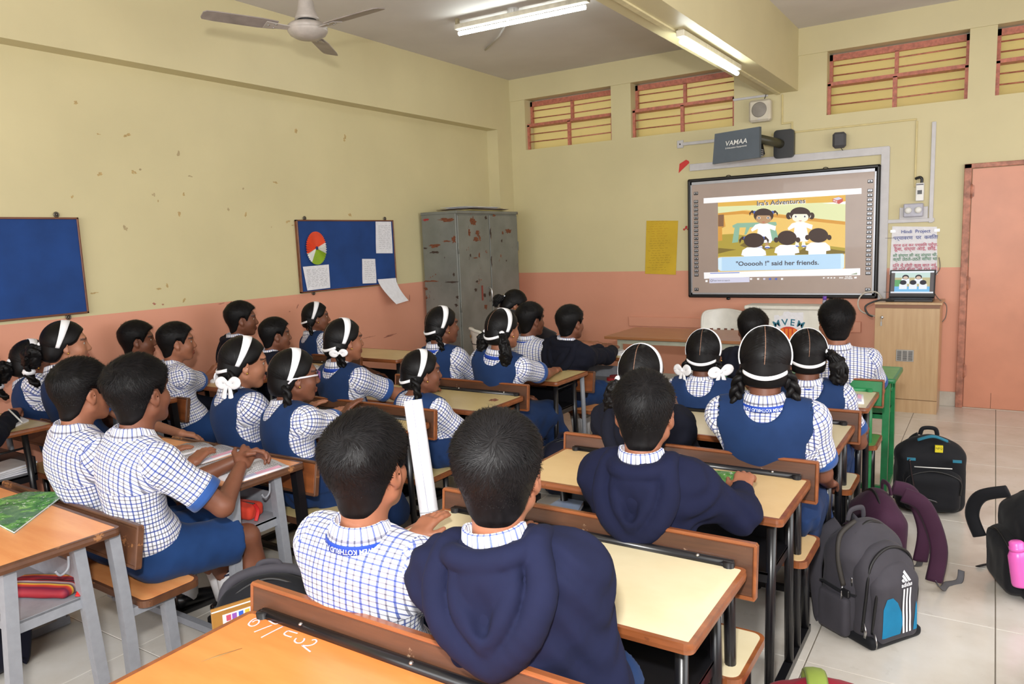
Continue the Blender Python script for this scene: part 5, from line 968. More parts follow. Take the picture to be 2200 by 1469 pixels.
S([(295, 312), (1842, 220), (1842, 300), (295, 360)], pY); S([(295, 360), (1842, 300), (1838, 545), (640, 400), (298, 440)], pG); S([(1560, 320), (1842, 296), (1842, 330)], pW)
S([(298, 440), (600, 410), (1838, 540), (1838, 580), (600, 448), (298, 470)], pOr); S([(298, 700), (480, 690), (1836, 860), (1836, 930), (298, 968)], pOl); S([(300, 860), (520, 880), (420, 900), (298, 930)], pOd); S([(620, 790), (1000, 860), (760, 900), (560, 830)], pOd); S([(1400, 830), (1836, 900), (1836, 930), (1200, 940)], pOd)
S([(298, 460), (368, 455), (385, 600), (340, 620), (340, 760), (298, 775)], emis('projected_door_brown', (150, 110, 80), 0.35)); S([(368, 455), (388, 600), (345, 610), (350, 770), (298, 780), (298, 600), (366, 600)], pOr)
S([(470, 590), (530, 560), (1000, 545), (1010, 580), (980, 600), (480, 615)], pT); S([(500, 610), (560, 610), (540, 790), (468, 800)], pT); S([(640, 600), (690, 600), (640, 700), (615, 700)], pT); S([(930, 620), (1000, 640), (1040, 780), (940, 770)], pT)
def kid_front(cx, cy, hr, skin, tails):
    S([(cx - 45, cy + 85), (cx + 45, cy + 85), (cx + 150, cy + 120), (cx + 140, cy + 175), (cx + 75, cy + 150), (cx + 105, cy + 290), (cx + 85, cy + 320), (cx - 60, cy + 320), (cx - 85, cy + 290), (cx - 70, cy + 150), (cx - 140, cy + 185), (cx - 155, cy + 160), (cx - 100, cy + 100)], pW)
    for s in (-1, 1):
        S(oval(cx + s * 40, cy + 355, 22, 40), skin); S(oval(cx + s * 45, cy + 372, 32, 16), pW); S(oval(cx + s * 45, cy + 378, 30, 8), pBl)
        if tails == 0: S([(cx + s * 100, cy - 55), (cx + s * 140, cy - 75), (cx + s * 175, cy - 40), (cx + s * 168, cy - 5), (cx + s * 150, cy - 45), (cx + s * 110, cy - 30)], pBr); S(oval(cx + s * 108, cy - 45, 16, 24), pBl)
        else: S(oval(cx + s * 138, cy + 10, 34, 42), pBr); S(oval(cx + s * 112, cy + 10, 16, 24), skin)
    S(oval(cx, cy - 10, hr + 8, 86), pBr); S(oval(cx, cy + 28, hr - 18, 62), skin); S([(cx - hr, cy - 40)] + oval(cx, cy - 20, hr - 6, 72, 14, 180, 360) + [(cx + hr - 6, cy + 8), (cx + hr - 26, cy - 12), (cx - hr + 26, cy - 12), (cx - hr, cy + 10)], pBr)
    for s in (-1, 1): S(oval(cx + s * 55, cy + 18, 17, 14), pW); S(oval(cx + s * 55, cy + 18, 10, 11), pTx)
    S(oval(cx, cy + 66, 18, 8, 10, 0, 180), pRd)
kid_front(850, 478, 112, pBr2, 0); kid_front(1295, 462, 118, pSk, 1)
def kid_back(cx, cy, hr, tails):
    S([(cx - 85, cy + 85), (cx + 85, cy + 85), (cx + 140, cy + 130), (cx + 148, cy + 180), (cx + 95, cy + 190), (cx + 95, cy + 240), (cx - 120, cy + 240), (cx - 120, cy + 190), (cx - 155, cy + 180), (cx - 140, cy + 120)], pW)
    for s in (-1, 1):
        if tails == 0: S([(cx + s * 100, cy - 30), (cx + s * 140, cy - 50), (cx + s * 182, cy - 5), (cx + s * 172, cy + 40), (cx + s * 150, cy - 10), (cx + s * 115, cy)], pBr); S(oval(cx + s * 112, cy - 22, 15, 26), pBl)
        else: S(oval(cx + s * 132, cy + 25, 28, 32), pBr)
    S(oval(cx, cy, hr, 88), pBr)
kid_back(735, 768, 124, 0); kid_back(1136, 738, 116, 1); kid_back(1514, 708, 120, 1)
S([(300, 985), (330, 972), (1810, 928), (1828, 945), (1826, 1100), (1800, 1112), (330, 1140), (302, 1120)], pB); S([(300, 985), (345, 975), (345, 1140), (302, 1120)], pB2); S([(1785, 930), (1828, 945), (1826, 1100), (1785, 1112)], pB2)
S([(1686, 268), (1760, 238), (1812, 262), (1812, 300), (1765, 328), (1690, 300)], pRd); S([(1692, 264), (1760, 242), (1806, 262), (1742, 284)], pCl); S([(1694, 276), (1742, 292), (1742, 312), (1694, 294)], pW)
pic([(204, 1164), (560, 1154), (560, 1162), (204, 1172)], pBl, 'progress_bar'); pic([(1900, 1182), (1984, 1158), (1984, 1180)], emis('projected_grey_green', (170, 186, 160), 0.4), 'volume_wedge')
for u, m_ in ((700, pW), (786, pW), (860, pCl), (930, pBl), (1002, pBl), (1075, pW)): pic([(u - 13, 1246), (u + 13, 1245), (u + 13, 1225), (u - 13, 1226)], m_, 'taskbar_icon')
pic([(148, 1250), (174, 1248), (174, 1272), (148, 1274)], pW, 'taskbar_icon'); pic(oval(222, 1256, 14, 14), pTx, 'taskbar_icon'); pic(oval(222, 1256, 10, 10), pCl, 'taskbar_icon')
for u in (1580, 1634, 1672, 1710): pic([(u - 10, 1230), (u + 10, 1228), (u + 10, 1214), (u - 10, 1216)], pW, 'taskbar_icon')
pic([(1950, 1230), (1980, 1228), (1980, 1208), (1950, 1210)], pW, 'taskbar_icon')
def ptext(txt, u, v, size, mat_, par, sx=1.0, bold=0.0006, align='CENTER', rot=0.0):
    p = FW(1490 + u / 5.641, 380 + v / 5.641, -0.043); LAY[0] += 1; M = Matrix.Translation((p.x - O.x, -0.0425 - 0.00012 * LAY[0], p.z - O.z)) @ Matrix.Rotation(rot, 4, 'Y') @ Matrix.Rotation(PI / 2, 4, 'X') @ Matrix.Diagonal((sx, 1, 1, 1)); return text('lettering', txt, size, mat_, M, par, bold, align)
ptext("Ira's Adventures", 1062, 312, 0.064, pW, scr, 1.1, 0.0022); ptext("Ira's Adventures", 1058, 308, 0.064, pTx, scr, 1.1, 0.001); ptext('"Oooooh !" said her friends.', 1005, 1046, 0.062, pTx, scr, 1.13, 0.0012); ptext('Ryan', 1717, 294, 0.022, pRd, scr, 1.0, 0.0006)
ptext('Type here to search', 340, 1254, 0.022, pTx, wb, 1.0, 0, 'CENTER'); ptext('ENG', 1792, 1222, 0.018, pW, wb); ptext('9:53 AM', 1878, 1210, 0.016, pW, wb); ptext('10/17/2018', 1878, 1230, 0.016, pW, wb)
# projector on its wall arm
pj = thing('projector', 'short-throw projector in a grey housing on wall arm above the whiteboard', 'projector', (2.85, -0.4, 2.33)); PG = plain('slate_grey_housing', (74, 84, 94), 0.4, var=0.03)
m = MB(); a = [(-0.255, -0.06, -0.01), (0.195, -0.075, 0.012), (0.20, -0.09, 0.292), (-0.225, -0.08, 0.272)]; m.poly(a, (0.01, 0.03, 0)); m.build('front_panel', PG, pj)
m = MB(); m.add([(-0.25, -0.035, 0.0), (0.19, -0.045, 0.015), (0.19, -0.055, 0.27), (-0.22, -0.05, 0.26), (-0.23, 0.16, 0.06), (0.19, 0.16, 0.06), (0.17, 0.12, 0.2), (-0.2, 0.12, 0.2)], [(0, 1, 2, 3), (4, 7, 6, 5), (0, 4, 5, 1), (1, 5, 6, 2), (2, 6, 7, 3), (3, 7, 4, 0)]); m.build('body', BLK, pj)
M = basis(Vector((-0.02, -0.0915, 0.17)), (0.45, -0.012, 0.02), (0, -0.03, 0.28)); text('lettering', 'VAMAA', 0.062, WHITEP, M, pj, 0.0006, shear=0.25, ext=0.0005); M = basis(Vector((-0.02, -0.0875, 0.128)), (0.45, -0.012, 0.02), (0, -0.03, 0.28)); text('lettering', 'E-Education Equipments', 0.021, WHITEP, M, pj, 0.0002, shear=0.2, ext=0.0005)
MB().tube([(0.15, 0.02, 0.20), (0.27, 0.26, 0.17), (0.29, 0.36, 0.16)], 0.042, 16).build('arm', plain('dark_olive_tube', (64, 62, 44), 0.4), pj)
m = MB(); rounded_slab(m, -0.095, 0.095, -0.135, 0.135, 0, 0.06, 0.035); m.v = [(x + 0.30 + 0.02, 0.34 + z, y + 0.16) for x, y, z in m.v]; m.build('wall_plate', BLK, pj)
for k in range(4): MB().box((0.192, -0.02 + 0.004, 0.03 + k * 0.018), (0.2, 0.06, 0.04 + k * 0.018)).build('vent', SILV, pj)
# loudspeakers
t = thing('wall_speaker', 'cream square loudspeaker with round grey grille high on front wall', 'speaker', (2.95, -0.02, 2.72)); m = MB(); m.box((-0.105, -0.10, 0), (0.105, 0, 0.21), bev=0.02); m.build('case', CREAMP, t)
m = MB(); m.lathe([(0.068, 0), (0.072, 0.003), (0.066, 0.006), (0.02, 0.007)], 28, M=Matrix.Translation((0, -0.10, 0.112)) @ Matrix.Rotation(PI / 2, 4, 'X')); m.build('grille', plain('grey_speaker_grille', (140, 134, 126), 0.6, bump=0.4, bscale=500), t)
MB().box((-0.012, -0.103, 0.016), (0.012, -0.099, 0.024)).build('nameplate', GREYP, t); MB().tube([(0.03, -0.03, 0.21), (0.05, -0.01, 0.28), (0.052, -0.004, 0.30)], 0.004, 6).build('wire', BLK, t)
t = thing('small_speaker', 'small dark grey speaker box right of the projector', 'speaker', (3.67, -0.02, 2.40)); m = MB(); m.box((-0.058, -0.11, 0), (0.058, 0, 0.14), bev=0.02, M=Matrix.Rotation(0.12, 4, 'Z')); m.build('case', plain('charcoal_fabric', (74, 74, 78), 0.7, bump=0.3, bscale=600), t); MB().tube([(0.02, -0.05, 0.0), (0.03, -0.02, -0.02), (0.03, -0.004, -0.02)], 0.003, 6).build('wire', BLK, t)
# trunking and conduits
def conduit(name, label, pts, wd, mat_, th=0.022, cat='conduit'):
    P = [FW(*p) for p in pts]; t = thing(name, label, cat, (P[0].x, 0, P[0].z))
    for si, (a, b) in enumerate(zip(P, P[1:])):
        th += 0.0006 * si; hz = abs(b.x - a.x) > abs(b.z - a.z); x_0, x_1 = sorted((a.x, b.x)); z_0, z_1 = sorted((a.z, b.z)); h_ = wd / 2
        z_0 = (a.z + b.z) / 2 if hz else z_0; z_1 = z_0 if hz else z_1; x_0 = (a.x + b.x) / 2 if not hz else x_0; x_1 = x_0 if not hz else x_1
        MB().box((x_0 - h_ - P[0].x, -th, z_0 - h_ - P[0].z), (x_1 + h_ - P[0].x, 0, z_1 + h_ - P[0].z), bev=0.003).build('run', mat_, t)
    return t
tk = conduit('cable_trunking', 'wide grey cable trunking running above and down right side of the whiteboard', [(1490, 358), (1902, 325), (1896, 640)], 0.072, GREYP)
for z in (1.55, 1.05): MB().box((1.832, -0.0235, z - 2.36), (1.905, -0.0215, z - 2.356)).build('joint', plain('dark_seam', (120, 118, 116), 0.6), tk)
conduit('switch_conduit', 'thin grey conduit rising right of the socket box', [(1908, 474), (2003, 474), (2004, 266)], 0.034, GREYP, 0.016)
conduit('painted_conduit', 'thin yellow-painted conduit framing the wall right of the projector', [(1660, 284), (1968, 262), (1968, 400)], 0.016, YCOND, 0.012)
conduit('short_conduit', 'short yellow-painted conduit beside loudspeaker under the beam', [(1681, 205), (1681, 266), (1702, 263), (1702, 278)], 0.016, YCOND, 0.012)
conduit('sill_conduit', 'thin grey conduit from second grilled window to the cream loudspeaker', [(1578, 213), (1648, 207)], 0.022, GREYP, 0.014)
t = thing('wall_bracket', 'flat grey metal bracket on wall left of the projector', 'bracket', (2.2, 0, 2.5)); p = FW(1462, 310); MB().box((p.x - 2.235, -0.014, p.z - 2.54), (p.x - 2.165, 0, p.z - 2.46), bev=0.004).build('plate', GREYP, t); q = FW(1530, 304); MB().box((p.x - 2.17, -0.02, p.z - 2.518), (q.x - 2.1, -0.006, p.z - 2.486), bev=0.003).build('bar', GREYP, t); MB().ell((p.x - 2.2, -0.016, p.z - 2.5), (0.008, 0.005, 0.008)).build('screw', BLK, t)
t = thing('circuit_breaker', 'white breaker box with black cable loop right of the whiteboard', 'breaker', (4.352, 0, 1.87)); MB().box((-0.033, -0.05, 0), (0.033, 0, 0.16), bev=0.005).build('case', WHITEP, t); MB().box((-0.018, -0.054, 0.06), (0.018, -0.049, 0.095)).build('toggle', BLK, t); MB().tube(bez([(-0.04, -0.02, 0.20), (-0.005, -0.03, 0.21), (0.012, -0.03, 0.195), (0.012, -0.03, 0.158)], 6), 0.012, 8).build('cable', BLK, t); MB().box((-0.028, -0.052, 0.14), (0.028, -0.0495, 0.15)).build('nameplate', INK, t)
t = thing('socket_box', 'grey twin socket box on wall above the laptop', 'socket', (4.30, 0, 1.70)); MB().box((-0.11, -0.012, 0.0), (0.12, 0, 0.12), bev=0.003).build('backplate', GREYP, t); MB().box((-0.075, -0.055, 0.03), (0.085, -0.01, 0.15), bev=0.008).build('box', plain('blue_grey_socket', (176, 176, 190), 0.4), t)
for x in (-0.035, 0.045): m = MB(); m.lathe([(0.03, 0), (0.028, 0.012), (0.012, 0.014)], 18, M=Matrix.Translation((x, -0.055, 0.09)) @ Matrix.Rotation(PI / 2, 4, 'X')); m.build('socket', WHITEP, t)
# posters
def poster(name, label, quad, mat_, cat, y=-0.004, wave=0.004):
    P = [FW(*p, y) for p in quad]; o = P[3]; t = thing(name, label, cat, tuple(o)); n = 7; V = []; 
    for j in range(n + 1):
        for i in range(n + 1):
            a, b = i / n, j / n; p = P[0].lerp(P[1], a).lerp(P[3].lerp(P[2], a), b) - o; p.y -= wave * (0.5 + 0.5 * math.sin(4 * a + 3 * b)) * (abs(a - 0.5) + abs(b - .5)); V.append(p)
    F = [(j * (n + 1) + i, j * (n + 1) + i + 1, (j + 1) * (n + 1) + i + 1, (j + 1) * (n + 1) + i) for j in range(n) for i in range(n)]; m = MB(); m.add(V, F, 0, True); m.add([v + Vector((0, 0.0008, 0)) for v in V], [f[::-1] for f in F], 0, True); m.build('sheet', mat_, t); return t, P, o
def scribble(mb, x0, x1, z, y, hgt, seed, axis='x', th=0.0016):
    """one line of small illegible handwriting"""
    rs = random.Random(seed); x = x0; sgn = 1 if x1 > x0 else -1
    while (x1 - x) * sgn > 0.008:
        wl = min(rs.uniform(0.016, 0.05), abs(x1 - x)); n = max(3, int(wl / 0.006)); pts = [(x + sgn * wl * k / n, z + hgt * rs.uniform(-0.5, 0.5)) for k in range(n + 1)]
        for (a, b), (c, d) in zip(pts, pts[1:]): mb.add([(a, y, b), (c, y, d), (c, y, d + th), (a, y, b + th)] if axis == 'x' else [(y, a, b), (y, c, d), (y, c, d + th), (y, a, b + th)], [(0, 1, 2, 3)])
        x += sgn * (wl + rs.uniform(0.010, 0.02))
t, P, o = poster('yellow_poster', 'yellow handwritten poster left of the whiteboard', [(1389, 474), (1457, 474), (1452, 590), (1386, 588)], plain('yellow_chart_paper', (202, 168, 34), 0.6, var=0.04, scale=5), 'poster'); m = MB(); m2 = MB(); w_ = (P[1] - P[0]).length
rs = random.Random(3)
for k in range(21):
    mb_ = m2 if k < 8 else m; a = rs.uniform(0.02, 0.09); scribble(mb_, a + (0.04 if k < 2 else 0), rs.uniform(0.62, 0.86) * w_, 0.565 - k * 0.0262, -0.0062, 0.008, k)
m.build('handwriting', plain('dark_brown_ink', (90, 66, 20), 0.8, var=0), t); m2.build('handwriting', plain('orange_ink', (160, 92, 20), 0.8, var=0), t)
t, P, o = poster('hindi_poster', 'white handwritten Hindi project poster above the laptop', [(1917, 486), (2013, 487), (2014, 590), (1911, 590)], PAPER, 'poster')
bi = plain('blue_pen', (84, 96, 160), 0.8, var=0); ri = plain('red_pen', (196, 84, 110), 0.8, var=0); gi = plain('green_pen', (84, 140, 104), 0.8, var=0)
for txt, z, sz, mt in (('Hindi  Project', 0.392, 0.042, bi), ('पर्यावरण  पर  कविता', 0.335, 0.046, bi), ('सूरज ढल कर पच्छिम पहुँचा,', 0.268, 0.043, ri), ('डूबा, संध्या आई, छाई,', 0.234, 0.043, ri), ('सौ संध्या सी वह संध्या थी,', 0.175, 0.043, gi), ('क्यों उठते-उठते सोचा था', 0.140, 0.043, gi), ('दिन में होगी कुछ बात नई,', 0.082, 0.043, ri), ('लो दिन बीता, लो रात गई', 0.048, 0.043, ri)):
    me = text_mesh(txt, sz, 0.0004); wd_ = max([v.co.x for v in me.vertices] + [0.1]) - min([v.co.x for v in me.vertices] + [-0.1]); k = min(1.0, 0.36 / wd_); me.transform(Matrix.Translation((0.205, -0.0062, z)) @ Matrix.Rotation(PI / 2, 4, 'X') @ Matrix.Scale(k, 4)); me.materials.clear(); me.materials.append(mt); link('lettering', me, t)
for x, z in ((0.008, 0.40), (0.362, 0.395)): MB().box((x - 0.01, -0.0075, z - 0.012), (x + 0.035, -0.0068, z + 0.014)).build('clear_tape', plain('glossy_tape', (236, 236, 240), 0.08, var=0), t)
t = thing('red_tape', 'scrap of red tape stuck on the wall beside the whiteboard', 'tape', tuple(FW(1458, 372))); o = FW(1458, 372); P = [FW(*p, -0.002) - o for p in ((1458, 372), (1460, 352), (1474, 343), (1480, 346), (1481, 350), (1466, 364))]; MB().poly(P, (0, -0.0015, 0)).build('strip', plain('red_adhesive_tape', (206, 44, 40), 0.4, var=0.04), t)
t = thing('red_sticker', 'small crumpled red sticker at left edge of the whiteboard', 'sticker', tuple(FW(1474, 490))); m = MB(); [m.ell((0.012 * math.cos(k * 1.3) * (k % 3), -0.004, 0.014 * math.sin(k * 2.1)), (0.012, 0.004, 0.012), nu=6, nv=4) for k in range(6)]; m.build('paper', plain('faded_red_paper', (196, 60, 60), 0.7), t)
# ------------------------------------------------------------------ things on the left wall
BLUEF = plain('blue_felt', (24, 62, 124), 0.9, var=0.08, scale=4, bump=0.25, bscale=500)
FRW = wood('dark_red_wood_frame', (92, 50, 30), (128, 74, 42), 0.4, (14, 3, 14))
def board(label, y0, y1, z0_, z1_, hooks, tilt=0.0):
    t = thing('pinboard', label, 'board', (-0.15, (y0 + y1) / 2, z0_)); L = (y1 - y0) / 2; H = z1_ - z0_
    MB().box((0.006, -L + 0.008, 0.008), (0.026, L - 0.008, H - 0.008)).build('felt', BLUEF, t)
    for a, b in (((-L, 0), (-L + 0.012, H)), ((L - 0.012, 0), (L, H)), ((-L, 0), (L, 0.012)), ((-L, H - 0.012), (L, H))): MB().box((0.002, a[0], a[1]), (0.034, b[0], b[1]), bev=0.002).build('frame_strip', FRW, t)
    for y, z in hooks: m = MB(); m.tube([(0.012, y - (y0 + y1) / 2 + 0.014 * math.cos(a), z - z0_ + 0.014 * math.sin(a)) for a in [2 * PI * i / 14 for i in range(15)]], 0.005, 6, cap=False); m.ell((0.012, y - (y0 + y1) / 2, z - z0_), (0.01, 0.008, 0.008), nu=8, nv=5); m.build('hanging_ring', plain('dull_zinc', (110, 104, 96), 0.4, 0.8), t)
    return t
board('large empty blue pinboard at left edge of the wall', -6.98, -5.144, 1.290, 1.918, [(-5.27, 1.936), (-5.27, 1.275)])
board('blue pinboard with pinned papers and tricolour rosette beside the steel cupboard', -3.31, -2.069, 1.276, 1.909, [(-3.20, 1.923), (-2.17, 1.923), (-3.16, 1.266)])
def LW(px, py, x=-0.119): return at(px, py, 0, x)
def note(label, quad, lines, seed, curl=None, name='pinned_note'):
    P = [LW(*p) for p in quad]; o = P[3].copy(); t = thing(name, label, 'paper', tuple(o)); n = 6; V = []
    for j in range(n + 1):
        for i in range(n + 1):
            a, b = i / n, j / n; p = P[0].lerp(P[1], a).lerp(P[3].lerp(P[2], a), b) - o; p.x += 0.003 * (1 + math.sin(3 * a + seed) * math.cos(4 * b)) + (0.16 * max(0, b - 0.12) ** 1.5 if curl else 0); V.append(p)
    F = [(j * (n + 1) + i, (j + 1) * (n + 1) + i, (j + 1) * (n + 1) + i + 1, j * (n + 1) + i + 1) for j in range(n) for i in range(n)]; m = MB(); m.add(V, F, 0, True); m.add([v - Vector((0.0007, 0, 0)) for v in V], [f[::-1] for f in F], 0, True); m.build('sheet', PAPER, t)
    if lines:
        m = MB(); w_ = P[1].y - P[0].y; h_ = P[0].z - P[3].z
        for k in range(lines): scribble(m, (P[0].y - o.y) + 0.12 * w_, (P[0].y - o.y) + 0.9 * w_, h_ * (0.86 - 0.78 * k / lines), 0.0085, 0.008, seed * 50 + k, 'y', 0.0018)
        m.build('handwriting', INK, t)
    return t
note('printed sheet pinned at top right of the pinboard', [(806, 476), (840, 476), (843, 544), (808, 544)], 12, 1); note('small torn note pinned low on the pinboard', [(777, 556), (806, 556), (808, 608), (779, 609)], 9, 2); note('handwritten crumpled sheet pinned under the tricolour rosette', [(650, 573), (706, 568), (709, 618), (660, 624)], 11, 3); note('blank sheet curling off bottom corner of the pinboard', [(811, 600), (850, 597), (856, 645), (829, 653)], 0, 4, True)
c = LW(678, 533, -0.116); t = thing('paper_rosette', 'pleated orange, white and green paper rosette on the pinboard', 'rosette', tuple(c)); N_ = 72; R_ = 0.145
for nm, a0, a1, rgb in (('orange_fan', 10, 190, (226, 84, 46)), ('white_fan', 190, 230, (226, 226, 220)), ('green_fan', 230, 330, (150, 180, 44)), ('white_fan', 330, 370, (226, 226, 220))):
    m = MB(); n = max(6, int((a1 - a0) / 4)); vs = [(0.01, 0, 0)]
    for k in range(n + 1): a = math.radians(a0 + (a1 - a0) * k / n + 8); vs.append((0.004 + (0.016 if k % 2 else 0), math.cos(a) * R_ * 0.8, math.sin(a) * R_))
    m.add(vs, [(0, k, k + 1) for k in range(1, n + 1)]); m.build(nm, plain('crepe_%d_%d' % (rgb[0], rgb[1]), rgb, 0.7), t)
MB().ell((0.018, 0, 0), (0.006, 0.014, 0.016)).build('blue_centre', plain('blue_centre_paper', (30, 44, 100), 0.6), t)
# tape scars and scuffs, each a thin flake on the wall
sc_m = plain('old_tape_residue', (184, 158, 106), 0.7, var=0.12, scale=60); sc_d = plain('dark_scuff', (174, 156, 118), 0.8, var=0.1); sc_r = plain('peach_wall_scuff', (172, 112, 94), 0.8, var=0.1)
wl = bpy.data.objects['wall_left']
for i, (px, py, w_, h_, k) in enumerate([(160, 222, 14, 8, 0), (212, 288, 10, 4, 0), (272, 290, 16, 9, 0), (382, 330, 8, 16, 1), (288, 372, 12, 10, 0), (214, 374, 12, 10, 0), (300, 364, 10, 5, 1), (155, 424, 8, 10, 0), (330, 418, 8, 8, 1), (340, 430, 5, 9, 0), (395, 417, 7, 13, 0), (384, 462, 8, 16, 0), (408, 378, 10, 5, 1), (523, 405, 4, 8, 1), (527, 463, 6, 20, 0), (492, 452, 4, 14, 1), (268, 490, 12, 14, 1), (590, 393, 12, 6, 0), (636, 280, 8, 16, 0), (740, 296, 8, 16, 0), (200, 630, 22, 5, 0), (345, 620, 22, 5, 0), (357, 611, 5, 14, 0), (396, 646, 10, 10, 0), (330, 653, 10, 6, 2), (350, 654, 10, 3, 2), (618, 474, 10, 8, 0), (630, 484, 8, 3, 0), (752, 464, 10, 10, 0), (583, 488, 3, 4, 1), (475, 652, 14, 4, 2), (640, 658, 4, 10, 2), (520, 660, 5, 8, 2), (622, 669, 6, 3, 2), (880, 640, 3, 16, 2), (840, 720, 40, 4, 2), (790, 725, 30, 2, 2)]):
    rs = random.Random(i); c = LW(px, py, -0.15); u = LW(px + w_ / 2, py, -0.15).y - c.y; v = c.z - LW(px, py + h_ / 2, -0.15).z; ag = rs.uniform(-0.6, 0.6) if h_ > 5 else 0.05; m = MB()
    for q in range(3):
        cy, cz = rs.uniform(-0.6, 0.6) * u, rs.uniform(-0.6, 0.6) * v; pts = []
        for j in range(13): a = 2 * PI * j / 13; r_ = rs.uniform(0.5, 1.25); y_, z_ = math.cos(a) * u * r_ * 0.55 + cy, math.sin(a) * v * r_ * 0.55 + cz; pts.append((-0.1498 + 0.0009 * q, c.y + y_ * math.cos(ag) - z_ * math.sin(ag), c.z + y_ * math.sin(ag) + z_ * math.cos(ag)))
        m.add(pts, [tuple(range(len(pts)))])
    m.build('scuff', (sc_m, sc_d, sc_r)[k], wl)
# ------------------------------------------------------------------ ceiling fan and tube lights
FANM = plain('dusty_white_fan_enamel', (176, 168, 160), 0.4, var=0.08, scale=14); BLADE = plain('dusty_fan_blade', (150, 140, 136), 0.45, var=0.12, scale=8)
fc = Vector((1.27, -4.335, 3.0)); t = thing('ceiling_fan', 'dusty white three-bladed ceiling fan hanging from ceiling', 'fan', (fc.x, fc.y, 2.90))
dz = fc.z - 2.90
MB().tube([(0, 0, dz + 0.16), (0, 0, HC - 2.90 - 0.06)], 0.013, 12).build('down_rod', FANM, t); MB().lathe([(0.02, 0.0), (0.055, 0.02), (0.06, 0.05), (0.045, 0.075)], 20, c=(0, 0, HC - 2.90 - 0.075)).build('ceiling_cap', FANM, t)
MB().lathe([(0.022, 0.27), (0.030, 0.24), (0.046, 0.18), (0.054, 0.13), (0.072, 0.085), (0.075, 0.07)], 24, c=(0, 0, dz)).build('canopy', FANM, t); MB().lathe([(0.06, 0.075), (0.058, 0.05)], 20, c=(0, 0, dz)).build('shadow_gap', plain('dark_motor_gap', (30, 28, 28), 0.6), t)
MB().lathe([(0.06, 0.052), (0.105, 0.046), (0.122, 0.032), (0.124, 0.018), (0.120, 0.012), (0.124, 0.006), (0.122, -0.002), (0.108, -0.022), (0.075, -0.040), (0.03, -0.047), (0.0, -0.048)], 32, c=(0, 0, dz)).build('motor_housing', FANM, t)
for ang in (250, 123, -2):
    M = Matrix.Rotation(math.radians(ang), 4, 'Z') @ Matrix.Translation((0, 0, dz + 0.012)) @ Matrix.Rotation(math.radians(11), 4, 'X'); b_ = MB(); pts = []
    out = [(0.20, -0.050), (0.30, -0.060), (0.56, -0.058), (0.625, -0.050), (0.635, -0.03), (0.635, 0.03), (0.62, 0.05), (0.56, 0.056), (0.30, 0.058), (0.20, 0.048)]
    b_.poly([M @ Vector((x, y, 0.004)) for x, y in out], M.to_3x3() @ Vector((0, 0, -0.005))); bl = b_.build('blade', BLADE, t)
    b_ = MB(); b_.poly([M @ Vector(p) for p in ((0.10, -0.022, -0.002), (0.17, -0.028, -0.002), (0.27, -0.04, -0.002), (0.27, 0.04, -0.002), (0.17, 0.028, -0.002), (0.10, 0.022, -0.002))], (0, 0, -0.005)); b_.build('blade_iron', FANM, bl)
    for x, y in ((0.21, 0.022), (0.21, -0.022), (0.25, 0.0)): MB().ell(M @ Vector((x, y, -0.009)), (0.007, 0.007, 0.004), nu=8, nv=5).build('screw', STEEL, bl)
TUBE = emis('lit_fluorescent_tube', (244, 252, 248), 32.0)
def tube_light(label, a, b, hang, up):
    a = Vector(a); b = Vector(b); mid = (a + b) / 2; t = thing('tube_light', label, 'light', tuple(mid)); d = (b - a).normalized(); L = (b - a).length; w_ = d.cross(Vector((0, 0, 1))).normalized()
    MB().tube([a - mid, b - mid], 0.0165, 14).build('glass_tube', TUBE, t)
    Mx = basis(Vector((0, 0, hang)), d, w_); MB().box((-L / 2 - 0.03, -0.028, -0.018), (L / 2 + 0.03, 0.028, 0.022), M=Mx, bev=0.004).build('batten', plain('cream_batten_enamel', (206, 200, 182), 0.4, var=0.08, scale=20), t)
    for s_ in (-1, 1): MB().box((s_ * (L / 2 + 0.012) - 0.014, -0.018, -hang - 0.020), (s_ * (L / 2 + 0.012) + 0.014, 0.018, 0.0), M=Mx, bev=0.004).build('lamp_holder', plain('aged_lamp_holder', (150, 140, 112), 0.5), t)
    MB().tube([Mx @ Vector((-0.06, -0.01, -0.018)), Mx @ Vector((-0.06, -0.01, -0.055))], 0.011, 10).build('starter', WHITEP, t); return t
tube_light('lit fluorescent tube under ceiling, left of the beam', (1.02, -2.38, 3.425), (2.20, -2.33, 3.425), 0.055, 1)
t = thing('junction_box', 'round white ceiling junction box above the left fluorescent tube', 'fitting', (1.52, -2.30, 3.55)); MB().lathe([(0.045, -0.06), (0.05, -0.05), (0.05, 0.0)], 18).build('box', WHITEP, t); MB().tube([(0, 0, -0.02), (-0.5, 0.55, -0.02), (-0.9, 0.9, -0.012)], 0.009, 6).build('ceiling_conduit', GREYP, t)
tube_light('lit fluorescent tube slung under the concrete beam', (3.16, -2.86, 2.905), (3.16, -1.60, 2.905), 0.05, 1)
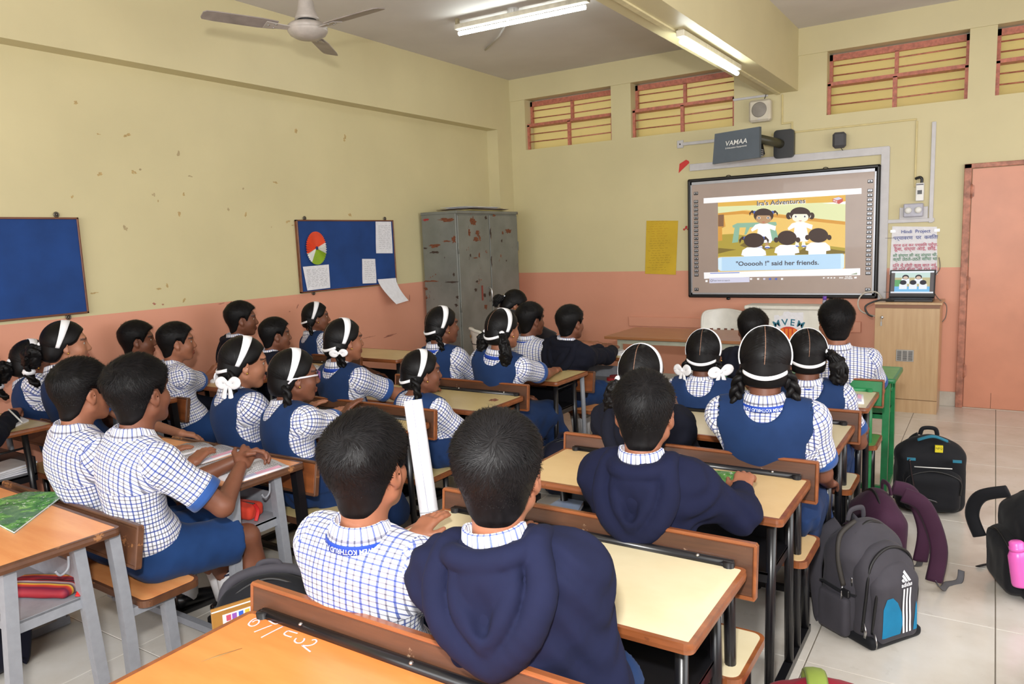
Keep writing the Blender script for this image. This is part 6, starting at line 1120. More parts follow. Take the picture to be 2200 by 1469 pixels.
# ------------------------------------------------------------------ steel cupboard
def m_rust():
    t = NT('chipped_grey_steel'); co = t.coord(); n1 = t.noise(co, 1.7, 2); n2 = t.noise(t.coord(scale=(11, 9, 7)), 1.0, 6, 0.7); n3 = t.noise(t.coord(scale=(30, 24, 9)), 1.0, 4, 0.6)
    base = t.ramp(t.noise(co, 4, 5), [(0.3, lin((104, 106, 100))), (0.7, lin((122, 124, 118)))])
    m1 = t.math('MULTIPLY', t.math('GREATER_THAN', n2, 0.60), t.math('GREATER_THAN', n1, 0.545)); m2 = t.math('GREATER_THAN', n3, 0.70)
    base = t.mixc(m1, base, t.ramp(n3, [(0.35, lin((70, 36, 22))), (0.7, lin((140, 74, 40)))])); base = t.mixc(t.math('MULTIPLY', m2, 0.8), base, lin((58, 40, 32)))
    t.set('Base Color', base); t.set('Roughness', 0.4); t.set('Metallic', 0.0); t.bump(t.math('MULTIPLY', m1, -1.0), 0.3, 0.003); return t.m
RUST = m_rust(); t = thing('steel_cupboard', 'tall grey steel cupboard with chipped rusty paint in the corner', 'cupboard', (0.12, -1.065, 0)); cw, cd, ch = 1.16, 0.46, 1.985
MB().box((-0.23, -0.58, 0.06), (0.215, 0.58, ch), bev=0.006).build('carcass', RUST, t); MB().box((-0.235, -0.585, ch - 0.03), (0.235, 0.585, ch), bev=0.004).build('top_rim', RUST, t)
for s_, nm in ((-1, 'door'), (1, 'door')):
    dn = MB().box((0.212, (-0.565 if s_ < 0 else 0.006), 0.10), (0.230, (-0.006 if s_ < 0 else 0.565), ch - 0.045), bev=0.004).build('door', RUST, t)
    for z in (0.4, 1.0, 1.6): MB().tube([(0.228, s_ * 0.568, z - 0.05), (0.228, s_ * 0.568, z + 0.05)], 0.008, 8).build('hinge', RUST, dn)
    if s_ < 0: MB().tube(bez([(0.232, -0.05, 1.02), (0.262, -0.05, 1.05), (0.262, -0.05, 1.14), (0.232, -0.05, 1.17)], 5), 0.008, 8).build('handle', STEEL, dn); MB().box((0.231, -0.20, 1.04), (0.2325, -0.17, 1.20)).build('red_label', plain('faded_red_label', (130, 60, 50), 0.7, var=0.2, scale=90), dn)
for y in (-0.5, 0.5):
    for x in (-0.19, 0.19): MB().box((x - 0.03, y - 0.03, 0), (x + 0.03, y + 0.03, 0.07)).build('foot', RUST, t)
RUSTP = plain('bare_rust_patch', (112, 60, 34), 0.7, var=0.25, scale=60); DIRTP = plain('dark_chip_patch', (58, 42, 34), 0.7, var=0.2, scale=60)
cb = t
for i_, (px, py, w_, h_, k_) in enumerate([(1016, 476, 14, 22, 0), (1008, 500, 8, 14, 0), (1026, 500, 8, 12, 0), (1022, 514, 14, 12, 0), (1062, 463, 8, 6, 0), (1044, 468, 5, 9, 1), (1092, 496, 14, 12, 0), (1080, 500, 4, 9, 0), (1078, 517, 4, 8, 1), (1011, 548, 4, 9, 1), (1030, 548, 3, 12, 0), (1022, 554, 10, 4, 0), (1025, 605, 7, 5, 1), (1022, 622, 7, 9, 1), (1052, 630, 4, 14, 1), (1042, 634, 6, 10, 1), (1054, 500, 3, 30, 1), (1056, 560, 3, 26, 1), (1044, 660, 8, 12, 0), (1088, 560, 3, 5, 1)]):
    rs = random.Random(i_ + 70); c = at(px, py, 0, 0.3515); u_ = abs(at(px + w_ / 2, py, 0, 0.3515).y - c.y); v_ = abs(at(px, py + h_ / 2, 0, 0.3515).z - c.z); pts = []
    for j in range(17): a_ = 2 * PI * j / 17; r_ = rs.uniform(0.45, 1.25); pts.append((0.2316, c.y + u_ * r_ * math.cos(a_) + 1.065, c.z + v_ * r_ * math.sin(a_)))
    m = MB(); m.add(pts, [tuple(range(17))]); m.build('rust_patch', (RUSTP, DIRTP)[k_], cb)
for i_, (px, py, w_, h_, k_) in enumerate([(914, 472, 14, 7, 2), (958, 472, 34, 8, 0), (975, 515, 10, 16, 0), (934, 528, 28, 8, 0), (914, 533, 10, 4, 1), (934, 542, 26, 5, 1), (960, 518, 20, 4, 0), (926, 604, 30, 4, 0), (970, 606, 26, 4, 1), (915, 620, 8, 8, 0), (982, 638, 8, 8, 1), (980, 655, 8, 8, 1), (975, 590, 5, 10, 1)]):
    rs = random.Random(i_ + 170); c = at(px, py, 1, -1.6465); u_ = abs(at(px + w_ / 2, py, 1, -1.6465).x - c.x); v_ = abs(at(px, py + h_ / 2, 1, -1.6465).z - c.z); pts = []
    for j in range(17): a_ = 2 * PI * j / 17; r_ = rs.uniform(0.45, 1.25); pts.append((c.x - 0.12 + u_ * r_ * math.cos(a_), -0.5812, c.z + v_ * r_ * math.sin(a_)))
    m = MB(); m.add(pts, [tuple(range(17))]); m.build('rust_patch', (RUSTP, DIRTP, plain('red_paint_splash', (150, 40, 44), 0.6))[k_], cb)
rs = random.Random(5)
for k, (x, y, w_, l_, rz, c_, lb) in enumerate([(-0.02, 0.02, 0.36, 0.80, 0.05, (196, 180, 110), 'yellowed chart sheets lying on the steel cupboard, lowest of the pile'), (0.0, 0.05, 0.34, 0.74, -0.08, (120, 104, 88), 'brown card folder on the steel cupboard, middle of the pile'), (0.03, 0.0, 0.30, 0.66, 0.12, (226, 226, 230), 'white sheets lying on top of the pile on steel cupboard')]):
    t = thing('paper_stack', lb, 'papers', (0.12 + x, -1.065 + y, ch + 0.018 * k), rz)
    for q in range(4):
        m = MB(); m.box((-w_ / 2 + rs.uniform(-.03, .03), -l_ / 2 + rs.uniform(-.05, .05), q * 0.0042), (w_ / 2 + rs.uniform(-.03, .03), l_ / 2 + rs.uniform(-.05, .05), q * 0.0042 + 0.0026), M=Matrix.Rotation(rs.uniform(-0.06, 0.06), 4, 'Z') @ Matrix.Rotation(rs.uniform(0, 0.012), 4, 'X')); m.build('sheet', plain('sheets_%d' % k, c_, 0.7), t)
# ------------------------------------------------------------------ wooden cabinet and laptop
OAK = wood('pale_oak_laminate', (186, 152, 112), (204, 172, 132), 0.35, (26, 26, 1.6)); OAKD = wood('brown_cabinet_rail', (126, 82, 54), (140, 94, 62), 0.4, (3, 20, 20))
t = thing('wooden_cabinet', 'oak-finish cabinet with vent grille carrying the laptop', 'cabinet', (4.31, -0.22, 0)); hw = 0.255
MB().box((-hw, -0.175, 0.0), (hw, 0.21, 0.955)).build('carcass', OAK, t); MB().box((-hw - 0.004, -0.20, 0.965), (hw + 0.015, 0.215, 0.985), bev=0.002).build('top', OAK, t); MB().box((-hw + 0.002, -0.185, 0.935), (hw - 0.002, 0.2, 0.966)).build('top_rail', OAKD, t); MB().box((-hw, -0.19, 0), (hw, -0.17, 0.115)).build('plinth', OAK, t)
dr = MB().box((-hw + 0.002, -0.194, 0.12), (hw - 0.002, -0.174, 0.932), bev=0.002).build('door', OAK, t); vg = MB().box((-0.075, -0.199, 0.46), (0.065, -0.193, 0.565), bev=0.002).build('vent_grille', plain('brushed_aluminium', (190, 188, 184), 0.35, 0.7, 0.03), dr)
for c_ in range(3):
    m = MB(); [m.box((-0.066 + c_ * 0.044, -0.2, 0.47 + k * 0.0088), (-0.032 + c_ * 0.044, -0.1985, 0.4745 + k * 0.0088)) for k in range(10)]; o = m.build('slots', plain('dark_slot', (50, 46, 42), 0.7, var=0), vg); o['kind'] = 'stuff'
m = MB(); m.lathe([(0.014, 0), (0.013, 0.008), (0.006, 0.010)], 14, M=Matrix.Translation((-0.195, -0.194, 0.85)) @ Matrix.Rotation(PI / 2, 4, 'X')); m.build('lock', STEEL, dr)
MB().box((-0.199, -0.222, 0.812), (-0.196, -0.206, 0.852)).box((-0.205, -0.212, 0.775), (-0.193, -0.209, 0.812)).build('keys', STEEL, dr)
lp = thing('laptop', 'open black laptop showing the cartoon lesson, on oak-finish cabinet', 'laptop', (4.318, -0.22, 0.985)); BK2 = plain('laptop_black', (26, 26, 30), 0.4, var=0.02)
MB().box((-0.185, -0.13, 0), (0.185, 0.11, 0.022), bev=0.004).build('base', BK2, lp); MB().box((-0.165, -0.10, 0.0215), (0.165, 0.06, 0.0235)).build('keyboard', plain('keyboard_black', (16, 16, 18), 0.6), lp)
tl_ = Matrix.Translation((0, 0.10, 0.022)) @ Matrix.Rotation(math.radians(-14), 4, 'X'); ld = MB().box((-0.185, -0.006, 0), (0.185, 0.008, 0.252), M=tl_, bev=0.004).build('lid', BK2, lp)
def lpic(x0, z0, x1, z1, m_, lay, ov=False):
    pts = [(x0, z0), (x1, z0), (x1, z1), (x0, z1)] if not ov else [((x0 + x1) / 2 + (x1 - x0) / 2 * math.cos(a), (z0 + z1) / 2 + (z1 - z0) / 2 * math.sin(a)) for a in [2 * PI * k / 16 for k in range(16)]]
    m = MB(); m.add([tl_ @ Vector((x, -0.0065 - 0.0002 * lay, z)) for x, z in pts], [tuple(range(len(pts)))]); m.build('screen_shape', m_, ld)
lpic(-0.172, 0.028, 0.172, 0.240, emis('laptop_screen_grey', (112, 106, 108), 0.5, 0.2), 0); lpic(-0.172, 0.225, 0.172, 0.240, emis('laptop_white', (238, 244, 252), 0.8, 0.2), 1); lpic(-0.172, 0.038, 0.172, 0.050, emis('laptop_white', (238, 244, 252), 0.8, 0.2), 1); lpic(-0.142, 0.050, 0.142, 0.225, emis('laptop_scene', (206, 196, 150), 0.7, 0.2), 1); lpic(-0.142, 0.050, 0.142, 0.098, emis('laptop_blue', (120, 190, 236), 0.8, 0.2), 2); lpic(-0.142, 0.180, 0.142, 0.225, emis('laptop_pale', (200, 226, 220), 0.8, 0.2), 2); lpic(-0.142, 0.098, -0.07, 0.16, emis('laptop_green', (110, 186, 120), 0.6, 0.2), 2)
for x, z, hi_ in ((-0.055, 0.185, 1), (0.05, 0.185, 1), (-0.072, 0.135, 0), (0.008, 0.135, 0), (0.088, 0.135, 0)): lpic(x - 0.032, z - 0.062, x + 0.032, z - 0.015, emis('laptop_white', (238, 244, 252), 0.8, 0.2), 3 + (1 - hi_)); lpic(x - 0.027, z - 0.022, x + 0.027, z + 0.022, emis('laptop_dark', (40, 40, 60), 0.5, 0.2), 5, True); (lpic(x - 0.02, z - 0.02, x + 0.02, z + 0.008, emis('laptop_skin', (226, 200, 180), 0.7, 0.2), 6, True) if hi_ else None)
def cable(name, label, pts, r, m_, cat='cable'):
    o = Vector(pts[0]); return tag(MB().tube(bez([Vector(p) - o for p in pts], 8), r, 8).build(name, m_, None, tuple(o)), label, cat)
cable('black_cable', 'black cable looping off left edge of the oak-finish cabinet', [(4.20, -0.36, 1.0), (4.08, -0.40, 1.0), (3.98, -0.42, 0.95), (4.0, -0.43, 0.88), (4.04, -0.425, 0.855)], 0.008, BLK)
cable('grey_cable', 'pale grey cable arching below corner of the whiteboard', [(4.07, -0.06, 0.99), (4.02, -0.08, 1.05), (3.92, -0.09, 1.04), (3.87, -0.09, 0.96), (3.90, -0.09, 0.87), (4.03, -0.09, 0.82)], 0.007, plain('pale_grey_cable', (196, 190, 178), 0.5))
cable('charger_cable', 'thin grey charger cable hanging beside the Hindi poster', [(4.52, -0.02, 1.36), (4.53, -0.03, 1.26), (4.49, -0.03, 1.18), (4.49, -0.05, 1.06), (4.54, -0.2, 1.0), (4.60, -0.22, 0.95), (4.60, -0.22, 0.85), (4.575, -0.23, 0.80)], 0.004, plain('grey_wire', (120, 108, 100), 0.6))
# ------------------------------------------------------------------ teacher's table, chairs, lectern
TBR = wood('brown_table_laminate', (150, 98, 62), (166, 114, 74), 0.3, (1.6, 12, 12)); PALEM = plain('pale_green_steel', (176, 178, 158), 0.4, var=0.05)
t = thing('teacher_table', 'long brown-topped table with pale steel legs by the front wall', 'table', (2.60, -1.22, 0)); MB().box((-0.67, -0.36, 0.725), (0.67, 0.36, 0.752), bev=0.004).build('table_top', TBR, t)
for x in (-0.54, 0.54):
    for y in (-0.29, 0.29): MB().tube([(x, y, 0.0), (x, y, 0.725)], 0.019, sq=True).build('leg', PALEM, t)
for y in (-0.29, 0.29): MB().box((-0.54, y - 0.012, 0.68), (0.54, y + 0.012, 0.725)).build('apron_rail', PALEM, t)
for x in (-0.54, 0.54): MB().box((x - 0.012, -0.29, 0.68), (x + 0.012, 0.29, 0.725)).build('apron_rail', PALEM, t)
CHW = plain('white_chair_plastic', (222, 220, 212), 0.35, var=0.03)
def plastic_chair(label, x, y, rz, zs=1.0):
    t = thing('plastic_chair', label, 'chair', (x, y, 0), rz); m = MB(); n = 12; V = []; rows = [(0.44, -0.235, 0.19), (0.56, -0.245, 0.21), (0.68, -0.26, 0.215), (0.78, -0.275, 0.21), (0.835, -0.282, 0.20)]
    for z, yy, hw_ in rows:
        for i in range(n + 1): a = -1 + 2 * i / n; V.append((hw_ * a, yy + 0.06 * a * a, z * zs + (0.035 * (1 - a * a) if z > 0.82 else 0)))
    F = [(j * (n + 1) + i, j * (n + 1) + i + 1, (j + 1) * (n + 1) + i + 1, (j + 1) * (n + 1) + i) for j in range(4) for i in range(n) if not (j in (1,) and i % 2 == 1 and 1 < i < n - 1)]
    m.add(V, F, 0, True); m.add([(a, b + 0.014, c) for a, b, c in V], [f[::-1] for f in F], 0, True); bk = m.build('backrest', CHW, t)
    pts = [(-0.2, -0.2, 0.46 * zs), (-0.215, -0.20, 0.70 * zs), (-0.20, -0.222, 0.835 * zs), (-0.1, -0.268, 0.862 * zs), (0, -0.282, 0.87 * zs), (0.1, -0.268, 0.862 * zs), (0.20, -0.222, 0.835 * zs), (0.215, -0.20, 0.70 * zs), (0.2, -0.2, 0.46 * zs)]; MB().tube(bez(pts, 5), 0.015, 8).build('rim', CHW, bk)
    MB().ell((0.0, -0.288, 0.80 * zs), (0.03, 0.003, 0.018)).build('emblem', plain('bronze_emblem', (150, 130, 80), 0.4, 0.5), bk); MB().tube([(-0.15, -0.252, 0.735 * zs), (0, -0.272, 0.728 * zs), (0.15, -0.252, 0.735 * zs)], 0.004, 6).build('slot', plain('dark_slot', (50, 46, 42), 0.7, var=0), bk)
    m = MB(); rounded_slab(m, -0.215, 0.215, -0.21, 0.22, 0.415, 0.44, 0.06); m.build('seat', CHW, t)
    for sx in (-1, 1):
        for sy in (-1, 1): MB().tube([(sx * 0.19, sy * 0.18, 0.42), (sx * 0.235, sy * 0.225 + (-0.03 if sy < 0 else 0), 0.0)], [0.026, 0.019], 10).build('leg', CHW, t)
        MB().tube(bez([(sx * 0.21, -0.205, 0.66), (sx * 0.25, -0.05, 0.65), (sx * 0.25, 0.14, 0.63), (sx * 0.225, 0.2, 0.43)], 6), 0.017, 8).build('armrest', CHW, t)
    return t
plastic_chair('white plastic armchair behind the brown table, back to the class', 2.62, -0.43, PI * 1.0); plastic_chair('white plastic armchair beside the steel cupboard, behind girl with loose ponytails', 1.10, -2.05, -0.75)
lc = thing('lectern', 'white lectern below the whiteboard with torn paper over painted letters and emblem', 'lectern', (3.26, -0.24, 0)); WL = plain('off_white_lectern', (224, 222, 212), 0.45, var=0.03)
MB().box((-0.36, -0.10, 0.0), (0.36, 0.14, 0.90), bev=0.006).build('body', WL, lc); MB().box((-0.385, -0.125, 0.90), (0.385, 0.155, 0.935), bev=0.008).build('top', WL, lc)
m = MB(); m.poly([(-0.10, -0.1015, 0.70), (0.17, -0.1015, 0.72), (0.17, -0.1015, 0.875), (0.06, -0.1015, 0.872), (0.03, -0.1015, 0.882), (-0.01, -0.1015, 0.876), (-0.02, -0.1015, 0.845), (-0.05, -0.1015, 0.832), (-0.06, -0.1015, 0.846), (-0.10, -0.1015, 0.842)], (0, -0.0006, 0)); m.build('torn_paper', PAPER, lc)
TEAL = plain('teal_lettering', (36, 110, 132), 0.6, var=0)
for ch, x_ in (('M', -0.112), ('V', -0.034), ('E', 0.036), ('M', 0.112)):
    me = text_mesh(ch, 0.088, 0.0016)
    for v in me.vertices: a = (v.co.x + x_) / 0.34; r_ = 0.34 + v.co.y; v.co = (0.035 + r_ * math.sin(a), -0.1028, 0.435 + r_ * math.cos(a))
    me.materials.clear(); me.materials.append(TEAL); link('letter', me, lc)
m = MB(); m.poly([(0.035 + 0.10 * math.cos(a), -0.1022, 0.66 + 0.075 * math.sin(a)) for a in [2 * PI * k / 28 for k in range(28)]], (0, -0.0005, 0)); em = m.build('emblem', plain('red_emblem_paint', (206, 60, 34), 0.6), lc)
for k, x in enumerate((-0.055, -0.018, 0.018, 0.055)): MB().box((0.035 + x - 0.012, -0.1034, 0.60), (0.035 + x + 0.012, -0.1026, 0.715)).build('emblem_bar', plain('orange_emblem_paint', (236, 130, 40), 0.6), em)
t = thing('purple_marker', 'purple-capped bottle standing at right end of the lectern top', 'bottle', (3.60, -0.24, 0.935)); MB().lathe([(0.02, 0), (0.02, 0.04), (0.014, 0.05), (0.014, 0.052)], 14).build('body', plain('clear_grey_bottle', (170, 170, 190), 0.2), t); MB().lathe([(0.018, 0.052), (0.018, 0.085), (0.015, 0.088)], 14).build('cap', plain('purple_cap', (112, 70, 178), 0.4), t)
# ------------------------------------------------------------------ bags
def bag_cloth(name, rgb, rough=0.75):
    return MATS.get(name) or cloth_(name, rgb, rough)
def cloth_(name, rgb, rough): m = cloth(name, rgb, rough, 0.3, 420, 0.05); MATS[name] = m; return m
BGB = bag_cloth('black_bag_nylon', (22, 23, 27)); BGG = bag_cloth('grey_bag_nylon', (62, 60, 66)); BGP = bag_cloth('plum_bag_nylon', (56, 28, 48)); BGR = bag_cloth('red_bag_nylon', (138, 20, 42)); BGT = bag_cloth('teal_bag_trim', (44, 112, 136)); BGU = bag_cloth('blue_bag_panel', (20, 118, 160)); BGL = bag_cloth('lime_bag_handle', (120, 136, 58)); BGS = bag_cloth('grey_webbing', (96, 96, 100)); BGN = bag_cloth('navy_bag_nylon', (26, 28, 44)); ZIP = plain('zip_teeth', (16, 16, 18), 0.5, var=0); BGV = bag_cloth('violet_bag_nylon', (50, 34, 88))
def sdf_part(name, prims, lo, hi, h, mat_, par, subs=(), noise=0.0, seed=0, fr=26, cuts=()):
    f = Field(lo, hi, h)
    for p, k in prims: f.add(p, k)
    for p, k in subs: f.sub(p, k)
    if noise: nz = smooth_noise(seed, fr, 3); f.band(lambda x, y, z: nz(x, y, z) * noise)
    for p, n in cuts: f.cut(p, n)
    v, q = f.mesh(); return link(name, np_mesh(name, v, q, mat_), par)
def strap(mb, pts, w=0.02, th=0.004, up=(0, 0, 1), n=8): return mb.tube(bez(pts, n), th, 8, flat=w / th, up=up)
def backpack(label, x, y, rz, w, d, h, body, front=None, pull=True, lean=0.0, seed=0, handle=True, mesh_h=0.009, straps=True, strapm=None, pocket=True):
    """front pocket towards local -y, shoulder straps on +y"""
    t = thing('backpack', label, 'bag', (x, y, 0), rz); Mx = Matrix.Rotation(lean, 4, 'X'); R3 = np.array(Mx.to_3x3()); q = lambda a, b, c: np.array(Mx @ Vector((a, b, c)))
    pr = [(rbox(q(0, 0, h * 0.42), (w / 2, d / 2, h * 0.42), 0.06, R3), 0), (elli(q(0, 0.0, h * 0.72), (w * 0.47, d * 0.46, h * 0.28), R3), 0.05)]
    sdf_part('body', pr, (-w * .7, -d * 1.2, -0.02), (w * .7, d * 1.2, h * 1.1), mesh_h, body, t, noise=0.007, seed=seed)
    fp = None if not pocket else sdf_part('front_pocket', [(rbox(q(0, -d * 0.52, h * 0.30), (w * 0.40, 0.05, h * 0.26), 0.045, R3), 0), (elli(q(0, -d * 0.46, h * 0.48), (w * 0.38, 0.055, h * 0.14), R3), 0.04)], (-w * .6, -d * 1.3, -0.02), (w * .6, 0.1, h), mesh_h, front or body, t, noise=0.005, seed=seed + 1)
    arc = [q(-w * 0.43, -d * 0.30, h * 0.30), q(-w * 0.45, -d * 0.18, h * 0.60), q(-w * 0.34, -d * 0.16, h * 0.86), q(0, -d * 0.14, h * 0.99), q(w * 0.34, -d * 0.16, h * 0.86), q(w * 0.45, -d * 0.18, h * 0.60), q(w * 0.43, -d * 0.30, h * 0.30)]
    MB().tube(bez(arc, 7), 0.007, 8).build('zip', ZIP, t)
    if pocket: arc2 = [q(-w * 0.38, -d * 0.52 - 0.035, h * 0.30), q(-w * 0.36, -d * 0.52 - 0.035, h * 0.50), q(0, -d * 0.5 - 0.045, h * 0.60), q(w * 0.36, -d * 0.52 - 0.035, h * 0.50), q(w * 0.38, -d * 0.52 - 0.035, h * 0.30)]; MB().tube(bez(arc2, 7), 0.005, 8).build('pocket_zip', ZIP, fp)
    if pull:
        for s_, z in ((-1, 0.62), (1, 0.34)): c = Vector(q(s_ * w * 0.44, -d * 0.30, h * z)); m = MB(); m.tube([c, c + Vector((s_ * 0.004, -0.014, -0.03)), c + Vector((s_ * 0.004, -0.012, -0.055))], 0.006, 8, flat=0.4, up=(0, 1, 0)); m.build('zip_pull', STEEL, t)
    if handle: strap(MB(), [q(-0.045, d * 0.22, h * 0.97), q(-0.03, d * 0.2, h * 1.06), q(0.03, d * 0.2, h * 1.06), q(0.045, d * 0.22, h * 0.97)], 0.012, 0.006, (0, 1, 0)).build('grab_handle', strapm or body, t)
    if straps:
        for s_ in (-1, 1): strap(MB(), [q(s_ * 0.05, d * 0.44, h * 0.92), q(s_ * 0.09, d * 0.62, h * 0.80), q(s_ * 0.12, d * 0.72, h * 0.5), q(s_ * w * 0.42, d * 0.55, h * 0.12), q(s_ * w * 0.44, d * 0.46, h * 0.06)], 0.030, 0.008, (1, 0, 0)).build('shoulder_strap', strapm or body, t)
    return t, fp, q
t, fp, q = backpack('big black backpack with teal handle patch beside the green desk', 4.665, -2.925, 0.22, 0.36, 0.21, 0.44, BGB, seed=1)
MB().tube(bez([q(-0.075, -0.075, 0.425), q(0, -0.085, 0.452), q(0.075, -0.075, 0.425)], 6), 0.017, 8, flat=0.5, up=(0, 1, 0)).build('teal_handle_patch', BGT, t); MB().box(tuple(q(0.01, -0.108, 0.365)), tuple(q(0.05, -0.094, 0.405))).build('yellow_badge', plain('yellow_badge', (206, 190, 30), 0.5, var=0), t)
M = basis(Vector(q(0.03, -0.1086, 0.388)), (1, 0, 0), (0, 0, 1)); text('lettering', 'NFQ', 0.017, ZIP, M, t)
MB().tube([q(-0.10, -0.158, 0.288), q(0.09, -0.158, 0.288)], 0.003, 6).build('piping', WHITEP, fp); MB().tube(bez([q(-0.125, -0.150, 0.33), q(-0.11, -0.162, 0.22), q(-0.08, -0.168, 0.13), q(0.02, -0.165, 0.09)], 6), 0.006, 8).build('shiny_piping', plain('gloss_black_piping', (30, 30, 34), 0.12, var=0, coat=0.6), fp)
for s_ in (-1, 1): MB().box(tuple(q(s_ * 0.115 - 0.022, -0.152, 0.322)), tuple(q(s_ * 0.115 + 0.022, -0.14, 0.336))).build('teal_tab', BGT, fp)
# grey sports backpack with stripes and logo
from mathutils.bvhtree import BVHTree
def drape(par, pieces, name, mat_, off=0.0018, step=0.012):
    """flat print laid on the curved front of a pocket: outline pieces (x, z) -> one conforming mesh each"""
    bv = BVHTree.FromPolygons([v.co for v in par.data.vertices], [p.vertices[:] for p in par.data.polygons])
    for pts in pieces:
        bm = bmesh.new(); vs = [bm.verts.new((x, z, 0)) for x, z in pts]; bm.faces.new(vs); bmesh.ops.triangulate(bm, faces=bm.faces[:])
        for _ in range(4):
            ed = [e for e in bm.edges if e.calc_length() > step]
            if not ed: break
            bmesh.ops.subdivide_edges(bm, edges=ed, cuts=1)
        bmesh.ops.triangulate(bm, faces=bm.faces[:])
        for v in bm.verts:
            h_ = bv.ray_cast(Vector((v.co.x, -2, v.co.y)), Vector((0, 1, 0)))[0]; y = h_.y if h_ is not None else -0.1; v.co = (v.co.x, y - off, v.co.y)
        me = bpy.data.meshes.new(name); bm.to_mesh(me); bm.free(); me.materials.append(mat_); link(name, me, par)
def drape_text(par, txt, size, x, z, mat_, off=0.002):
    bv = BVHTree.FromPolygons([v.co for v in par.data.vertices], [p.vertices[:] for p in par.data.polygons]); me = text_mesh(txt, size, 0.0006)
    for v in me.vertices: X, Z = v.co.x + x, v.co.y + z; h_ = bv.ray_cast(Vector((X, -2, Z)), Vector((0, 1, 0)))[0]; v.co = (X, (h_.y if h_ is not None else -0.1) - off, Z)
    me.materials.clear(); me.materials.append(mat_); link('lettering', me, par)
t, _, q = backpack('grey sports backpack with blue panel and white stripes, standing in the aisle', 4.53, -4.55, 0.98, 0.31, 0.19, 0.465, BGG, seed=3, mesh_h=0.008, pocket=False)
mid = sdf_part('middle_compartment', [(rbox((0, -0.10, 0.17), (0.135, 0.055, 0.165), 0.05), 0), (elli((0, -0.09, 0.30), (0.128, 0.058, 0.10)), 0.04)], (-0.2, -0.25, -0.02), (0.2, 0.05, 0.46), 0.008, BGG, t, noise=0.005, seed=31)
fp = sdf_part('front_pocket', [(rbox((0, -0.150, 0.145), (0.115, 0.034, 0.135), 0.032), 0), (elli((0, -0.146, 0.25), (0.112, 0.036, 0.085)), 0.03)], (-0.2, -0.3, -0.02), (0.2, 0.05, 0.42), 0.007, BGG, mid, noise=0.003, seed=32)
base = sdf_part('base_panel', [(rbox((0, -0.05, 0.024), (0.142, 0.128, 0.024), 0.02), 0)], (-0.2, -0.25, -0.02), (0.2, 0.15, 0.08), 0.008, BGB, t)
drape(fp, [[(-0.096, 0.05), (0.0, 0.05), (0.012, 0.09), (0.004, 0.14), (-0.02, 0.185), (-0.05, 0.212), (-0.078, 0.21), (-0.093, 0.17)]], 'blue_panel', BGU); drape(fp, [[(0.072, 0.05), (0.096, 0.05), (0.092, 0.15), (0.084, 0.17)]], 'blue_panel', BGU)
drape(fp, [[(0.012 + k * 0.018, 0.05), (0.022 + k * 0.018, 0.05), (0.012 + k * 0.018, 0.238), (0.003 + k * 0.018, 0.238)] for k in range(3)], 'stripe', PAPER, 0.003)
drape(fp, [[(0.000, 0.266), (0.012, 0.266), (0.006, 0.279), (-0.004, 0.274)], [(0.016, 0.266), (0.029, 0.266), (0.015, 0.293), (0.004, 0.287)], [(0.033, 0.266), (0.047, 0.266), (0.026, 0.306), (0.015, 0.300)]], 'logo_bar', PAPER, 0.003, 0.02); drape_text(fp, 'adidas', 0.024, 0.022, 0.254, PAPER, 0.003)
for par, w_, yy, zt__ in ((mid, 0.132, -0.135, 0.385), (fp, 0.112, -0.165, 0.325)): MB().tube(bez([(-w_, yy + 0.015, 0.06), (-w_ - 0.002, yy, 0.20), (-w_ * 0.78, yy + 0.004, zt__ - 0.045), (0, yy + 0.012, zt__), (w_ * 0.78, yy + 0.004, zt__ - 0.045), (w_ + 0.002, yy, 0.20), (w_, yy + 0.015, 0.06)], 7), 0.006, 8).build('zip', ZIP, par)
for par, x, y, z in ((mid, -0.136, -0.128, 0.10), (fp, -0.114, -0.160, 0.065)): m = MB(); m.tube([(x, y, z), (x - 0.004, y - 0.014, z - 0.03), (x - 0.004, y - 0.012, z - 0.055)], 0.007, 8, flat=0.4, up=(0, 1, 0)); m.build('zip_pull', STEEL, par)
m = MB(); m.tube([(-0.158, -0.045, 0.235), (-0.168, -0.05, 0.205), (-0.168, -0.05, 0.178)], 0.007, 8, flat=0.4, up=(1, 0, 0)); m.build('zip_pull', STEEL, t); MB().tube(bez([(-0.157, -0.045, 0.23), (-0.160, -0.02, 0.33), (-0.13, 0.0, 0.42), (-0.05, 0.0, 0.462)], 6), 0.010, 8).build('open_zip_gap', plain('dark_slot', (50, 46, 42), 0.7, var=0), t)
sp_ = sdf_part('side_pocket', [(rbox((-0.155, 0.0, 0.10), (0.022, 0.075, 0.085), 0.02), 0)], (-0.22, -0.12, -0.02), (-0.1, 0.12, 0.24), 0.008, BGG, t, noise=0.005, seed=33)
MB().box((-0.172, -0.085, 0.192), (-0.158, -0.045, 0.222), bev=0.004).build('side_buckle', BLK, t); strap(MB(), [(-0.150, -0.10, 0.205), (-0.164, -0.04, 0.205), (-0.158, 0.07, 0.21)], 0.011, 0.003, (0, 0, 1)).build('side_strap', BGB, t)
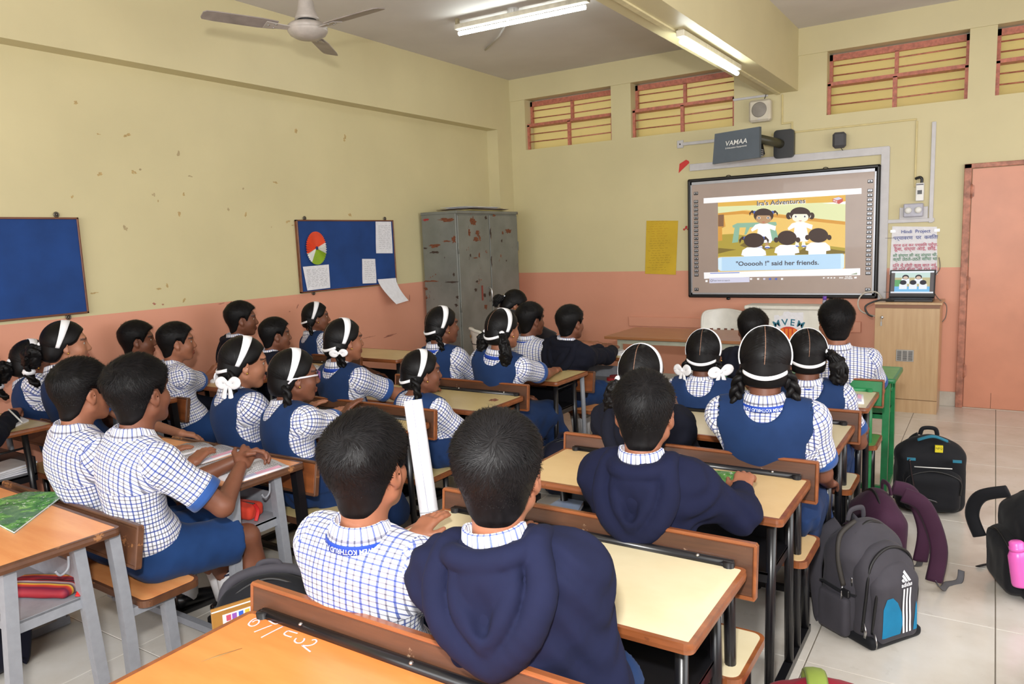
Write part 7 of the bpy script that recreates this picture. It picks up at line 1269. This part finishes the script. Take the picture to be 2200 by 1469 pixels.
# plum bag slumped behind it, straps out
t, fp, q = backpack('plum backpack with loose grey straps, slumped behind grey sports backpack', 4.53, -4.10, -1.05, 0.32, 0.17, 0.45, BGP, seed=5, handle=True, straps=False)
for s_, pts in ((1, [(0.05, 0.09, 0.44), (0.10, 0.16, 0.40), (0.12, 0.22, 0.22), (0.13, 0.20, 0.06)]), (-1, [(-0.05, 0.09, 0.44), (-0.06, 0.18, 0.40), (-0.05, 0.24, 0.24), (-0.04, 0.22, 0.08)])): strap(MB(), pts, 0.036, 0.010, (1, 0, 0)).build('shoulder_strap', BGP, t)
strap(MB(), [(-0.055, 0.20, 0.40), (-0.055, 0.254, 0.26), (-0.05, 0.245, 0.16)], 0.012, 0.003, (1, 0, 0)).build('silver_strip', plain('silver_reflective_strip', (170, 168, 172), 0.4), t); strap(MB(), [(0.13, 0.20, 0.07), (0.12, 0.24, 0.02), (0.05, 0.30, 0.008), (0.02, 0.37, 0.006), (-0.02, 0.40, 0.04)], 0.014, 0.002, (0, 0, 1)).build('loose_strap', BGS, t); strap(MB(), [(-0.04, 0.22, 0.09), (-0.10, 0.24, 0.03), (-0.16, 0.22, 0.006)], 0.014, 0.002, (0, 0, 1)).build('loose_strap', BGS, t)
# black bag at the right edge with pink bottle
t, fp, q = backpack('black backpack at right edge of the floor, pink bottle in its side pocket', 5.155, -3.86, -1.25, 0.36, 0.22, 0.46, BGB, seed=7, lean=0.03)
strap(MB(), [(-0.02, -0.12, 0.45), (-0.08, -0.21, 0.40), (-0.12, -0.23, 0.30), (-0.10, -0.20, 0.2)], 0.03, 0.010, (1, 0, 0)).build('shoulder_strap', BGB, t); strap(MB(), [(-0.17, 0.02, 0.06), (-0.24, -0.02, 0.012), (-0.25, -0.10, 0.006), (-0.20, -0.17, 0.01)], 0.013, 0.003, (0, 0, 1)).build('loose_strap', BGB, t)
pk = thing('water_bottle', 'bright pink bottle standing in side pocket of the black backpack', 'bottle', (5.095, -4.075, 0.10)); PINK = plain('pink_bottle_plastic', (232, 104, 190), 0.3, var=0.02); MB().lathe([(0.036, 0), (0.038, 0.01), (0.038, 0.13), (0.030, 0.15), (0.026, 0.155)], 22, M=Matrix.Rotation(-0.15, 4, 'Y')).build('body', PINK, pk); MB().lathe([(0.030, 0.155), (0.031, 0.17), (0.028, 0.172), (0.028, 0.19), (0.022, 0.195)], 22, M=Matrix.Rotation(-0.15, 4, 'Y')).build('cap', PINK, pk)
# red bag with lime handle
t, fp, q = backpack('red backpack with lime grab handle, on the floor by the nearest bench end', 4.575, -5.62, 0.35, 0.34, 0.22, 0.34, BGR, seed=9, handle=False, mesh_h=0.008, straps=False)
strap(MB(), [q(-0.03, -0.10, 0.28), q(-0.03, -0.08, 0.335), q(-0.03, -0.02, 0.370), q(-0.03, 0.04, 0.355), q(-0.03, 0.07, 0.30)], 0.030, 0.007, (0, 1, 0)).build('lime_handle', BGL, t)
backpack('dark violet backpack at bottom right edge, mostly out of frame', 5.28, -4.93, 0.3, 0.34, 0.2, 0.30, BGV, seed=11)
t, fp, q = backpack('black and grey backpack with a stickered notebook, in the aisle behind the nearest desk', 2.73, -6.10, 0.75, 0.38, 0.20, 0.47, BGB, front=BGB, seed=13, strapm=BGG); MB().tube(bez([q(-0.17, -0.02, 0.30), q(-0.15, 0.03, 0.43), q(0, 0.04, 0.475), (0.15, 0.03, 0.43), q(0.17, -0.02, 0.30)], 6), 0.02, 8).build('grey_rim', BGG, t)
backpack('small black backpack on floor under yellow desk in the middle column', 2.62, -3.62, 0.4, 0.30, 0.18, 0.36, BGN, seed=15, mesh_h=0.011)
backpack('dark plum backpack under the pale cream desk, behind the paper roll', 3.28, -5.38, 0.6, 0.30, 0.18, 0.34, BGP, seed=17, mesh_h=0.011)
backpack('red backpack in the aisle partly hidden by hooded boy\'s head', 3.27, -5.02, 0.3, 0.28, 0.18, 0.42, BGR, seed=19, mesh_h=0.011)
backpack('navy backpack hung low at left edge beside the worn orange desk', 1.52, -6.62, 0.2, 0.32, 0.2, 0.46, BGN, seed=21, mesh_h=0.011)
backpack('grey backpack on floor beneath the grey-framed desk with textbooks', 2.62, -5.42, 1.2, 0.30, 0.18, 0.34, BGG, seed=23, mesh_h=0.011)
# ------------------------------------------------------------------ books, pouches, chart roll
def book(label, quad, z, th, mat_, name='textbook', cat='book', pages=True):
    P = [at(a, b, 2, z + th) for a, b in quad]; o = sum(P, Vector()) / 4; o.z = z; t = thing(name, label, cat, tuple(o)); L = [p - o for p in P]; L = [Vector((p.x, p.y, 0)) for p in L]
    m = MB(); m.poly([l * 0.985 for l in L], (0, 0, th * 0.86)); m.v = [(a, b, c + th * 0.07) for a, b, c in m.v]; m.build('pages', PAPER, t)
    for zz in (0, th * 0.88): m = MB(); m.poly([(l.x, l.y, zz) for l in L], (0, 0, th * 0.12)); m.build('cover', mat_, t)
    return t
def m_green():
    t = NT('printed_meadow_cover'); co = t.coord(); n = t.noise(co, 26, 5, 0.65); n2 = t.noise(co, 70, 3); g = t.noise(co, 9, 3); b = t.ramp(n, [(0.32, lin((40, 84, 44))), (0.48, lin((72, 132, 62))), (0.62, lin((122, 178, 92))), (0.75, lin((168, 206, 130)))]); b = t.mixc(t.math('MULTIPLY', t.math('GREATER_THAN', n2, 0.64), 0.9), b, lin((226, 232, 220))); b = t.mixc(t.math('MULTIPLY', t.math('GREATER_THAN', g, 0.55), 0.7), b, lin((86, 118, 96))); t.set('Base Color', b); t.set('Roughness', 0.25); return t.m
GREENC = m_green()
book('green meadow-covered textbook lying on worn orange desk at left edge', [(-70, 1090), (55, 1056), (143, 1056), (30, 1142)], 0.72, 0.008, GREENC); book('green meadow-covered textbook under the hooded boy\'s spread hand', [(1440, 1003), (1590, 1014), (1565, 1062), (1452, 1030)], 0.72, 0.008, GREENC)
PINKP = plain('pink_printed_band', (226, 170, 194), 0.6, var=0.03); LAVP = plain('lavender_printed_band', (196, 196, 226), 0.6, var=0.03)
def open_book(label, x, y, z, rz, w=0.20, hgt=0.27, seed=0):
    t = thing('open_textbook', label, 'book', (x, y, z), rz); m = MB(); n = 10; prof = [(-w * (1 - i / n), 0.004 + 0.016 * math.sin(PI * min(1, 1.0 - (1 - i / n))) * 0 + 0.014 * math.sin(PI * (1 - abs(1 - 2 * (1 - i / n))) / 2) ) for i in range(n + 1)]
    pl = [(-w + w * i / n, 0.004 + 0.014 * math.sin(PI * (i / n) ** 1.6)) for i in range(n + 1)]; pr_ = [(w * i / n, 0.004 + 0.014 * math.sin(PI * (1 - i / n) ** 1.6)) for i in range(n + 1)]
    for nm, prf in (('left_page', pl), ('right_page', pr_)):
        m = MB(); V = [(a, -hgt / 2, b) for a, b in prf] + [(a, hgt / 2, b) for a, b in prf] + [(a, -hgt / 2, 0) for a, b in prf] + [(a, hgt / 2, 0) for a, b in prf]; k = n + 1; F = [(i, i + 1, i + 1 + k, i + k) for i in range(n)] + [(i + 2 * k, i + 1 + 2 * k, i + 1, i) for i in range(n)] + [(i + k, i + 1 + k, i + 1 + 3 * k, i + 3 * k) for i in range(n)] + [(0, k, 3 * k, 2 * k), (n, n + 2 * k, n + 3 * k, n + k)]; m.add(V, F, 0, True); pg = m.build(nm, PAPER, t)
        ts = MB(); zz = lambda x_: np.interp(x_, [a for a, b in prf], [b for a, b in prf]) + 0.0006
        rs = random.Random(seed + (nm == 'left_page'))
        for r_ in range(22):
            yy = hgt * 0.42 - r_ * hgt * 0.037
            for c in range(8):
                xa = prf[0][0] + w * (0.08 + 0.10 * c); xb = xa + w * rs.uniform(0.06, 0.095); ts.add([(xa, yy, zz(xa)), (xb, yy, zz(xb)), (xb, yy + 0.0028, zz(xb)), (xa, yy + 0.0028, zz(xa))], [(0, 1, 2, 3)])
        ts.build('print_lines', INK, pg)
        if nm == 'right_page':
            for a0, b0, mt in ((-0.36, -0.06, LAVP), (-0.06, 0.40, PINKP)):
                bb = MB(); xs = (w * 0.80, w * 0.93); bb.add([(xs[0], hgt * a0, zz(xs[0]) + 0.0003), (xs[1], hgt * a0, zz(xs[1]) + 0.0003), (xs[1], hgt * b0, zz(xs[1]) + 0.0003), (xs[0], hgt * b0, zz(xs[0]) + 0.0003)], [(0, 1, 2, 3)]); bb.build('colour_band', mt, pg)
    return t
open_book('open textbook with pink margin under clasped hands, at right end of grey-framed desk', 2.20, -5.81, 0.72, -0.06, 0.19, 0.27, 3); open_book('open textbook with curling page beside the boy\'s elbow on grey-framed desk', 1.80, -5.76, 0.72, 0.08, 0.19, 0.27, 5)
open_book('open notebook in front of the checked-shirt boy by left wall', 0.46, -4.56, 0.77, 0.1, 0.16, 0.22, 7); open_book('open textbook with pink page on the desk with green frame', 4.22, -3.42, 0.72, 0.15, 0.15, 0.24, 9); open_book('open white notebook under hooded boy\'s hands near the teacher table', 2.42, -2.30, 0.72, -0.1, 0.15, 0.21, 11); open_book('closed-lying notebook beyond the girl with hairclips', 0.60, -3.92, 0.75, 0.1, 0.12, 0.2, 13)
book('white notebook under a hand with pen on cream desk by left wall', [(0, 905), (40, 893), (62, 901), (12, 922)], 0.765, 0.010, PAPER, 'notebook')
NB = plain('tan_notebook_cover', (172, 122, 56), 0.4); t = thing('notebook', 'stickered tan notebook standing in black backpack behind the nearest desk', 'book', (2.74, -6.235, 0.178), 1.22); MB().box((-0.10, -0.006, 0), (0.13, 0.006, 0.25), bev=0.001).build('cover', NB, t); MB().box((-0.10, -0.0066, 0.238), (0.13, 0.0066, 0.243)).build('white_edge', WHITEP, t); st = MB().box((-0.065, -0.0075, 0.19), (0.08, -0.0062, 0.222)).build('sticker_strip', PAPER, t)
for k, (c_, x) in enumerate((((196, 80, 110), -0.035), ((150, 90, 180), -0.015), ((60, 100, 200), 0.008), ((236, 190, 60), 0.03), ((200, 60, 60), 0.052), ((40, 40, 60), 0.07))): MB().box((x - 0.018, -0.0082, 0.196), (x - 0.002, -0.0074, 0.217)).build('sticker', plain('sticker_%d' % k, c_, 0.5, var=0), st)
def pouch(label, x, y, z, rz, L, wd, hh, mat_, seed):
    t = thing('pencil_pouch', label, 'pouch', (x, y, z), rz); sdf_part('body', [(rbox((0, 0, hh * 0.5), (L / 2, wd / 2, hh * 0.5), 0.02), 0), (elli((0, 0, hh * 0.55), (L * 0.46, wd * 0.4, hh * 0.6)), 0.02)], (-L * .65, -wd * .7, -0.02), (L * .65, wd * .7, hh * 1.5), 0.005, mat_, t, noise=0.004, seed=seed, cuts=[((0, 0, 0.001), (0, 0, -1))]); MB().tube([(-L * 0.45, 0, hh * 1.02), (0, 0, hh * 1.12), (L * 0.45, 0, hh * 1.02)], 0.004, 8).build('zip', ZIP, t); strap(MB(), [(L * 0.45, 0, hh), (L * 0.58, -0.02, hh * 0.7), (L * 0.62, -0.05, 0.008)], 0.008, 0.002, (0, 0, 1)).build('pull_tab', plain('red_tab', (196, 34, 36), 0.6), t); return t
def m_stripe():
    t = NT('striped_woven_cloth'); co = t.coord(); sp = t.n('ShaderNodeSeparateXYZ'); t.l(co[0], 0, sp, 0); f = t.math('FRACT', t.math('MULTIPLY', (sp, 1), 14.0)); t.set('Base Color', t.ramp(f, [(0.0, lin((150, 24, 34))), (0.3, lin((96, 20, 52))), (0.5, lin((196, 60, 40))), (0.62, lin((206, 180, 70))), (0.66, lin((70, 20, 50))), (0.82, lin((180, 170, 170))), (0.86, lin((120, 20, 36)))])); t.set('Roughness', 0.7); return t.m
pouch('red striped woven pouch on grey shelf of the worn orange desk', 2.20, -6.62, 0.508, 0.45, 0.26, 0.14, 0.036, m_stripe(), 1); pouch('orange-red zipped pouch on grey shelf under the open textbooks', 2.17, -5.82, 0.508, 0.2, 0.26, 0.10, 0.06, bag_cloth('orange_red_pouch', (196, 62, 44)), 2)
m_ = bag_cloth('black_sandal', (30, 24, 26)); t = thing('sandals', 'black and red sandals on grey shelf before the dark-sleeved boy', 'sandals', (2.44, -2.30, 0.508), 0.2)
for k in (-1, 1): m = MB(); rounded_slab(m, -0.12, 0.12, -0.038 + k * 0.05, 0.038 + k * 0.05, 0, 0.022, 0.034); so = m.build('sole', plain('red_sole', (170, 30, 34), 0.5), t); strap(MB(), [(0.03, k * 0.05 - 0.04, 0.015), (0.045, k * 0.05, 0.065), (0.03, k * 0.05 + 0.04, 0.015)], 0.028, 0.004, (1, 0, 0)).build('strap', m_, so)
a = Vector((3.14, -5.575, 0.02)); b = Vector(at(887, 860, 1, -5.45)); t = thing('paper_roll', 'long white rolled chart standing in aisle beside the pale cream desk', 'roll', tuple(a)); d = b - a; m = MB(); m.tube([(0, 0, 0), d], 0.0385, 28, cap=False); m.tube([(0, 0, 0), d], 0.0365, 28, cap=False); m.build('rolled_sheet', PAPER, t); m = MB(); u_ = d.normalized(); sd = u_.cross(Vector((0, 1, 0))).normalized() * -1; ed = (sd * 0.6 + Vector((0, -1, 0)) * 0.8).normalized() * 0.0395; m.tube([ed, d + ed], 0.0012, 6); m.build('loose_edge', plain('grey_paper_edge', (180, 178, 200), 0.7), t)
MB().tube([u_ * 0.56 + ed * 0.999 * 0 + (sd * math.cos(q_) + u_.cross(sd) * math.sin(q_)) * 0.039 for q_ in [2 * PI * k / 24 for k in range(25)]], 0.0012, 6, cap=False).build('rubber_band', plain('grey_rubber_band', (120, 124, 130), 0.6), t)
book('pale blue covered notebook on shelf under tan desk', [(1175, 1088), (1235, 1050), (1262, 1062), (1240, 1100)], 0.508, 0.02, plain('pale_blue_cover', (150, 166, 196), 0.4), 'notebook')
for k in range(4): t = thing('exercise_book', ['blue exercise book at bottom of pile on shelf by left wall', 'grey exercise book second in pile on shelf by left wall', 'yellow exercise book third in pile on shelf by left wall', 'white exercise book on top of pile on shelf by left wall'][k], 'book', (0.46 + 0.01 * k, -6.02, 0.508 + 0.013 * k), 0.08 * k); MB().box((-0.1, -0.13, 0.001), (0.1, 0.13, 0.0115)).build('pages', PAPER, t); MB().box((-0.102, -0.132, 0.0112), (0.102, 0.132, 0.0126)).build('cover', plain('cover_%d' % k, [(40, 60, 110), (120, 124, 130), (206, 180, 40), (220, 220, 224)][k], 0.4), t)
for k in range(3): t = thing('exercise_book', ['red exercise book lowest on shelf under the middle yellowish desk', 'grey exercise book in middle of pile under the yellowish desk', 'black exercise book topmost under the yellowish desk'][k], 'book', (2.36 + 0.01 * k, -4.28, 0.508 + 0.016 * k), 0.1 * k); MB().box((-0.1, -0.13, 0.001), (0.1, 0.13, 0.0145)).build('pages', PAPER, t); MB().box((-0.102, -0.132, 0.0142), (0.102, 0.132, 0.0156)).build('cover', plain('cover_m%d' % k, [(170, 40, 44), (110, 112, 120), (40, 40, 46)][k], 0.4), t)
pn = thing('pen', 'white pen held in a hand above notebook at left edge', 'pen', tuple(at(48, 908, 2, 0.785))); MB().tube([(0, 0, 0), (-0.09, -0.02, 0.07)], 0.0045, 8).build('barrel', WHITEP, pn)
# chalked digits on the nearest desk, stroke by stroke (photo pixel -> desk surface)
CHALK = plain('pink_chalk', (244, 206, 214), 0.9, var=0.04, scale=200); dk = bpy.data.objects['school_desk']; zt_ = 0.7206; cx_, cy_ = dk.location.x, dk.location.y
for st_ in ([(705, 335), (560, 360), (440, 400), (360, 470), (345, 515), (400, 545), (490, 525), (560, 470), (560, 415), (490, 420), (420, 460)], [(770, 420), (900, 495), (985, 480)], [(460, 672), (640, 600), (850, 520)], [(610, 790), (860, 660), (1090, 545)], [(1190, 640), (1395, 700)], [(1190, 640), (1110, 700), (1140, 740), (1265, 780)], [(1370, 800), (1330, 860), (1380, 905), (1470, 900), (1530, 850), (1540, 805)], [(1700, 845), (1780, 835), (1800, 880), (1720, 940), (1600, 965), (1490, 955)], [(1490, 955), (1560, 1010), (1670, 1095)]):
    W_ = [at(500 + u / 10.0, 1290 + v / 10.0, 2, zt_) for u, v in st_]; m = MB(); m.tube(bez([(p.x - cx_, p.y - cy_, zt_) for p in W_], 4), 0.0024, 6, flat=0.25, up=(0, 1, 0)); m.v = [(a_, b_, zt_ + (c_ - zt_) * 0.25) for a_, b_, c_ in m.v]; m.build('chalk_stroke', CHALK, dk)
W_ = [at(*p, 2, zt_) for p in ((432, 1421), (470, 1408), (520, 1392))]; m = MB(); m.tube([(p.x - cx_, p.y - cy_, zt_) for p in W_], [0.001, 0.004, 0.001], 6, up=(0, 1, 0)); m.v = [(a_, b_, zt_ + (c_ - zt_) * 0.1) for a_, b_, c_ in m.v]; m.build('ink_smear', plain('grey_green_smear', (150, 120, 70), 0.8), dk)
# ------------------------------------------------------------------ groups of repeats
GR = {'person': 'pupils on the benches', 'school_desk': 'school desks in three columns', 'backpack': 'school bags on the floor', 'tube_light': 'ceiling tube lights', 'plastic_chair': 'white plastic chairs', 'pinboard': 'blue pinboards', 'pinned_note': 'papers on the pinboard', 'exercise_book': 'exercise books on the desk shelves', 'open_textbook': 'open books on the desks', 'textbook': 'green textbooks', 'paper_stack': 'papers on the cupboard', 'pencil_pouch': 'pouches on the desk shelves', 'notebook': 'notebooks'}
for o in bpy.data.objects:
    if o.parent is None and 'category' in o.keys() and o.name.split('.')[0] in GR and 'woman' not in o['label']: o['group'] = GR[o.name.split('.')[0]]
